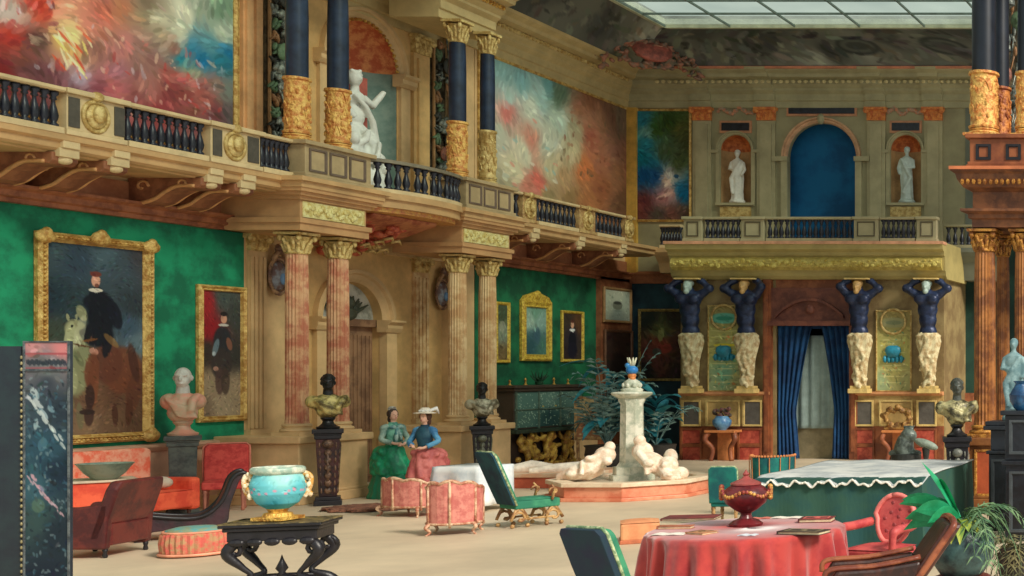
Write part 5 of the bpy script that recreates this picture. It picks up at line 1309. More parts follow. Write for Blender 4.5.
m = MB(); panelled_block(m, XY(1008, 19.1), XY(1060, 19.1), 19.05, 20.6, 0, 1.12, .16, .12); o = put('column_plinth', m, MATS['brown plinth'], bevel=.015); tag(o, 'brown plinth at the right edge of the view behind the dark cabinets', 'plinth')
# entablature of the pier
ex0 = XY(968, 19.1)
pent = M('pier brown stone', (142, 88, 52), .65, scale=2.4, bump=.1, col2=(96, 58, 38))
m = MB(); prof = [(1.8, ZG), (.05, ZG), (.05, ZG + .12), (0, ZG + .14), (0, ZG + .2), (-.1, ZG + .24), (-.1, ZG + .28), (.06, ZG + .3), (.06, ZG + .56), (.0, ZG + .6), (-.06, ZG + .62), (-.1, ZG + .68), (-.14, ZG + .74), (-.16, ZG + .82), (-.22, ZG + .86), (-.22, ZG + .9), (1.8, ZG + .9)]
def mitre_block(m, prof, x0, x1, y0):
    """profile swept along the front and returned along the left side"""
    n_ = len(prof); vs = []
    for y, z in prof: vs.append((x1, y0 + y, z))
    for y, z in prof:
        o_ = -y if y < 1 else 0; vs.append((x0 - max(o_, -.1) if y < 1 else x0, y0 + y, z))
    for y, z in prof:
        o_ = -y if y < 1 else 0; vs.append((x0 - max(o_, -.1) if y < 1 else x0, y0 + 1.8, z))
    fs = []
    for k in range(2):
        for i in range(n_ - 1): a = k * n_ + i; fs.append((a, a + 1, a + 1 + n_, a + n_))
    fs.append(tuple(range(n_)))
    return m.add(vs, fs)
struct('entablature_block', mitre_block(MB(), prof, ex0, -2.6, 19.1), pent)
struct('trim_31', bandrow(MB().at(0, 19.1, 0), ex0 - .1, -2.7, ZG + .7, -.13, .09, .035), gb3)
struct('trim_32', MB().box(ex0 - .24, -2.6, 18.86, 19.0, ZG + .88, ZG + .93), M('salmon edge', (206, 120, 76), .6, scale=3))
m = MB(); panelled_block(m, XY(970, 19.1), -2.6, 19.08, 20.4, ZG + .9, ZU - .0, .08, .07); struct('trim_33', m, M('pier red brown', (158, 92, 54), .6, scale=2, bump=.1, col2=(124, 66, 40)), bevel=.01)
m = MB()
for a, b_ in ((976, 991), (1006, 1021)): frame_mb(XY(a, 19.08), XY(b_, 19.08), ZG + 1.06, ZU - .16, [(0, 0), (0, .02), (.04, .02), (.05, 0)], m)
m.v = [(a, b_ + 19.08, c_) for a, b_, c_ in m.v]; struct('trim_34', m, ebony)
upper_column('blue black column with gilt drum high at the right, in front of its pair', XY(984, 19.4), 19.4, ZU, ZY(73, 19.4), ZE + 1.2, .19, gold_o, seed=5)
upper_column('blue black column with orange drum high at the right, behind its pair', XY(1000, 20.3), 20.3, ZU, ZY(88, 20.3), ZE + 1.2, .15, M('deep orange gilding', (206, 130, 58), .5, .1, scale=9, bump=1.0, col2=(140, 70, 36), bscale=22), seed=6)
upper_column('blue black column high at the very right edge of the view', XY(1027, 19.4), 19.4, ZU, ZY(73, 19.4), ZE + 1.2, .15, gold_o, seed=7)
trophy('dark reddish weapon trophy relief between the columns at the upper right', Matrix.Translation((XY(1014, 20.9), 20.86, 0)), .9, ZU - .1, ZE + .6, 12)
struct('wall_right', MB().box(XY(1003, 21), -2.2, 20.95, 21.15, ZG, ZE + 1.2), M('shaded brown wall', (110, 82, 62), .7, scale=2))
struct('wall_right', MB().box(XY(1004, 21), -2.2, 20.95, 21.15, 0, ZG), dkgreen_w)
# dark cabinets with a statue and a vase at the right edge
dk = M('blue black lacquer', (34, 40, 48), .35, scale=4, bump=.1, col2=(20, 22, 28))
t = thing('dark_cabinet', 'tall blue black cabinet with stepped mouldings at the right edge', 'cabinet', (XY(1004, 16.6), 16.6, 0))
m = MB(); m.box(-.16, .2, -.2, .3, 0, 1.05); m.box(-.2, .24, -.24, .34, 0, .14); m.box(-.19, .23, -.23, .33, 1.05, 1.1); m.box(-.14, .18, -.18, .28, 1.1, 1.38); m.box(-.22, .26, -.26, .36, 1.38, 1.44); m.box(-.2, .24, -.24, .34, 1.44, 1.5)
put('body', m, dk, t, bevel=.01); m = MB(); frame_mb(-.12, .16, .2, .98, [(0, .2), (0, .225), (.03, .225), (.04, .2)], m); put('door', m, M('lacquer edge', (70, 76, 80), .4), t)
t = thing('tall_lacquer_cabinet', 'black lacquer cabinet with a raised centre, cut by the right edge', 'cabinet', (XY(1024, 15.6), 15.6, 0))
m = MB(); m.box(-.2, .5, -.2, .3, 0, 1.0); m.box(-.24, .5, -.24, .3, .98, 1.04); m.box(-.2, .5, -.2, .3, 1.04, 1.62); m.box(-.25, .55, -.25, .35, 1.62, 1.68)
put('body', m, dk, t, bevel=.01); m = MB(); frame_mb(-.14, .3, .12, .9, [(0, .2), (0, .225), (.03, .225), (.04, .2)], m); frame_mb(-.14, .3, 1.12, 1.56, [(0, .2), (0, .225), (.03, .225), (.04, .2)], m); put('door', m, MATS['lacquer edge'], t)
statue('misty grey blue statue on the dark cabinet at the right edge', XY(1013, 16.7), 16.75, 1.5, 1.15, 1, M('blue grey marble', (140, 170, 172), .6, scale=6, col2=(96, 130, 136)))
m = MB(); m.lathe([(.06, 0), (.09, .03), (.14, .12), (.15, .2), (.09, .3), (.07, .34), (.1, .38)], 20); o = smooth_by_angle(put('blue_vase', m, M('cobalt glaze', (44, 96, 140), .25, scale=6, col2=(30, 60, 96)))); o.location = (XY(1021, 15.5), 15.5, 1.68); tag(o, 'cobalt blue vase on the black lacquer cabinet at the right edge', 'vase')

# ------------------------------------------------------------ furniture
def slab_pts(m, pts, th, bev=0): pass
def legs(t, pts, h, mat, r0=.028, r1=.018, shape='turned'):
    for (x, y) in pts:
        m = MB()
        if shape == 'turned': m.lathe([(r1, 0), (r1 * 1.5, .02), (r1, .06), (r0 * .8, h * .5), (r0, h * .7), (r0 * .7, h * .76), (r0 * 1.1, h * .82), (r0, h)], 10, x, y)
        else:
            sx = 1 if x > 0 else -1; sy = 1 if y > 0 else -1
            m.tube(bez([(x + .03 * sx, y + .03 * sy, .0), (x - .01 * sx, y - .01 * sy, h * .3), (x + .03 * sx, y + .03 * sy, h * .7), (x, y, h)], 5), [r1] * 5 + [r0 * .8] * 5 + [r0] * 6, 7)
        put('leg', m, mat, t, smooth=True)
def cushion(x0, x1, y0, y1, z0, z1, dome=.03, n=8):
    m = MB(); vs = []; fs = []
    for j in range(n + 1):
        for i in range(n + 1):
            u, v = i / n, j / n; e = (1 - (2*u - 1)**4) * (1 - (2*v - 1)**4)
            vs.append((x0 + (x1 - x0) * u, y0 + (y1 - y0) * v, z1 + dome * e))
    for j in range(n):
        for i in range(n): a = j * (n + 1) + i; fs.append((a, a + 1, a + n + 2, a + n + 1))
    m.add(vs, fs); m.box(x0, x1, y0, y1, z0, z1); return m
def shaped_back(outline, th, lean, z0, y0, n=1, dome=.0):
    """back panel: outline [(x, z)] local from seat level, leaning backwards"""
    m = MB(); k = len(outline); vs = []
    for s, yy in ((0, 0), (1, th)):
        for x, z in outline: vs.append((x, y0 + yy + lean * z, z0 + z))
    fs = [tuple(range(k)), tuple(range(2 * k - 1, k - 1, -1))] + [(i, i + k, (i + 1) % k + k, (i + 1) % k) for i in range(k)]
    return m.add(vs, fs)
teal_v = M('dark teal velvet', (22, 78, 88), .8, scale=3, bump=.1, col2=(14, 50, 70))
green_v = M('bright green velvet', (66, 148, 108), .8, scale=3, bump=.1, col2=(38, 116, 90))
teal_l = M('teal green velvet', (18, 118, 108), .8, scale=3, bump=.1, col2=(10, 86, 90))
gilt_w = M('gilt wood', (200, 160, 104), .5, .1, scale=8, bump=.4, col2=(140, 96, 60))
brass_nail = M('pale fringe', (196, 206, 160), .6, scale=20, bump=.3, col2=(110, 140, 100))
def square_chair(label, loc, rz, seat_m, back_m, rear_m, w_=.55, d_=.52, bh=.62, sh=.42, lean=.22, wheels=False, th=.09, trim=None, legm=None, kind='upholstered_chair'):
    t = thing(kind, label, 'chair', loc, rz); w2 = w_ / 2
    put('seat', cushion(-w2, w2, -d_ / 2, d_ / 2, sh - .12, sh), seat_m, t, bevel=.02)
    ol = [(-w2, 0), (w2, 0), (w2 * 1.04, bh * .5), (w2 * 1.02, bh * .93), (w2 * .85, bh), (-w2 * .85, bh), (-w2 * 1.02, bh * .93), (-w2 * 1.04, bh * .5)]
    put('backrest', shaped_back(ol, th * .55, lean, sh - .06, d_ / 2 - .06), back_m, t, bevel=.02)
    put('back_cover', shaped_back([(x * 1.03, z * 1.01) for x, z in ol], th * .4, lean, sh - .06, d_ / 2 - .06 + th * .56), rear_m, t, bevel=.008)
    m = MB(); pts = [(x * 1.04, d_ / 2 - .06 + th * .55 + lean * z, sh - .06 + z * 1.02) for x, z in (ol[1:] + ol[:1])]
    m.tube(pts, .014, 6)
    for i in range(len(pts) - 1):
        a, b_ = Vector(pts[i]), Vector(pts[i + 1]); k = max(1, int((b_ - a).length / .035))
        for j in range(k): m.ell(tuple(a.lerp(b_, j / k)), .014, 6, 4)
    put('fringe', m, trim or brass_nail, t, smooth=True)
    if wheels:
        for sx in (-1, 1):
            for sy in (-1, 1):
                m = MB(); cx, cy = sx * w2 * .85, sy * d_ * .38
                pts = [(cx, cy + (.11 - .011 * i) * math.cos(i * .7), .13 + (.11 - .011 * i) * math.sin(i * .7)) for i in range(9)]; m.tube(pts, .02, 6)
                m.tube([(cx, cy - .12, .1), (cx, cy - .04, .24), (cx, cy, sh - .1)], [.022, .02, .03], 6); m.tube([(cx, cy + .12, .1), (cx, cy + .08, .2), (cx, cy + .02, sh - .1)], [.02, .02, .03], 6); m.ell((cx, cy - .1, .03), .03, 6, 5); m.ell((cx, cy + .1, .03), .03, 6, 5)
                put('leg', m, gilt_w, t, smooth=True)
        m = MB()
        for sx in (-1, 1): m.tube([(sx * w2 * .85, -d_ * .4, .12), (sx * w2 * .85, d_ * .4, .12)], .016, 6)
        put('stretcher', m, gilt_w, t)
        for sx in (-1, 1):
            m = MB(); m.tube([(sx * (w2 + .01), -d_ * .3, sh - .02), (sx * (w2 + .01), -d_ * .36, sh + .14), (sx * (w2 + .01), -d_ * .28, sh + .2)], [.02, .018, .015], 6)
            pts = [(sx * (w2 + .01), -d_ * .34 + (.07 - .008 * i) * math.cos(i * .8), sh + .1 + (.07 - .008 * i) * math.sin(i * .8)) for i in range(8)]; m.tube(pts, .014, 6); put('arm_scroll', m, gilt_w, t, smooth=True)
    else: legs(t, [(sx * w2 * .85, sy * d_ * .4) for sx in (-1, 1) for sy in (-1, 1)], sh - .11, legm or gilt_w)
    return t
def at_ground(px, Y): return (XY(px, Y), Y, 0)
square_chair('green velvet chair on gilt scroll legs leaning back, beside the white clothed table', at_ground(530, 17.0), R(150), green_v, green_v, teal_v, .44, .6, .74, .38, .40, wheels=True)
square_chair('dark teal chair seen from behind in the foreground, cut by the bottom edge', at_ground(640, 9.7), R(163), green_v, green_v, M('deep navy back', (24, 52, 66), .8, scale=3, col2=(30, 40, 66)), .38, .46, .62, .42, .42, th=.16)
square_chair('teal chair back standing between the fountain and the dark red urn', at_ground(729, 17.2), R(185), teal_l, teal_l, teal_l, .36, .4, .5, .38, .06)
t = thing('barrel_chair', 'curved teal velvet chair behind the dark red urn, left of the big draped table', 'chair', at_ground(773, 18.3), R(195))
m = MB(); vs = []; fs = []; n = 24
for z, e in ((.3, 1), (.6, 1.03), (.86, 1.08), (.9, 1.06), (.9, .96), (.6, .9), (.3, .88)):
    for i in range(n + 1): a = R(-15 + 210 * i / n); vs.append((.29 * e * math.cos(a), .29 * e * math.sin(a), z))
for j in range(6):
    for i in range(n): a = j * (n + 1) + i; fs.append((a, a + 1, a + n + 2, a + n + 1))
m.add(vs, fs); put('backrest', m, teal_l, t, smooth=True)
put('seat', MB().lathe([(.26, .26), (.28, .3), (.28, .38), (.22, .42)], 24), green_v, t, smooth=True); legs(t, [(-.18, -.18), (.18, -.18), (-.18, .18), (.18, .18)], .28, gilt_w)
m = MB()
for i in range(26): a = R(-15 + 210 * i / 25); m.ell((.31 * math.cos(a), .31 * math.sin(a), .9), .02, 6, 4)
for i in range(7): a = R(10 + 160 * i / 6); m.tube([(.315 * math.cos(a), .315 * math.sin(a), .35), (.33 * math.cos(a), .33 * math.sin(a), .88)], .007, 5)
put('fringe', m, M('orange gimp', (206, 130, 76), .6, scale=9), t)

# red chair by the wall
square_chair('red damask chair facing the room below the narrow gilt portrait', at_ground(225, 18.85), R(38), M('red damask', (220, 84, 74), .8, scale=8, bump=.1, col2=(192, 56, 54)), MATS['red damask'], MATS['red damask'], .52, .5, .62, .46, .2, trim=M('pink fringe', (220, 130, 110), .7), legm=M('pinkish wood', (176, 110, 90), .6))

# orange sofa along the wall
orange_v = M('orange red velvet', (232, 96, 62), .8, scale=4, bump=.1, col2=(210, 70, 46))
t = thing('orange_sofa', 'orange red sofa with a pale patterned back under the rider portrait', 'sofa', (-17.2, 17.35, 0), R(90))
o = put('backrest', shaped_back([(-.85, 0), (.62, 0), (.68, .62), (.62, .66), (-.82, .66)], .12, .08, .38, -.0), M('orange floral cloth', (236, 110, 80), .8, scale=7, bump=.1, col2=(240, 170, 140)), t, bevel=.03)
put('seat', cushion(-.85, .6, -.7, .05, .16, .42), orange_v, t, bevel=.03); put('arm', MB().box(.52, .68, -.7, .1, .12, .6), orange_v, t, bevel=.05); legs(t, [(-.8, -.6), (.58, -.6), (-.8, 0), (.58, 0)], .16, wood_d)
# orange draped side table and bowl
t = thing('orange_draped_table', 'side table under an orange cloth carrying the grey green bowl', 'table', (XY(92, 15.75), 15.75, 0), R(50))
def drape_box(w_, d_, z0, z1, amp=.02, folds=9, n=48, flare=.04):
    m = MB(); rings = []; vs = []; fs = []; per = []
    for i in range(n):
        q = 4 * i / n; s = int(q); f_ = q - s
        c_ = [(-w_/2 + w_*f_, -d_/2), (w_/2, -d_/2 + d_*f_), (w_/2 - w_*f_, d_/2), (-w_/2, d_/2 - d_*f_)][s]; per.append(c_)
    for j in range(7):
        v = j / 6; z = z1 - (z1 - z0) * v
        for i, (x, y) in enumerate(per):
            L_ = math.hypot(x, y); e = 1 + (flare * v + amp * v * math.sin(folds * 2 * PI * i / n + 1)) / L_
            vs.append((x * e, y * e, z))
    for j in range(6):
        for i in range(n): a = j * n + i; b_ = j * n + (i + 1) % n; fs.append((a, b_, b_ + n, a + n))
    fs.append(tuple(range(n - 1, -1, -1))); fs.append(tuple(range(6 * n, 7 * n)))
    return m.add(vs, fs)
put('cloth', drape_box(.78, .62, .03, .74, .03, 9), orange_v, t, smooth=False)
put('tabletop', MB().box(-.42, .42, -.34, .34, .735, .765), M('pale table edge', (206, 186, 160), .6, scale=4), t, bevel=.008)
celadon = M('grey green glaze', (132, 146, 128), .35, scale=5, bump=.05, col2=(96, 116, 104))
m = MB(); m.lathe([(.1, 0), (.13, .02), (.2, .09), (.27, .2), (.285, .215), (.27, .215), (.19, .1), (.0, .04)], 28); o = smooth_by_angle(put('glazed_bowl', m, celadon)); o.location = (XY(105, 15.7), 15.7, .766); tag(o, 'wide grey green bowl standing on the orange draped table', 'bowl')

# maroon armchair (left)
maroon = M('maroon leather', (104, 40, 34), .45, scale=4, bump=.1, col2=(70, 24, 26))
def club_chair(label, loc, rz, mat, w_=.72, d_=.7, bh=.52, sh=.4, lean=.28, edge=None, kind='club_armchair'):
    t = thing(kind, label, 'armchair', loc, rz); w2 = w_ / 2
    put('seat', cushion(-w2 + .08, w2 - .08, -d_/2, d_/2, .14, sh), mat, t, bevel=.02)
    ol = [(-w2, -.2), (w2, -.2), (w2 * 1.0, bh * .8), (w2 * .9, bh), (-w2 * .9, bh), (-w2, bh * .8)]
    put('backrest', shaped_back(ol, .13, lean, sh, d_/2 - .14), mat, t, bevel=.03)
    for s in (-1, 1):
        m = MB(); a, b_ = (s * w2 - .1, s * w2) if s > 0 else (s * w2, s * w2 + .1)
        prof = [(-d_/2, .12), (d_/2 - .02, .1), (d_/2 + .02, sh + .24), (-.0, sh + .2), (-d_/2 + .04, sh + .2), (-d_/2 - .02, sh + .1)]
        vs = [(a, y, z) for y, z in prof] + [(b_, y, z) for y, z in prof]; k = len(prof)
        m.add(vs, [tuple(range(k)), tuple(range(2*k-1, k-1, -1))] + [(i, i + k, (i+1) % k + k, (i+1) % k) for i in range(k)]); put('arm', m, mat, t, bevel=.025)
        if edge: put('arm_rest', MB().tube(bez([(s * (w2 - .05), d_/2 + .02, sh + .27), (s * (w2 - .05), 0, sh + .22), (s * (w2 - .05), -d_/2, sh + .21), (s * (w2 - .05), -d_/2 - .04, sh + .12)], 5), .035, 8, .6), edge, t, smooth=True)
    if edge: put('back_rim', MB().tube(bez([(-w2 * 1.0, d_/2 - .08 + lean * (-.1), sh - .1), (-w2, d_/2 - .08 + lean * bh * .8, sh + bh * .8), (-w2 * .8, d_/2 - .08 + lean * bh, sh + bh + .01), (w2 * .8, d_/2 - .08 + lean * bh, sh + bh + .01), (w2, d_/2 - .08 + lean * bh * .8, sh + bh * .8), (w2, d_/2 - .08 - lean * .1, sh - .1)], 5), .028, 8), edge, t, smooth=True)
    legs(t, [(sx * w2 * .85, sy * d_ * .42) for sx in (-1, 1) for sy in (-1, 1)], .14, ebony)
    return t
club_chair('dark maroon armchair seen from behind beside the dark folding screen', at_ground(100, 14.3), R(-78), maroon, .76, .62, .5, .4, .3)
# maroon scroll chaise
t = thing('scroll_chaise', 'near black maroon chaise with a scrolled end behind the round red pouf', 'chaise', at_ground(184, 15.75), R(-45) + R(90))
dkm = M('black maroon velvet', (56, 24, 34), .5, scale=5, bump=.15, col2=(30, 18, 26))
prof = [(-.48, .0), (-.46, .3), (-.4, .36), (-.2, .3), (.1, .28), (.28, .36), (.38, .56), (.46, .78), (.56, .84), (.6, .78), (.54, .74), (.5, .62), (.44, .4), (.4, .16), (.2, .12), (-.3, .12), (-.38, 0)]
m = MB(); pts = bez([(x, 0, z) for x, z in prof] + [(prof[0][0], 0, prof[0][1])], 3); m.ext_y([(p[0], p[2]) for p in pts[:-1]], -.24, .24); o = put('upholstery', m, dkm, t, bevel=.02)
m = MB()
for s in (-.25, .25): m.tube(bez([(-.4, s, .34), (.1, s, .27), (.34, s, .44), (.46, s, .76), (.57, s, .84), (.6, s, .77)], 5), .025, 6)
put('carved_rail', m, ebony, t, smooth=True); legs(t, [(-.42, -.2), (-.42, .2), (.4, -.2), (.4, .2)], .14, ebony)
m = MB(); m.ell((0, 0, .09), (.15, .1, .09)); o = put('rolled_cushion', m, M('pale cushion', (196, 180, 160), .8, scale=5), smooth=True); o.location = (XY(160, 15.55), 15.55, .62); 
o.location = (XY(163, 17.3), 17.0, .42); tag(o, 'small pale bolster on the end of the orange sofa', 'cushion')
o.location = (-16.7, 17.6, .46)
# round pouf
t = thing('round_pouf', 'round pinkish red pouf with a teal top in the left foreground', 'pouf', at_ground(196, 14.3))
m = MB(); m.lathe([(.29, .0), (.32, .05), (.33, .16), (.32, .26), (.28, .29)], 64, flute=.04); put('pleated_side', m, M('pink red pleats', (206, 96, 84), .8, scale=14, bump=.2, col2=(180, 140, 100)), t)
m = MB(); m.lathe([(.28, .285), (.27, .31), (.18, .335), (0, .345)], 32); put('top_cushion', m, M('teal cushion', (84, 150, 150), .8, scale=7, bump=.1, col2=(130, 140, 110)), t, smooth=True)
m = MB(); m.ringtube(.325, .018, .03, 48, 6); m.ringtube(.29, .016, .285, 48, 6); put('trim', m, M('salmon braid', (222, 150, 120), .7), t, smooth=True)

# black carved table with the porcelain bowl
TX, TY = XY(282, 12.0), 12.0
t = thing('carved_black_table', 'black carved table with scrolled legs under the turquoise bowl', 'table', (TX, TY, 0), R(20))
TH = ZY(521, 12.0); t.scale = (.88, .9, 1)
m = MB(); 
for (a, b_, z0, z1) in ((.47, .3, TH - .03, TH), (.44, .27, TH - .07, TH - .03), (.41, .24, TH - .17, TH - .07)): m.box(-a, a, -b_, b_, z0, z1)
for i in range(5):
    x = -.32 + i * .16; m.ell((x, -.24, TH - .18), (.08, .03, .04), 8, 6)
put('tabletop', m, ebony, t, bevel=.01)
m = MB(); frame_mb(-.47, .47, -.3, .3, [(0, 0), (0, .012), (.03, .012), (.03, 0)], m); m.v = [(a, c_, TH - b_) for a, b_, c_ in m.v]; m.box(-.43, .43, -.26, .26, TH, TH + .004)
put('gilt_edge', m, M('bronze olive top', (140, 124, 80), .4, .2, scale=7, bump=.3, col2=(70, 64, 50)), t)
for sx in (-1, 1):
    for sy in (-1, 1):
        m = MB(); X_, Y_ = sx * .32, sy * .18
        pts = bez([(X_ + .0 * sx, Y_, TH - .16), (X_ + .1 * sx, Y_ + .03 * sy, TH - .28), (X_ - .02 * sx, Y_, TH - .42), (X_ - .1 * sx, Y_ - .03 * sy, TH - .52), (X_ + .04 * sx, Y_ + .0, .1), (X_ + .12 * sx, Y_ + .03 * sy, .03)], 6)
        m.tube(pts, [.04 + .014 * math.sin(i * .3) for i in range(len(pts))], 9)
        sp = [(X_ + .04 * sx + sx * (.1 - .011 * i) * math.cos(i * .75), Y_, TH - .27 + (.1 - .011 * i) * math.sin(i * .75)) for i in range(9)]; m.tube(sp, .026, 8)
        m.ell((X_ + .1 * sx, Y_, .03), (.06, .05, .03))
        put('leg', m, ebony, t, smooth=True)
m = MB()
for s in (-1, 1): m.tube(bez([(-.26, s * .16, .12), (0, s * .02, .14), (.26, s * .16, .12)], 5), .03, 8)
m.lathe([(.07, .14), (.03, .18), (.06, .22), (.02, .3), (.0, .36)], 12); put('stretcher', m, ebony, t, smooth=True)
t = thing('porcelain_bowl', 'large turquoise porcelain bowl with pink flowers on the black carved table', 'bowl', (XY(278, 12.0), 12.0, TH + .016)); t.scale = (.74, .74, 1.1)
m = MB(); m.box(-.2, .2, -.2, .2, 0, .03); m.lathe([(.17, .03), (.15, .06), (.1, .07), (.12, .1)], 28); smooth_by_angle(put('gilt_foot', m, gold, t))
bowlimg = art(160, 50, 4, 1, [(.0, .5, (90, 176, 186)), (.25, .5, (96, 180, 186)), (.5, .5, (80, 170, 180)), (.75, .5, (96, 180, 190)), (1, .5, (90, 176, 186)), (.5, .95, (40, 130, 150)), (.2, .95, (50, 136, 156)), (.8, .95, (50, 136, 156)), (.5, .02, (150, 200, 196)), (.1, .02, (150, 200, 196)), (.9, .02, (150, 200, 196))],
              [(random.Random(i).random(), .38 + .16 * random.Random(i + 99).random(), .05, .04, 0, (206, 130, 150), .8) for i in range(46)] + [(random.Random(i + 5).random(), .35 + .25 * random.Random(i + 77).random(), .05, .015, 30, (40, 120, 130), .7) for i in range(30)], 61, 200, .08, .1, .03)
def rev(co, U, V):
    out = []
    prof = [(0, .24, .43), (.12, .275, .38), (.3, .30, .32), (.55, .29, .24), (.8, .22, .15), (1, .12, .1)]
    for u, v in zip(U, V):
        for k in range(5):
            if v <= prof[k + 1][0] + 1e-9: break
        f_ = (v - prof[k][0]) / (prof[k + 1][0] - prof[k][0]); r_ = prof[k][1] + (prof[k + 1][1] - prof[k][1]) * f_; z = prof[k][2] + (prof[k + 1][2] - prof[k][2]) * f_
        out.append((r_ * math.cos(2 * PI * u), r_ * math.sin(2 * PI * u), z))
    return np.array(out)
o = canvas('bowl_body', t, 0, 1, 0, 1, 0, bowlimg, bulge=rev); o.data.polygons.foreach_set('use_smooth', [True] * len(o.data.polygons))
m = MB(); m.ringtube(.265, .03, .45, 36, 8); m.ringtube(.24, .016, .42, 36, 6); put('rim', m, M('ivory rim', (224, 226, 206), .4, scale=6, col2=(150, 176, 160)), t, smooth=True)
for s in (-1, 1):
    m = MB(); rs = random.Random(5 + s)
    m.tube(bez([(s * .24, 0, .42), (s * .34, 0, .38), (s * .33, 0, .28), (s * .27, 0, .2)], 5), .03, 8)
    for k in range(14): m.ell((s * rs.uniform(.27, .34), rs.uniform(-.08, .08), rs.uniform(.17, .42)), rs.uniform(.02, .035), 7, 5)
    o = put('handle', m, M('porcelain flowers', (240, 226, 196), .4, scale=18, bump=.3, col2=(206, 150, 60)), t, smooth=True); o.rotation_euler = (0, 0, R(38))

# ------------------------------------------------------------ pink settee, tub chair, white clothed table
pinkd = M('pink damask', (214, 138, 124), .8, scale=10, bump=.1, col2=(190, 104, 96))
gilt_p = M('pale gilt wood', (224, 190, 156), .5, scale=10, bump=.4, col2=(176, 110, 84))
def tub(label, loc, rz, w_, d_, sh, bh, mat, cat='armchair', kind='tub_chair'):
    t = thing(kind, label, cat, loc, rz); n = 40; w2, d2 = w_ / 2, d_ / 2
    def P(i, e): a = R(-20 + 220 * i / n); return (w2 * e * math.cos(a), d2 * e * math.sin(a))
    def top(i): q = i / n; return sh + bh * (.52 + .48 * math.sin(PI * q) ** .8) + .035 * abs(math.sin(PI * q * 5)) 
    m = MB(); vs = []; fs = []
    rows = [(1.0, 0), (1.02, .5), (1.03, 1), (.93, 1), (.86, .5), (.86, 0)]
    for e, f_ in rows:
        for i in range(n + 1): x, y = P(i, e * (1 + .006 * math.sin(i * 2.2))); z0 = .14; vs.append((x, y, z0 + (top(i) - z0) * f_))
    for j in range(5):
        for i in range(n): a = j * (n + 1) + i; fs.append((a, a + 1, a + n + 2, a + n + 1))
    k = (n + 1); 
    fs.append(tuple(j * k for j in range(6))); fs.append(tuple(j * k + n for j in range(5, -1, -1)))
    m.add(vs, fs); put('backrest', m, mat, t)
    m = MB(); m.tube([(P(i, 1.0)[0], P(i, 1.0)[1], top(i) + .01) for i in range(n + 1)], .024, 7); m.tube([(P(i, 1.01)[0], P(i, 1.01)[1], .15) for i in range(n + 1)], .018, 6)
    for i in (0, 10, 20, 30, 40): x, y = P(i, 1.03); m.tube([(x, y, .1), (x * 1.01, y * 1.01, (top(i) + .1) / 2), (x, y, top(i))], .016, 6)
    put('carved_rail', m, gilt_p, t, smooth=True)
    put('seat', cushion(-w2 * .8, w2 * .8, -d2 * .85, d2 * .5, .14, sh), mat, t, bevel=.02)
    legs(t, [(sx * w2 * .8, sy * d2 * .72) for sx in (-1, 1) for sy in (-1, 1)], .15, gilt_p, .024, .014, 'cab'); return t
tub('pink tub chair with a scalloped gilt rail, nearest the viewer', at_ground(455, 16.2), R(205), .62, .62, .3, .38, pinkd)
t = tub('low pink settee with gilt legs in front of the two ladies', at_ground(413, 18.2), R(165), .9, .6, .24, .3, pinkd, 'settee', 'pink_settee')
o = None
t = thing('white_draped_table', 'low table under a white cloth between the pink chairs and the green chair', 'table', (XY(474, 18.9), 18.9, 0), R(-8))
put('cloth', drape_box(.8, .7, .1, .7, .06, 7), M('white cloth', (236, 238, 236), .8, scale=3, bump=.05, col2=(206, 216, 222)), t, smooth=True, disp=.03, disp_size=.15)
m = MB(); 
for i in range(2):
    for j in range(2): put('foot', MB().lathe([(.03, 0), (.03, .14)], 8, -.3 + .6 * i, -.25 + .5 * j), gilt_w, t)

# rug
m = MB(); m.loft([(0, 0, 0, .62, .5, .08, 9, 0), (.035, 0, 0, .6, .48, .1, 13, 1), (.05, 0, 0, .4, .3, .1, 7, 0)], 64); o = put('fur_rug', m, M('brown fur', (150, 100, 76), .95, scale=14, bump=1.0, col2=(104, 66, 52)), disp=.05, disp_size=.05); o.location = (XY(369, 18.95), 18.95, .012); tag(o, 'reddish brown fur rug on the floor at the green dressed lady’s feet'.replace('’', "'"), 'rug')

# ------------------------------------------------------------ cabinet on gilded figures
CX0 = -17.0
ca, cb = YX(514, CX0), YX(581, CX0)
t = thing('display_cabinet', 'green silver inlaid cabinet on gilded figures against the far green wall', 'cabinet', (XL + .02, ca, 0), R(90))
L_ = cb - ca; D = .58
zT, zM = ZY(387, ca), ZY(433, ca)
m = MB(); m.box(0, L_, -D, 0, zM + .06, zT - .1); m.box(-.06, L_ + .06, -D - .06, 0, zT - .1, zT - .03); m.box(-.1, L_ + .1, -D - .1, 0, zT - .03, zT + .03); put('body', m, M('dark brown cabinet', (74, 62, 52), .5, scale=3), t, bevel=.012)
m = MB(); m.box(-.1, L_ + .1, -D - .12, 0, zM - .02, zM + .06); put('shelf', m, M('green black slab', (52, 70, 58), .4, scale=4), t, bevel=.01)
cimg = art(110, 70, L_, zT - zM - .2, [(.1, .2, (86, 120, 110)), (.5, .2, (96, 128, 118)), (.9, .2, (90, 120, 110)), (.1, .8, (80, 110, 100)), (.5, .8, (40, 70, 70)), (.9, .8, (60, 88, 84))],
   [(.25 + .0 * i, .5, .002, .002, 0, (0, 0, 0), 0) for i in range(1)] + [(random.Random(i).random(), random.Random(i + 50).random(), random.Random(i + 9).uniform(.01, .05), .01, random.Random(i + 3).choice([0, 90, 40, -40]), (176, 200, 176), .85) for i in range(260)] + [(.4, .42, .05, .03, 0, (200, 170, 80), .9), (.6, .42, .05, .03, 0, (200, 170, 80), .9), (.5, .6, .04, .2, 0, (36, 58, 66), .8)], 71, 100, .04, .1, .01)
m_ = canvas('inlaid_front', t, .05, L_ - .05, zM + .1, zT - .12, -D - .012, cimg)
m = MB()
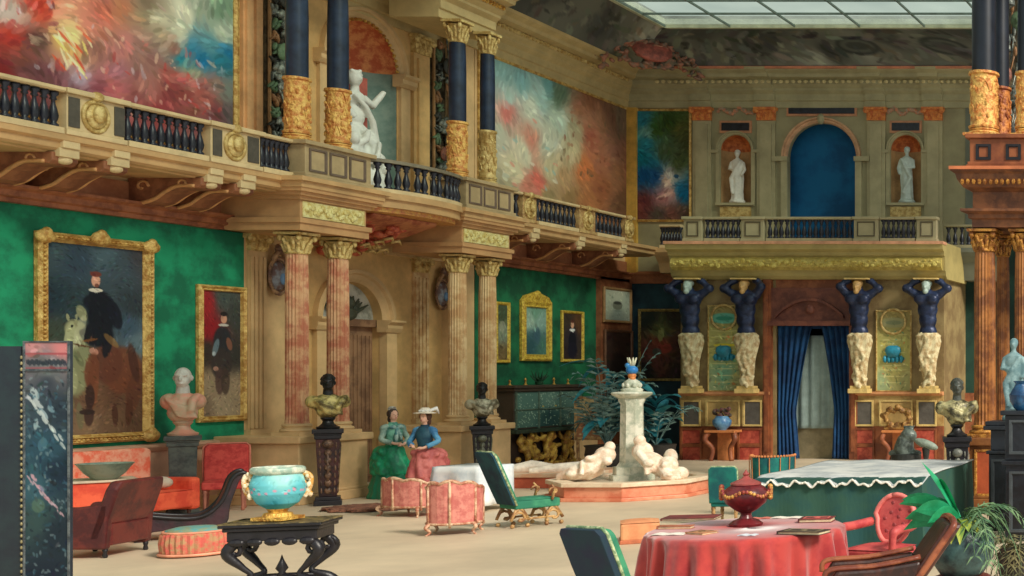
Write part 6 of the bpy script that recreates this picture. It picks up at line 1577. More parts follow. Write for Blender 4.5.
for i in range(4): x = .05 + (L_ - .1) * i / 3; m.box(x - .03, x + .03, -D - .03, -D, zM + .06, zT - .1)
m.box(.0, L_, -D - .03, -D, (zM + zT) / 2 - .02, (zM + zT) / 2 + .01)
put('door_frame', m, M('green silver moulding', (96, 120, 106), .4, .2, scale=10, bump=.4), t, bevel=.006)
m = MB(); rs = random.Random(91)
for c_ in (L_ * .22, L_ * .5, L_ * .78):
    m.ell((c_, -D + .05, zM - .3), (.1, .09, .16)); m.ell((c_ + .04, -D, zM - .1), (.07, .08, .08)); m.tube([(c_ - .08, -D + .02, zM - .22), (c_ - .22, -D, zM - .2), (c_ - .24, -D + .05, zM - .03)], [.05, .045, .035], 7); m.tube([(c_ + .08, -D + .02, zM - .22), (c_ + .22, -D, zM - .16), (c_ + .26, -D + .05, zM - .03)], [.05, .045, .035], 7)
    m.tube([(c_ - .04, -D + .04, zM - .42), (c_ - .14, -D - .06, zM - .56), (c_ - .1, -D, .12)], [.08, .065, .045], 7); m.tube([(c_ + .04, -D + .04, zM - .42), (c_ + .16, -D - .04, zM - .6), (c_ + .12, -D, .12)], [.08, .065, .045], 7)
for k in range(40): m.ell((rs.uniform(.05, L_ - .05), -D + rs.uniform(-.02, .12), rs.uniform(.12, zM - .06)), (rs.uniform(.04, .1), .06, rs.uniform(.04, .1)), 7, 5)
m.box(0, L_, -D - .02, -.1, 0, .12)
put('gilded_figures', m, M('antique gilding', (232, 188, 84), .5, .1, scale=8, bump=.4, col2=(168, 112, 50)), t, remesh=.028, sm=1)
put('plinth', MB().box(.04, L_ - .04, -D + .14, 0, 0, zM), M('cabinet shadow board', (60, 42, 34), .6), t)  # dark block behind the gilded figures, shade put into its colour
# ornaments on the cabinet
for i, (u, h_) in enumerate(((.08, .12), (.3, .16), (.72, .16), (.94, .13))):
    m = MB(); m.lathe([(.05, 0), (.02, .03), (.015, h_ * .6), (.03, h_ * .7), (.01, h_)], 10); o = put('candlestick', m, gold, smooth=True); o.location = (XL + .38, ca + L_ * u, zT + .032); tag(o, 'small gilt candlestick on the inlaid cabinet, ' + ('nearest the tan column', 'left of the leafy sprig', 'right of the leafy sprig', 'nearest the brown pier')[i], 'candlestick')
m = MB(); rs = random.Random(17)
for k in range(22): a = rs.uniform(0, 2 * PI); q = rs.uniform(.05, .2); m.tube([(0, 0, .02), (q * .6 * math.cos(a), q * .6 * math.sin(a), .14), (q * math.cos(a), q * math.sin(a), rs.uniform(.12, .34))], [.008, .02, .003], 5)
m.lathe([(.07, 0), (.09, .06), (.05, .08)], 12); o = put('leafy_sprig', m, M('dark leaf', (30, 70, 44), .6, scale=9)); o.location = (XL + .38, ca + L_ * .5, zT + .032); tag(o, 'dark leafy sprig in a pot at the middle of the inlaid cabinet', 'plant')
# framed screen right of the cabinet
xs = XY(593, 27.4)
t = thing('fire_screen', 'small gilt framed embroidered screen on a stand right of the cabinet', 'screen', (xs, 27.4, 0), R(20))
img = art(50, 70, .6, .95, [(.2, .2, (170, 150, 110)), (.8, .2, (176, 150, 110)), (.5, .5, (150, 110, 84)), (.2, .8, (150, 100, 70)), (.8, .8, (140, 96, 70))], [(random.Random(i).random(), random.Random(i + 40).random(), .03, .02, 0, (206, 190, 140), .7) for i in range(40)], 81, 100)
canvas('embroidery', t, -.32, .32, .66, 1.56, -.02, img); put('frame', frame_mb(-.37, .37, .62, 1.6, [(0, -.02), (0, .03), (.05, .03), (.06, .01), (.06, -.02)]), gilt_w, t)
m = MB(); m.box(-.37, .37, 0, .04, .6, 1.58); 
for s in (-1, 1): m.box(s * .3 - .03, s * .3 + .03, -.02, .04, 0, .66); m.box(s * .3 - .03, s * .3 + .03, -.18, .18, 0, .05)
put('stand', m, gilt_w, t)

# ------------------------------------------------------------ fountain
FX, FY = XY(632, 21.2), 21.2
pinkm = M('pink basin marble', (226, 150, 116), .5, scale=3, bump=.05, col2=(206, 118, 86))
paleb = M('pale basin stone', (232, 214, 184), .5, scale=4, bump=.05, col2=(220, 190, 160))
def octa(r, n=8, ph=22.5): return [(r * math.cos(R(ph) + 2 * PI * i / n), r * math.sin(R(ph) + 2 * PI * i / n)) for i in range(n)]
t = thing('fountain', 'octagonal pink marble fountain basin with a white pillar in its middle', 'fountain', (FX, FY, 0))
m = MB(); m.ext_z(octa(1.33), 0, .06); m.ext_z(octa(1.27), .06, .24); put('basin', m, pinkm, t, bevel=.01)
m = MB(); v = octa(1.32) + octa(1.05); vs = [(x, y, z) for z in (.24, .31) for x, y in v]; fs = []
for i in range(8):
    j = (i + 1) % 8; fs += [(i, j, j + 16, i + 16), (8 + i, 24 + i, 24 + j, 8 + j), (16 + i, 16 + j, 24 + j, 24 + i), (i, 8 + i, 8 + j, j)]
m.add(vs, fs); put('rim', m, paleb, t, bevel=.01)
m = MB(); m.ext_z(octa(1.06), .22, .27); put('water', m, M('pale water', (214, 200, 176), .15, scale=4, bump=.3), t)
whp = M('white green pillar', (224, 222, 204), .5, scale=5, bump=.1, col2=(172, 180, 160))
m = MB(); m.ext_z(octa(.36), .22, .36); m.ext_z(octa(.3), .36, .5); m.lathe([(.26, .5), (.2, .58), (.185, 1.6), (.22, 1.66), (.22, 1.7)], 16, flute=.1); smooth_by_angle(put('pillar', m, whp, t), 30)
m = MB(); m.lathe([(.22, 1.7), (.31, 1.76), (.33, 1.79), (.31, 1.81), (.2, 1.82)], 28); smooth_by_angle(put('disc', m, whp, t))
m = MB(); m.lathe([(.17, 1.82), (.18, 1.86), (.11, 1.9), (.14, 1.96), (.12, 2.0), (.07, 2.03), (.05, 2.06)], 20)
for k in range(8): a = 2 * PI * k / 8; m.ell((.13 * math.cos(a), .13 * math.sin(a), 1.93), (.04, .04, .05), 6, 5)
smooth_by_angle(put('vase', m, whp, t), 60)
m = MB(); m.ell((0, 0, 2.1), (.07, .06, .06)); m.ell((.02, -.02, 2.05), (.05, .05, .04)); put('amber_bird', m, M('orange porcelain', (206, 130, 70), .5, scale=9, bump=.3), t, smooth=True)
m = MB(); m.ell((.0, 0, 2.2), (.1, .09, .08)); m.ell((-.06, -.02, 2.28), (.05, .05, .05)); put('blue_bird', m, M('sky blue porcelain', (84, 166, 214), .35, scale=6, col2=(40, 120, 190)), t, smooth=True)
m = MB()
for k in range(7): a = k * .9; m.tube([(0, 0, 2.24), (.05 * math.cos(a), .04 * math.sin(a), 2.34), (.08 * math.cos(a), .06 * math.sin(a), 2.42)], [.03, .02, .008], 5)
put('plume', m, M('pale plume', (206, 206, 180), .6), t, smooth=True)
def recl(name, blobs, mat): 
    m = MB(); m.m = Matrix.Identity(4); 
    for b_ in blobs:
        if b_[0] == 'e': m.ell(b_[1], b_[2])
        else: m.tube(b_[1], b_[2], 8)
    put(name, m, mat, t, remesh=.016, sm=1)
_recl = recl
def recl(name, blobs, mat):
    rs = random.Random(len(blobs) * 7); ex = []
    for b_ in blobs:
        if b_[0] == 't':
            for k in range(3):
                i = rs.randrange(len(b_[1]) - 1); p = Vector(b_[1][i]).lerp(Vector(b_[1][i + 1]), rs.random()); q = b_[2][i]
                ex.append(('e', (p.x + rs.uniform(-q, q), p.y + rs.uniform(-q, q), max(.3, p.z + rs.uniform(-q, q))), (rs.uniform(.04, .1), rs.uniform(.04, .09), rs.uniform(.03, .08))))
    _recl(name, [(k, a, (b2 if k == 'e' else [x * .92 for x in b2])) for k, a, b2 in blobs] + ex, mat)
cm = M('creamy carved marble', (242, 230, 210), .6, scale=6, bump=.3, col2=(226, 196, 170))
recl('reclining_figure', [('t', [(-1.0, -.5, .34), (-.72, -.5, .42), (-.5, -.4, .52), (-.3, -.3, .7)], [.08, .14, .17, .12]), ('e', (-.3, -.3, .72), (.18, .14, .15)), ('e', (-.22, -.3, .86), (.09, .09, .1)), ('t', [(-.35, -.4, .72), (-.55, -.55, .6), (-.5, -.65, .4)], [.07, .06, .04]), ('t', [(-.9, -.4, .34), (-.6, -.3, .4), (-.4, -.2, .5)], [.1, .14, .12])], cm)
recl('reclining_figure', [('t', [(1.0, -.45, .34), (.8, -.42, .48), (.55, -.36, .6), (.3, -.26, .72)], [.1, .17, .19, .13]), ('e', (.34, -.28, .78), (.18, .15, .17)), ('e', (.3, -.3, .97), (.1, .1, .1)), ('e', (.86, -.42, .56), (.17, .14, .15)), ('t', [(.34, -.4, .75), (.56, -.58, .62), (.6, -.6, .4)], [.07, .06, .05]), ('e', (1.0, -.3, .4), (.15, .14, .12)), ('t', [(.8, -.5, .5), (.95, -.62, .38), (1.05, -.6, .32)], [.09, .08, .05])], cm)
recl('reclining_figure', [('t', [(-.4, .6, .3), (0, .65, .45), (.4, .5, .5)], [.12, .16, .12]), ('e', (.42, .5, .62), (.12, .12, .16))], cm)
# second low basin to the left
t = thing('side_basin', 'low red edged stone basin with pale carved shapes left of the fountain', 'basin', (XY(560, 22.9), 22.9, 0))
m = MB(); m.ext_z([(-1.0, -.6), (.62, -.6), (.75, -.2), (.75, .9), (-1.3, .9), (-1.3, -.1)], 0, .2); put('basin', m, M('red basin edge', (206, 104, 74), .6, scale=3, col2=(180, 84, 60)), t, bevel=.01)
m = MB(); m.ext_z([(-1.03, -.63), (.65, -.63), (.78, -.2), (.78, .93), (-1.33, .93), (-1.33, -.1)], .2, .27); put('top', m, M('cream pink top', (230, 200, 168), .6, scale=2.5, col2=(222, 168, 132)), t, bevel=.01)
m = MB(); m.tube([(-.9, -.2, .3), (-.6, .1, .36), (-.2, .2, .34)], [.08, .12, .05], 8); m.tube([(-.4, -.3, .29), (0, -.1, .33), (.4, .1, .34)], [.06, .1, .12], 8); put('carved_shape', m, M('pale carved stone', (236, 226, 208), .6, scale=5, bump=.3), t, remesh=.02, sm=1)

# ------------------------------------------------------------ plants
def frond(m, base, ang, L_, rise, droop, n=9, lw=.03, ll=.22):
    pts = []
    for i in range(n + 1):
        q = i / n; r_ = L_ * q; z = rise * q - droop * q * q * q
        pts.append(Vector((base[0] + r_ * math.cos(ang), base[1] + r_ * math.sin(ang), base[2] + z)))
    m.tube(pts, [.012 * (1 - .7 * i / n) for i in range(n + 1)], 5)
    side = Vector((-math.sin(ang), math.cos(ang), 0))
    for i in range(2, n + 1):
        d = (pts[i] - pts[i - 1]).normalized(); L2 = ll * (1 - .5 * abs(2 * i / n - 1.1))
        for s in (-1, 1):
            tip = pts[i] + side * s * L2 + d * L2 * .7 + Vector((0, 0, -L2 * .35)); mid = (pts[i] + tip) / 2 + Vector((0, 0, .02)); wv = d * lw
            m.add([tuple(pts[i]), tuple(mid + wv), tuple(tip), tuple(mid - wv)], [(0, 1, 2, 3)])
def broad(m, base, ang, L_, rise, droop, wd, n=7, tw=0):
    c = []; side = Vector((-math.sin(ang) * math.cos(tw), math.cos(ang) * math.cos(tw), math.sin(tw))); vs = []; fs = []
    for i in range(n + 1):
        q = i / n; p = Vector((base[0] + L_ * q * math.cos(ang), base[1] + L_ * q * math.sin(ang), base[2] + rise * q - droop * q * q)); w_ = wd * math.sin(PI * min(1, .08 + q * .92)) ** .8 * (1 if q < .98 else .1)
        vs += [tuple(p - side * w_ + Vector((0, 0, w_ * .3))), tuple(p), tuple(p + side * w_ + Vector((0, 0, w_ * .3)))]
    for i in range(n): a = 3 * i; fs += [(a, a + 1, a + 4, a + 3), (a + 1, a + 2, a + 5, a + 4)]
    m.add(vs, fs)
def potted(label, loc, pot_prof, pot_m, groups, cat='plant', kind='potted_plant'):
    t = thing(kind, label, cat, loc); m = MB(); m.lathe(pot_prof, 28); smooth_by_angle(put('pot', m, pot_m, t), 50)
    zt = pot_prof[-1][1] - .03
    put('soil', MB().lathe([(pot_prof[-1][0] * .9, zt - .03), (pot_prof[-1][0] * .9, zt)], 20), M('soil', (60, 44, 34), .95), t)
    for nm, mat, fn in groups:
        m = MB(); fn(m, zt); o = put(nm, m, mat, t)
    return t
tealleaf = M('teal leaf', (60, 160, 172), .6, scale=4, bump=.1, col2=(40, 120, 138)); mistleaf = M('misty grey green leaf', (136, 170, 164), .7, scale=4, bump=.1, col2=(70, 104, 100))
rs = random.Random(101)
def f1(m, z):
    for k in range(26): frond(m, (0, 0, z), rs.uniform(0, 2 * PI), rs.uniform(.5, .95), rs.uniform(1.2, 2.7), rs.uniform(.3, 1.2), 10, .035, .26)
def f2(m, z):
    for k in range(22): broad(m, (0, 0, z + rs.uniform(.2, 1.7)), rs.uniform(0, 2 * PI), rs.uniform(.5, .9), rs.uniform(.3, .7), rs.uniform(.4, .9), .12)
potted('tall misty teal palm in a dark tub left of the fountain pillar', (XY(607, 25.6), 25.6, 0), [(.3, 0), (.36, .1), (.42, .4), (.4, .55), (.44, .6)], M('dark tub', (58, 54, 50), .6, scale=5), [('fronds', mistleaf, f1), ('leaves', tealleaf, f2)])
rs = random.Random(103)
def f3(m, z):
    for k in range(20): broad(m, (0, 0, z + rs.uniform(0, 1.1)), rs.uniform(0, 2 * PI), rs.uniform(.5, .9), rs.uniform(.4, 1.0), rs.uniform(.3, .8), .12)
def f3b(m, z):
    for k in range(10): frond(m, (0, 0, z), rs.uniform(0, 2 * PI), rs.uniform(.6, .9), rs.uniform(.9, 1.7), rs.uniform(.3, 1.0), 9, .035, .26)
potted('teal leaved plant in a dark tub right of the fountain pillar', (XY(656, 27.4), 27.4, 0), [(.28, 0), (.34, .1), (.4, .4), (.42, .5)], MATS['dark tub'], [('leaves', tealleaf, f3), ('fronds', mistleaf, f3b)])
PLX, PLY = XY(962, 11.0), 11.0
gl_ = M('emerald leaf', (24, 134, 84), .5, scale=4, bump=.1, col2=(40, 168, 116)); yl = M('yellow green leaf', (176, 180, 66), .6, scale=5, bump=.1, col2=(120, 150, 60)); gf = M('grey green frond', (110, 140, 96), .7, scale=5, bump=.1, col2=(64, 104, 70))
rs = random.Random(107)
def f4(m, z):
    for a, L_, ri, dr, w_ in ((165, .42, .66, .1, .09), (178, .56, .42, .2, .09), (160, .4, .34, .2, .09), (195, .5, .26, .2, .09), (150, .3, .5, .1, .08), (210, .42, .34, .2, .09), (185, .36, .14, .16, .09), (140, .3, .26, .1, .07), (230, .36, .3, .26, .08), (200, .55, .5, .3, .08), (172, .3, .2, .1, .08), (188, .52, .2, .25, .08)):
        broad(m, (0, 0, z), R(a), L_, ri, dr, w_, tw=R((0 if ri > .6 else 55) + (L_ * 997 % 20)))
def f5(m, z):
    for a, L_, ri, dr in ((-60, .3, .26, .3), (-90, .3, .2, .34), (-110, .34, .24, .34), (-40, .28, .2, .26), (-75, .36, .3, .44)): broad(m, (0, -.05, z), R(a), L_, ri, dr, .06)
def f6(m, z):
    for k in range(14): frond(m, (0, 0, z), R(rs.uniform(-80, 60)), rs.uniform(.34, .56), rs.uniform(.2, .5), rs.uniform(.3, .8), 9, .012, .15)
potted('big potted fern and emerald leaves in a blue painted jar, lower right', (PLX, PLY, .32), [(.17, 0), (.2, .03), (.28, .16), (.29, .3), (.24, .42), (.2, .46), (.23, .5)], M('blue painted jar', (66, 96, 96), .35, scale=6, bump=.1, col2=(36, 54, 60)), [('broad_leaves', gl_, f4), ('yellow_leaves', yl, f5), ('fern_fronds', gf, f6)])
t = thing('plant_stand', 'low red brown stand under the blue painted plant jar', 'stand', (PLX, PLY, 0)); m = MB(); m.lathe([(.24, .26), (.25, .28), (.25, .31), (.23, .318)], 28); put('top', m, M('red brown stand', (120, 56, 46), .5, scale=4), t); legs(t, [(.18 * sx, .18 * sy) for sx in (-1, 1) for sy in (-1, 1)], .27, MATS['red brown stand'])
rs = random.Random(109)
def f7(m, z):
    for k in range(16): frond(m, (0, 0, z), R(rs.uniform(0, 360)), rs.uniform(.3, .5), rs.uniform(.15, .45), rs.uniform(.3, .6), 8, .014, .16)
potted('shadowy feathery fern in a dark pot at the lower right corner', (XY(1020, 12.2), 12.2, 0), [(.16, 0), (.2, .05), (.22, .3), (.2, .4)], MATS['dark tub'], [('fern_fronds', M('olive brown frond', (120, 112, 74), .8, scale=5, col2=(76, 84, 54)), f7)])

# ------------------------------------------------------------ round red table and what lies on it
RTX, RTY = XY(748, 10.95), 10.95
redc = M('red tablecloth', (190, 62, 56), .85, scale=2.5, bump=.08, col2=(160, 38, 42))
TZ = .76
redc.node_tree.nodes['Principled BSDF'].inputs['Sheen Weight'].default_value = .6; redc.node_tree.nodes['Principled BSDF'].inputs['Sheen Roughness'].default_value = .5
t = thing('round_table', 'round table under the red cloth, foreground', 'table', (RTX, RTY, 0)); t.scale = (.92, .92, 1)
put('tabletop', MB().lathe([(.84, TZ - .05), (.85, TZ - .02), (.84, TZ - .012)], 48), wood_d, t); put('pedestal_leg', MB().lathe([(.3, 0), (.3, .05), (.1, .12), (.08, .4), (.12, .6), (.2, TZ - .05)], 20), wood_d, t, smooth=True)
m = MB(); ns_ = 240; vs = []; fs = []
for (z, r0_, amp) in ((TZ - .004, .02, 0), (TZ - .002, .5, 0), (TZ - .003, .86, 0), (TZ - .02, .9, .004), (TZ - .06, .905, .022), (TZ - .2, .92, .05), (TZ - .4, .94, .07), (.06, .96, .085)):
    for k in range(ns_):
        a = 2 * PI * k / ns_; q = r0_ + amp * (math.sin(19 * a) * .6 + math.sin(31 * a + 1) * .5 + math.sin(7 * a + 2) * .5 - abs(math.sin(13 * a)) * .8); vs.append((q * math.cos(a), q * math.sin(a), z))
for j in range(7):
    for k in range(ns_): fs.append((j * ns_ + k, j * ns_ + (k + 1) % ns_, (j + 1) * ns_ + (k + 1) % ns_, (j + 1) * ns_ + k))
m.add(vs, fs); o = put('red_tablecloth', m, redc, smooth=True); o.location = (RTX, RTY, 0); o.scale = (.92, .92, 1); tag(o, 'bright red cloth falling in folds over the round foreground table', 'tablecloth')
md = o.modifiers.new('thick', 'SOLIDIFY'); md.thickness = .006; md.offset = 1
def ontable(px, py, h=TZ): Y = (H - h) * F / (py - VY); return (XY(px, Y), Y, h + .004)
ux, uy, uz = ontable(746, 526)
urn_m = M('oxblood glaze', (112, 36, 40), .3, scale=6, bump=.1, col2=(76, 26, 32))
t = thing('lidded_urn', 'dark red lidded urn with gilt festoons on the red table', 'urn', (ux, uy, uz))
smooth_by_angle(put('foot', MB().lathe([(.14, 0), (.145, .02), (.11, .05), (.06, .07), (.045, .1), (.05, .13)], 28), urn_m, t))
smooth_by_angle(put('bowl', MB().lathe([(.05, .12), (.1, .15), (.17, .21), (.2, .27), (.195, .32), (.15, .36), (.12, .38)], 32), urn_m, t), 60)
smooth_by_angle(put('lid', MB().lathe([(.13, .38), (.13, .395), (.08, .42), (.04, .435), (.02, .46), (.03, .475), (.012, .5), (0, .52)], 28), M('rose lid', (150, 70, 66), .35, scale=8), t), 60)
m = MB()
for k in range(40): a = 2 * PI * k / 40; m.ell((.195 * math.cos(a), .195 * math.sin(a), .3 + .025 * math.sin(4 * a)), .02, 6, 5)
for s in (0, PI): 
    for j in range(6): m.ell((.21 * math.cos(s + .2), .21 * math.sin(s + .2), .26 + .02 * j), .026, 6, 5)
put('gilt_festoon', m, M('festoon gilding', (214, 164, 84), .4, .3, scale=14, bump=.5, col2=(150, 60, 56)), t, smooth=True)
def book(label, px, py, w_, d_, h_, rz, mc, mi=None, cat='book', kind='closed_book'):
    x, y, z = ontable(px, py); t = thing(kind, label, cat, (x, y, z), rz)
    if kind == 'closed_book':
        m = MB(); m.box(-w_/2, w_/2, -d_/2, d_/2, 0, h_ * .18); m.box(-w_/2, w_/2, -d_/2, d_/2, h_ * .82, h_); m.box(-w_/2, -w_/2 + .012, -d_/2, d_/2, 0, h_); put('cover', m, mc, t, bevel=.003)
        put('pages', MB().box(-w_/2 + .01, w_/2 - .01, -d_/2 + .01, d_/2 - .01, h_ * .16, h_ * .84), M('page edges', (214, 196, 160), .8, scale=8), t)
        if mi: m = MB(); frame_mb(-w_ * .38, w_ * .38, -d_ * .36, d_ * .36, [(0, 0), (0, .002), (.012, .002), (.014, 0)], m); m.v = [(a, c_, h_ - b_) for a, b_, c_ in m.v]; m.lathe([(.03, h_), (.03, h_ + .003), (0, h_ + .004)], 12); put('tooling', m, mi, t)
    else:
        m = MB(); n = 10; vs = []; fs = []
        for j in range(2):
            for i in range(n + 1): u = i / n; vs.append((-w_/2 + w_ * u, (-d_/2, d_/2)[j], .004 + .006 * math.sin(u * 6 + rz * 5) ** 2))
        for i in range(n): fs.append((i, i + 1, n + 2 + i, n + 1 + i))
        m.add(vs, fs); o = put('sheet', m, mc, t); q = o.modifiers.new('thick', 'SOLIDIFY'); q.thickness = h_; q.offset = 0
    return t
book('large flat maroon portfolio at the back left of the red table', 692, 519, .48, .3, .022, R(12), M('maroon cover', (130, 50, 48), .6, scale=8, col2=(96, 44, 44)))
book('thin reddish brown book at the left of the red table', 676, 529, .3, .1, .03, R(6), M('tan cover', (176, 106, 76), .6, scale=8))
book('open tan booklet with pale pages left of the dark red urn', 702, 534, .2, .18, .02, R(-20), M('tan page', (196, 140, 100), .7, scale=9), M('booklet tooling', (120, 90, 60), .6))
book('white paper sheet at the front left of the red table', 670, 535, .26, .14, .004, R(8), M('white paper', (236, 230, 216), .8), kind='paper_sheet', cat='paper')
book('small white card in front of the dark red urn', 748, 536, .15, .09, .006, R(0), M('bluish paper', (214, 220, 228), .8), kind='paper_sheet', cat='paper')
book('pinkish paper just right of the dark red urn foot', 764, 519, .2, .1, .006, R(15), M('pink paper', (206, 116, 100), .8), kind='paper_sheet', cat='paper')
book('white paper at the back right of the red table', 788, 518.5, .3, .12, .006, R(5), MATS['white paper'], kind='paper_sheet', cat='paper')
book('red and dark bound book at the back right of the red table', 817, 522, .3, .2, .04, R(10), M('dark red cover', (128, 44, 46), .5, scale=7, col2=(84, 40, 40)), M('pink tooling', (220, 110, 100), .5))
book('dark tooled album at the front right of the red table', 804, 534, .4, .2, .03, R(-8), M('brown black cover', (62, 46, 40), .5, scale=7), M('olive tooling', (136, 124, 92), .5))

# ------------------------------------------------------------ big draped table, armchairs on the right
t = thing('big_draped_table', 'very large table covered by a dark teal cloth with a white top sheet', 'table', (-5.52, 15.5, 0), R(3))
tc2 = M('dark teal cloth', (28, 76, 76), .85, scale=1.4, bump=.08, col2=(44, 84, 70))
DZ = .92
put('cloth', drape_box(1.95, 2.7, .04, DZ, .03, 16, 160, .02), tc2, t)
m = MB(); nxx, nyy = 40, 10; vs = []; fs = []
for j in range(nyy + 1):
    for i in range(nxx + 1):
        u, v = i / nxx, j / nyy; x = -.99 + 1.98 * u; y = -1.37 + 2.74 * v; z = DZ + .018
        if j == 0: z = DZ - .05 - .025 * math.sin(u * 40) - .02 * math.sin(u * 93)
        vs.append((x, y if j else -1.39, z + .008 * math.sin(u * 17 + v * 9)))
for j in range(nyy):
    for i in range(nxx): a = j * (nxx + 1) + i; fs.append((a, a + 1, a + nxx + 2, a + nxx + 1))
m.add(vs, fs); o = put('white_sheet', m, M('grey white sheet', (206, 208, 204), .85, scale=2, bump=.1, col2=(170, 176, 178)), t, smooth=True); q = o.modifiers.new('thick', 'SOLIDIFY'); q.thickness = .012
m = MB(); m.tube([(-.99 + 1.98 * u, -1.4, DZ - .055 - .025 * math.sin(u * 40) - .02 * math.sin(u * 93)) for u in [i / 120 for i in range(121)]], [.008 + .006 * abs(math.sin(i * 1.7)) for i in range(121)], 6)
put('white_fringe', m, white_m, t)
put('table_frame', MB().box(-.9, .9, -1.25, 1.25, .3, DZ - .03), wood_d, t)
# pink armchair
pinkr = M('rose red leather', (206, 88, 84), .55, scale=5, bump=.15, col2=(178, 62, 66))
t = thing('rose_armchair', 'rose red balloon back armchair between the red table and the big draped table', 'armchair', at_ground(881, 12.3), R(-14)); t.scale = (.92, .92, .93)
ol = [(.0 + .25 * math.sin(a) * (1.0 if math.cos(a) > 0 else .84), .27 + .27 * math.cos(a)) for a in [2 * PI * i / 28 for i in range(28)]][::-1]
ol = [(x, max(z, 0.02)) for x, z in ol]
put('backrest', shaped_back(ol, .08, .22, .42, .2), pinkr, t, bevel=.02)
m = MB(); m.tube([(x * 1.0, .2 + .22 * z - .0, .42 + z) for x, z in ol] + [(ol[0][0], .2 + .22 * ol[0][1], .42 + ol[0][1])], .028, 7); put('back_rim', m, M('light rose piping', (226, 124, 116), .5, scale=5), t, smooth=True)
for k in range(9):
    m = MB(); a = k * 2.4; q = .05 + .018 * k; m.ell((q * math.cos(a), .2 + .22 * (.32 + q * math.sin(a)) - .0, .42 + .29 + q * math.sin(a)), (.03, .012, .03), 7, 5)
    put('button', m, M('dark rose', (150, 60, 62), .5), t, smooth=True)
put('seat', cushion(-.3, .3, -.3, .24, .2, .42), pinkr, t, bevel=.03)
for s in (-1, 1):
    put('arm', MB().tube(bez([(s * .29, .26, .66), (s * .35, .0, .64), (s * .35, -.2, .64), (s * .33, -.28, .58), (s * .31, -.26, .3)], 5), [.05] * 15 + [.04] * 6, 9), pinkr, t, smooth=True)
legs(t, [(sx * .25, sy * .22) for sx in (-1, 1) for sy in (-1, 1)], .2, wood_d)
# brown armchair nearest
club_chair('dark brown leather armchair with amber edges in the right foreground', at_ground(872, 9.8), R(-66), M('dark brown leather', (78, 40, 30), .4, scale=5, bump=.1, col2=(44, 24, 22)), .62, .66, .52, .42, .7, edge=M('amber leather edge', (158, 90, 58), .4, scale=6, col2=(116, 56, 38)), kind='leather_armchair')
# faint orange pouf
t = thing('square_pouf', 'pale orange pouf between the teal foreground chair and the red table', 'pouf', at_ground(640, 15.4), R(30)); put('body', cushion(-.22, .22, -.22, .22, .03, .26, .03), M('pale orange cloth', (226, 160, 112), .85, scale=4, bump=.1, col2=(214, 140, 96)), t, bevel=.03); put('base_trim', MB().box(-.23, .23, -.23, .23, 0, .05), M('orange braid', (200, 116, 80), .8), t, bevel=.01)

# consoles at the back wall
def console_table(label, px0, px1, Yc):
    x0, x1 = XY(px0, Yc), XY(px1, Yc); t = thing('console_table', label, 'console', ((x0 + x1) / 2, Yc, 0)); w2 = (x1 - x0) / 2; h_ = ZY(430, Yc)
    put('top', MB().box(-w2, w2, -.2, .22, h_ - .06, h_), M('console orange marble', (206, 130, 76), .5, scale=5), t, bevel=.01); put('back_panel', MB().box(-w2 * .5, w2 * .5, .1, .18, 0, h_ - .06), MATS['console orange marble'], t)
    for s in (-1, 1): put('leg', MB().tube(bez([(s * w2 * .85, -.1, h_ - .06), (s * w2 * 1.0, -.16, h_ * .7), (s * w2 * .6, -.08, h_ * .4), (s * w2 * .7, -.1, 0)], 5), [.07] * 6 + [.055] * 10, 8), wood_o, t, smooth=True)
    return h_
hc = console_table('orange marble console under the small blue vase at the far wall', 708, 738, YP - .38)
t = thing('blue_vase', 'small pale blue vase with dark flowers on the left far console', 'vase', (XY(722, YP - .4), YP - .4, hc)); m = MB(); m.lathe([(.1, 0), (.12, .04), (.2, .12), (.22, .22), (.16, .3), (.14, .34)], 20); smooth_by_angle(put('body', m, M('pale blue glaze', (110, 160, 196), .35, scale=8, col2=(70, 120, 170)), t), 60)
m = MB(); rs = random.Random(6)
for k in range(24): m.ell((rs.uniform(-.2, .2), rs.uniform(-.1, .1), rs.uniform(.32, .52)), rs.uniform(.03, .06), 6, 5)
put('flowers', m, M('dark red flowers', (120, 70, 66), .7, scale=16, col2=(60, 70, 60)), t)
m = MB(); rs = random.Random(16)
for k in range(34): a = 2 * PI * k / 34; m.ell((.34 * math.cos(a) * rs.uniform(.7, 1.1), rs.uniform(-.05, .05), .3 + .24 * math.sin(a) * rs.uniform(.6, 1.1)), rs.uniform(.04, .08), 7, 5)
m.box(-.3, .3, -.06, .08, 0, .08); o = put('gilt_wreath', m, M('dull wreath gilding', (170, 130, 70), .5, .2, scale=9, bump=.5, col2=(110, 76, 40)), remesh=.03); hc2 = console_table('orange marble console under the gilt wreath ornament, right of the far doorway', 884, 912, YP - .38); o.location = (XY(897, YP - .4), YP - .4, hc2 + .01); tag(o, 'gilt wreath ornament on the console right of the far doorway', 'ornament')
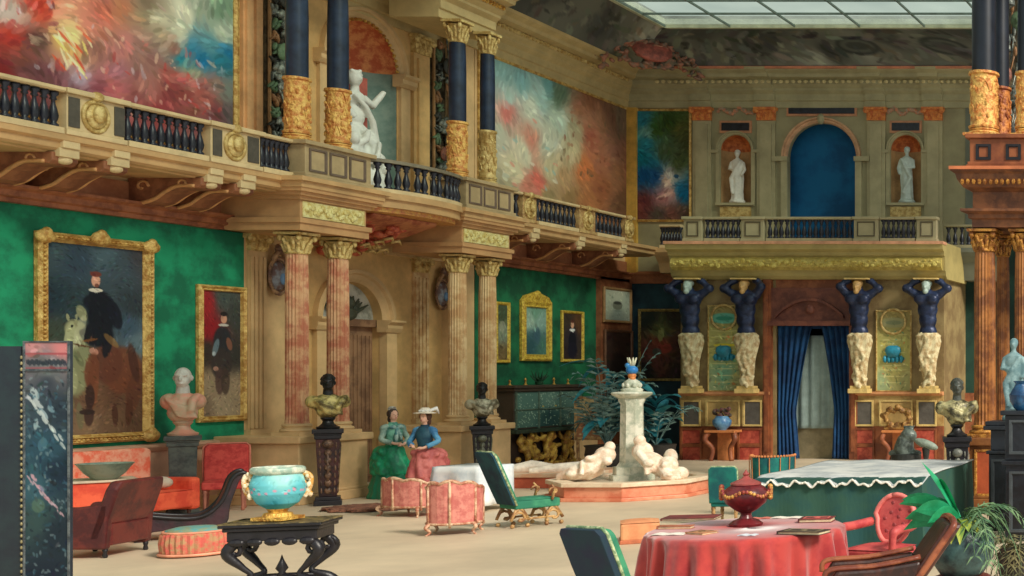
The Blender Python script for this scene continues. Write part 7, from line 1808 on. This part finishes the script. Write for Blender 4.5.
# grey helmet-like sculpture behind the big table
t = thing('grey_sculpture', 'dark grey crested sculpture on a dark stand behind the big draped table', 'sculpture', (XY(906, 24.5), 24.5, 0)); m = MB(); m.loft([(0, 0, 0, .34, .3), (.3, 0, 0, .3, .26), (.48, 0, 0, .3, .25), (.5, 0, 0, .2, .2)], 20); put('stand', m, M('dark stand', (54, 56, 54), .5), t)
m = MB(); m.tube([(-.02, 0, .45), (-.04, 0, .62), (.0, 0, .78), (.08, 0, .9)], [.22, .2, .17, .1], 10); m.ell((.06, -.02, .86), (.17, .14, .15)); m.ell((-.2, 0, .5), (.16, .14, .08)); m.ell((.2, 0, .5), (.12, .12, .07))
for k in range(6): m.tube([(.0 + .02 * k, 0, .95), (-.06 + .05 * k, 0, 1.08)], [.03, .01], 5)
put('figure', m, M('slate grey bronze', (120, 132, 124), .4, .2, scale=6, bump=.3, col2=(66, 74, 72)), t, remesh=.022, sm=1)
m = MB(); m.ell((0, 0, 0), (.26, .1, .09), 14, 8, (0, R(20), 0)); o = put('grey_shell', m, M('grey shell', (150, 164, 150), .5, scale=8, bump=.3), smooth=True); o.location = (XY(926, 24.3), 24.3, .7)
tag(o, 'small pale grey shell shape standing right of the dark grey sculpture', 'ornament'); put('shell_stand', MB().lathe([(.14, -.7), (.1, -.6), (.05, -.3), (.08, -.08)], 14), MATS['dark stand'], o)

# ------------------------------------------------------------ dark folding screen at the far left
SY_ = 11.5
t = thing('folding_screen', 'tall dark lacquer folding screen with silver landscape at the left edge', 'screen', (XY(24, SY_), SY_, 0))
zt_ = ZY(341, SY_); wR = XY(70, SY_) - XY(24, SY_)
img = art(70, 240, wR, zt_, [(.2, .02, (190, 130, 130)), (.8, .03, (200, 120, 120)), (.3, .07, (90, 96, 100)), (.7, .08, (96, 104, 108)), (.5, .115, (120, 124, 120)), (.5, .15, (40, 48, 60)), (.3, .25, (50, 66, 76)), (.8, .25, (36, 48, 58)), (.5, .4, (40, 70, 84)), (.2, .55, (50, 84, 96)), (.8, .5, (24, 40, 54)), (.3, .7, (48, 70, 70)), (.7, .75, (28, 40, 50)), (.5, .95, (26, 36, 48))],
   [(.22, .2, .016, .03, -30, (170, 186, 186), .8), (.3, .24, .012, .03, -50, (180, 190, 190), .8), (.42, .28, .012, .03, -40, (150, 170, 176), .8), (.25, .32, .01, .025, 10, (160, 178, 180), .7), (.6, .26, .012, .02, -40, (120, 150, 160), .7), (.2, .53, .008, .02, -40, (196, 150, 160), .8), (.35, .57, .008, .02, -50, (190, 140, 156), .8), (.5, .61, .008, .02, -50, (180, 130, 140), .8), (.4, .4, .02, .03, 20, (70, 110, 124), .7), (.3, .64, .03, .03, 0, (84, 110, 90), .6)] + [(random.Random(i).random(), random.Random(i + 31).uniform(.14, .98), .01, .005, random.Random(i + 3).uniform(0, 180), random.Random(i + 6).choice([(90, 120, 130), (120, 140, 144), (50, 90, 108), (20, 30, 40)]), .5) for i in range(160)] + [(.1 + .07 * i + .02 * math.sin(i * 2), .22 + .016 * i + .008 * math.sin(i * 3), .02, .006, 55, (176, 186, 184), .8) for i in range(12)] + [(.08 + .07 * i, .53 + .013 * i + .006 * math.sin(i * 2), .014, .004, 50, (186, 150, 160), .75) for i in range(12)] + [(.06 + .05 * i, .075 + .006 * (i % 2), .008, .012, 0, (40, 48, 56), .8) for i in range(18)] + [(.5, .045, .3, .004, 0, (150, 70, 76), .8), (.5, .1, .3, .004, 0, (150, 70, 76), .8)], 91, 400, .014, .12, .02)
put('leaf_board', MB().box(0, wR, 0, .03, 0, zt_), M('screen edge lacquer', (36, 44, 54), .4, scale=5), t, bevel=.004)
canvas('leaf_painting', t, .015, wR - .01, .02, zt_ - .015, -.004, img)
m = MB(); frame_mb(0, wR, 0, zt_, [(0, 0), (0, .012), (.014, .012), (.018, .002)], m)
m.box(0, wR, -.014, 0, zt_ - .29, zt_ - .27); 
put('leaf_frame', m, M('lacquer frame grey', (96, 104, 106), .4, scale=12, bump=.3, col2=(52, 60, 66)), t)
m = MB(); 
for k in range(40): m.ell((-.012, -.012, .1 + k * (zt_ - .2) / 40), (.01, .01, .018), 6, 4)
put('hinge_beading', m, M('worn gilt beading', (140, 130, 92), .5, .2, scale=20), t)
o = put('side_leaf', MB().box(-.9, 0, 0, .03, 0, zt_ - .05), M('dark side leaf', (30, 46, 52), .45, scale=3, bump=.1, col2=(26, 36, 46)), t, bevel=.004); o.rotation_euler = (0, 0, R(8)); o.location = (-.03, 0, 0)

# ------------------------------------------------------------ the two ladies
skin = M('skin', (226, 176, 150), .6, var=.08, scale=6, bump=0)
def lady(label, loc, rz, hgt, bod, slv, skirt, over, hair_m, arms, hat=None, bow=None):
    t = thing('person', label, 'person', loc, rz); s = hgt / 1.66; t.scale = (.9, .9, 1)
    def S(): m = MB(); m.m = Matrix.Scale(s, 4); return m
    m = S()
    for q in (-1, 1): m.tube([(q * .09, 0, .05), (q * .09, .0, .45), (q * .1, 0, .88)], [.045, .06, .085], 8); m.ell((q * .09, -.05, .04), (.04, .11, .035))
    m.ell((0, 0, .92), (.16, .12, .12)); m.ell((0, 0, 1.06), (.12, .09, .12)); m.ell((0, 0, 1.24), (.15, .1, .14)); m.ell((0, 0, 1.32), (.17, .08, .07))
    m.tube([(0, .0, 1.34), (0, -.01, 1.46)], [.05, .045], 8); m.ell((0, -.01, 1.56), (.075, .09, .105)); m.ell((0, -.045, 1.51), (.055, .055, .06)); m.ell((0, -.1, 1.545), (.013, .02, .022)); m.ell((0, -.09, 1.505), (.025, .015, .008))
    for q in (-1, 1): m.ell((q * .076, 0, 1.55), (.012, .02, .028)); m.ell((q * .03, -.085, 1.57), (.014, .01, .008))
    for (sh, el, wr, fd) in arms:
        m.tube([sh, el, wr], [.045, .038, .026], 8); d = Vector(fd).normalized(); W = Vector(wr); side = d.cross(Vector((0, 0, 1))).normalized(); up = side.cross(d)
        pc = W + d * .05; m.ell(tuple(pc), (.03, .03, .028))
        m.tube([tuple(W), tuple(W + d * .09)], [.024, .03], 8)
        for i, L_ in enumerate((.06, .072, .068, .052)):
            b_ = W + d * .085 + side * (.024 - .016 * i); m.tube([tuple(b_), tuple(b_ + d * L_ * .55 - up * .006), tuple(b_ + d * L_ * .85 - up * .03)], [.0085, .008, .007], 6)
        b_ = W + d * .035 + side * .026; m.tube([tuple(b_), tuple(b_ + side * .03 + d * .025 - up * .01), tuple(b_ + side * .034 + d * .055 - up * .02)], [.01, .009, .008], 6)
    put('body', m, skin, t, remesh=.009, sm=1)
    m = S(); 
    for q in (-1, 1): m.ell((q * .03, -.093, 1.57), (.009, .006, .006), 8, 6)
    put('eyes', m, ebony, t); m = S(); m.ell((0, -.103, 1.503), (.02, .007, .007), 8, 6); put('lips', m, M('lips', (176, 76, 76), .5), t)
    m = S(); m.ell((0, .02, 1.6), (.088, .095, .095)); m.ell((0, .09, 1.58), (.07, .07, .08)); m.ell((0, .1, 1.48), (.05, .05, .08))
    for q in (-1, 1): m.ell((q * .07, .0, 1.57), (.025, .05, .07))
    put('hair', m, hair_m, t, remesh=.012, sm=1)
    # bodice and sleeves
    m = S(); m.loft([(.98, 0, 0, .135, .11), (1.06, 0, 0, .13, .11), (1.16, 0, -.01, .15, .13), (1.24, 0, -.02, .165, .14), (1.32, 0, 0, .165, .11), (1.38, 0, 0, .11, .08), (1.41, 0, 0, .062, .06)], 28); m.ringtube(.065, .014, 1.41, 20, 6); put('bodice', m, bod, t, smooth=True)
    for (sh, el, wr, fd) in arms:
        m = S(); e = Vector(el); w_ = Vector(wr); q = e.lerp(w_, .75); m.tube(bez([sh, tuple(Vector(sh).lerp(e, .5)), el, tuple(q)], 4), [.06, .062, .06, .056, .054, .054, .052, .05, .05, .048, .046, .045, .06], 10); m.ell(sh, .078, 10, 8); m.ell((sh[0] * .75, 0, 1.33), .065, 8, 6); put('sleeve', m, slv, t, smooth=True)
    # skirt, puffed overskirt and bustle
    m = S(); m.loft([(.0, 0, .08, .38, .44, .04, 14, 0), (.02, 0, .08, .39, .45, .04, 14, 0), (.12, 0, .07, .35, .40, .04, 14, .4), (.2, 0, .07, .36, .41, .05, 18, 0), (.45, 0, .06, .29, .34, .04, 12, 0), (.75, 0, .05, .24, .29, .03, 10, 0), (.98, 0, .01, .14, .13)], 96); put('skirt', m, skirt, t, smooth=True)
    m = S(); m.loft([(.42, 0, .06, .28, .34, .08, 9, 0), (.46, 0, .07, .33, .39, .09, 9, 0), (.58, 0, .1, .32, .4, .07, 9, .6), (.7, 0, .12, .28, .38, .07, 8, .2), (.84, 0, .1, .23, .31, .06, 8, 1), (.94, 0, .05, .2, .24, .04, 7, 0), (1.0, 0, .0, .138, .115)], 96)
    rs = random.Random(int(hgt * 100))
    for k in range(22): a = rs.uniform(0, 2 * PI); z = rs.uniform(.5, .9); q = .28 - .25 * max(0, z - .7); m.ell((q * math.cos(a), .1 + q * 1.15 * math.sin(a), z), (.08, .08, .05), 8, 6, (rs.random(), rs.random(), 0))
    m.ell((0, .34, .84), (.2, .17, .14)); m.ell((-.1, .4, .72), (.12, .12, .1)); m.ell((.1, .4, .7), (.12, .12, .1))
    put('overskirt', m, over, t, remesh=.02, sm=1)
    if bow:
        m = S(); m.ell((-.07, -.12, 1.33), (.07, .03, .04)); m.ell((.07, -.12, 1.33), (.07, .03, .04)); m.tube([(0, -.13, 1.32), (-.03, -.17, 1.15), (-.04, -.17, 1.02)], [.03, .04, .03], 7); m.tube([(0, -.13, 1.32), (.05, -.17, 1.18), (.07, -.16, 1.06)], [.03, .035, .025], 7); put('fichu', m, bow, t, smooth=True)
    if hat:
        m = S(); m.loft([(1.63, 0, -.01, .19, .17, .08, 5, 0), (1.645, 0, -.01, .2, .18, .08, 5, 0), (1.655, 0, 0, .1, .1), (1.71, 0, .01, .09, .09), (1.74, 0, .01, .06, .06)], 40); put('hat', m, hat, t, smooth=True)
        m = S(); 
        for k in range(9): a = k * .7; m.ell((.08 * math.cos(a), .08 * math.sin(a), 1.68), (.04, .04, .025), 7, 5)
        m.tube([(.05, .08, 1.68), (.1, .18, 1.72), (.1, .26, 1.62)], [.03, .04, .015], 7); put('feather', m, M('white feather', (240, 238, 230), .8), t, smooth=True)
    else:
        m = S(); m.ell((0, .03, 1.68), (.07, .08, .04)); m.ell((.05, .06, 1.65), (.05, .05, .04)); m.ell((-.05, .02, 1.67), (.04, .04, .03)); put('cap', m, M('grey lace', (196, 200, 190), .8, scale=20, bump=.4, col2=(120, 110, 100)), t, smooth=True)
    return t
ga = M('emerald silk', (22, 158, 110), .5, scale=5, bump=.2, col2=(16, 118, 84)); gb_ = M('jade bodice silk', (110, 176, 150), .6, scale=6, bump=.2, col2=(70, 130, 118)); gd = M('deep green silk', (18, 124, 92), .5, scale=5, bump=.2)
lady('lady in emerald green bustle dress standing, hands joined at her waist', (XY(393, 20.7), 20.7, 0), R(66), 1.52, gb_, M('grey green sleeve', (150, 176, 160), .6, scale=6, bump=.2, col2=(106, 140, 130)), gd, ga, M('dark hair', (60, 48, 42), .7), [((-.17, 0, 1.3), (-.25, -.06, 1.1), (-.08, -.22, 1.02), (.8, -.5, 0)), ((.17, 0, 1.3), (.25, -.06, 1.1), (.07, -.24, 1.0), (-.8, -.4, 0))], bow=M('blue green fichu', (60, 120, 124), .7, scale=8, col2=(150, 180, 170)))
pk_ = M('dusty pink silk', (206, 116, 108), .6, scale=5, bump=.2, col2=(180, 88, 86))
lady('lady in pink skirt and dark blue bodice with a white hat, behind the settee', (XY(425, 20.1), 20.1, 0), R(0), 1.5, M('dark teal bodice', (38, 86, 104), .6, scale=5, bump=.2, col2=(24, 60, 84)), M('sky blue sleeve', (90, 160, 200), .6, scale=6, bump=.2, col2=(50, 110, 156)), pk_, pk_, M('brown hair', (84, 52, 40), .7), [((-.17, 0, 1.3), (-.26, -.08, 1.1), (-.1, -.24, 1.04), (.7, -.6, 0)), ((.17, 0, 1.3), (.3, -.04, 1.12), (.14, -.24, 1.0), (-.8, -.4, 0))], hat=M('straw hat', (236, 226, 206), .8, scale=12, bump=.2))
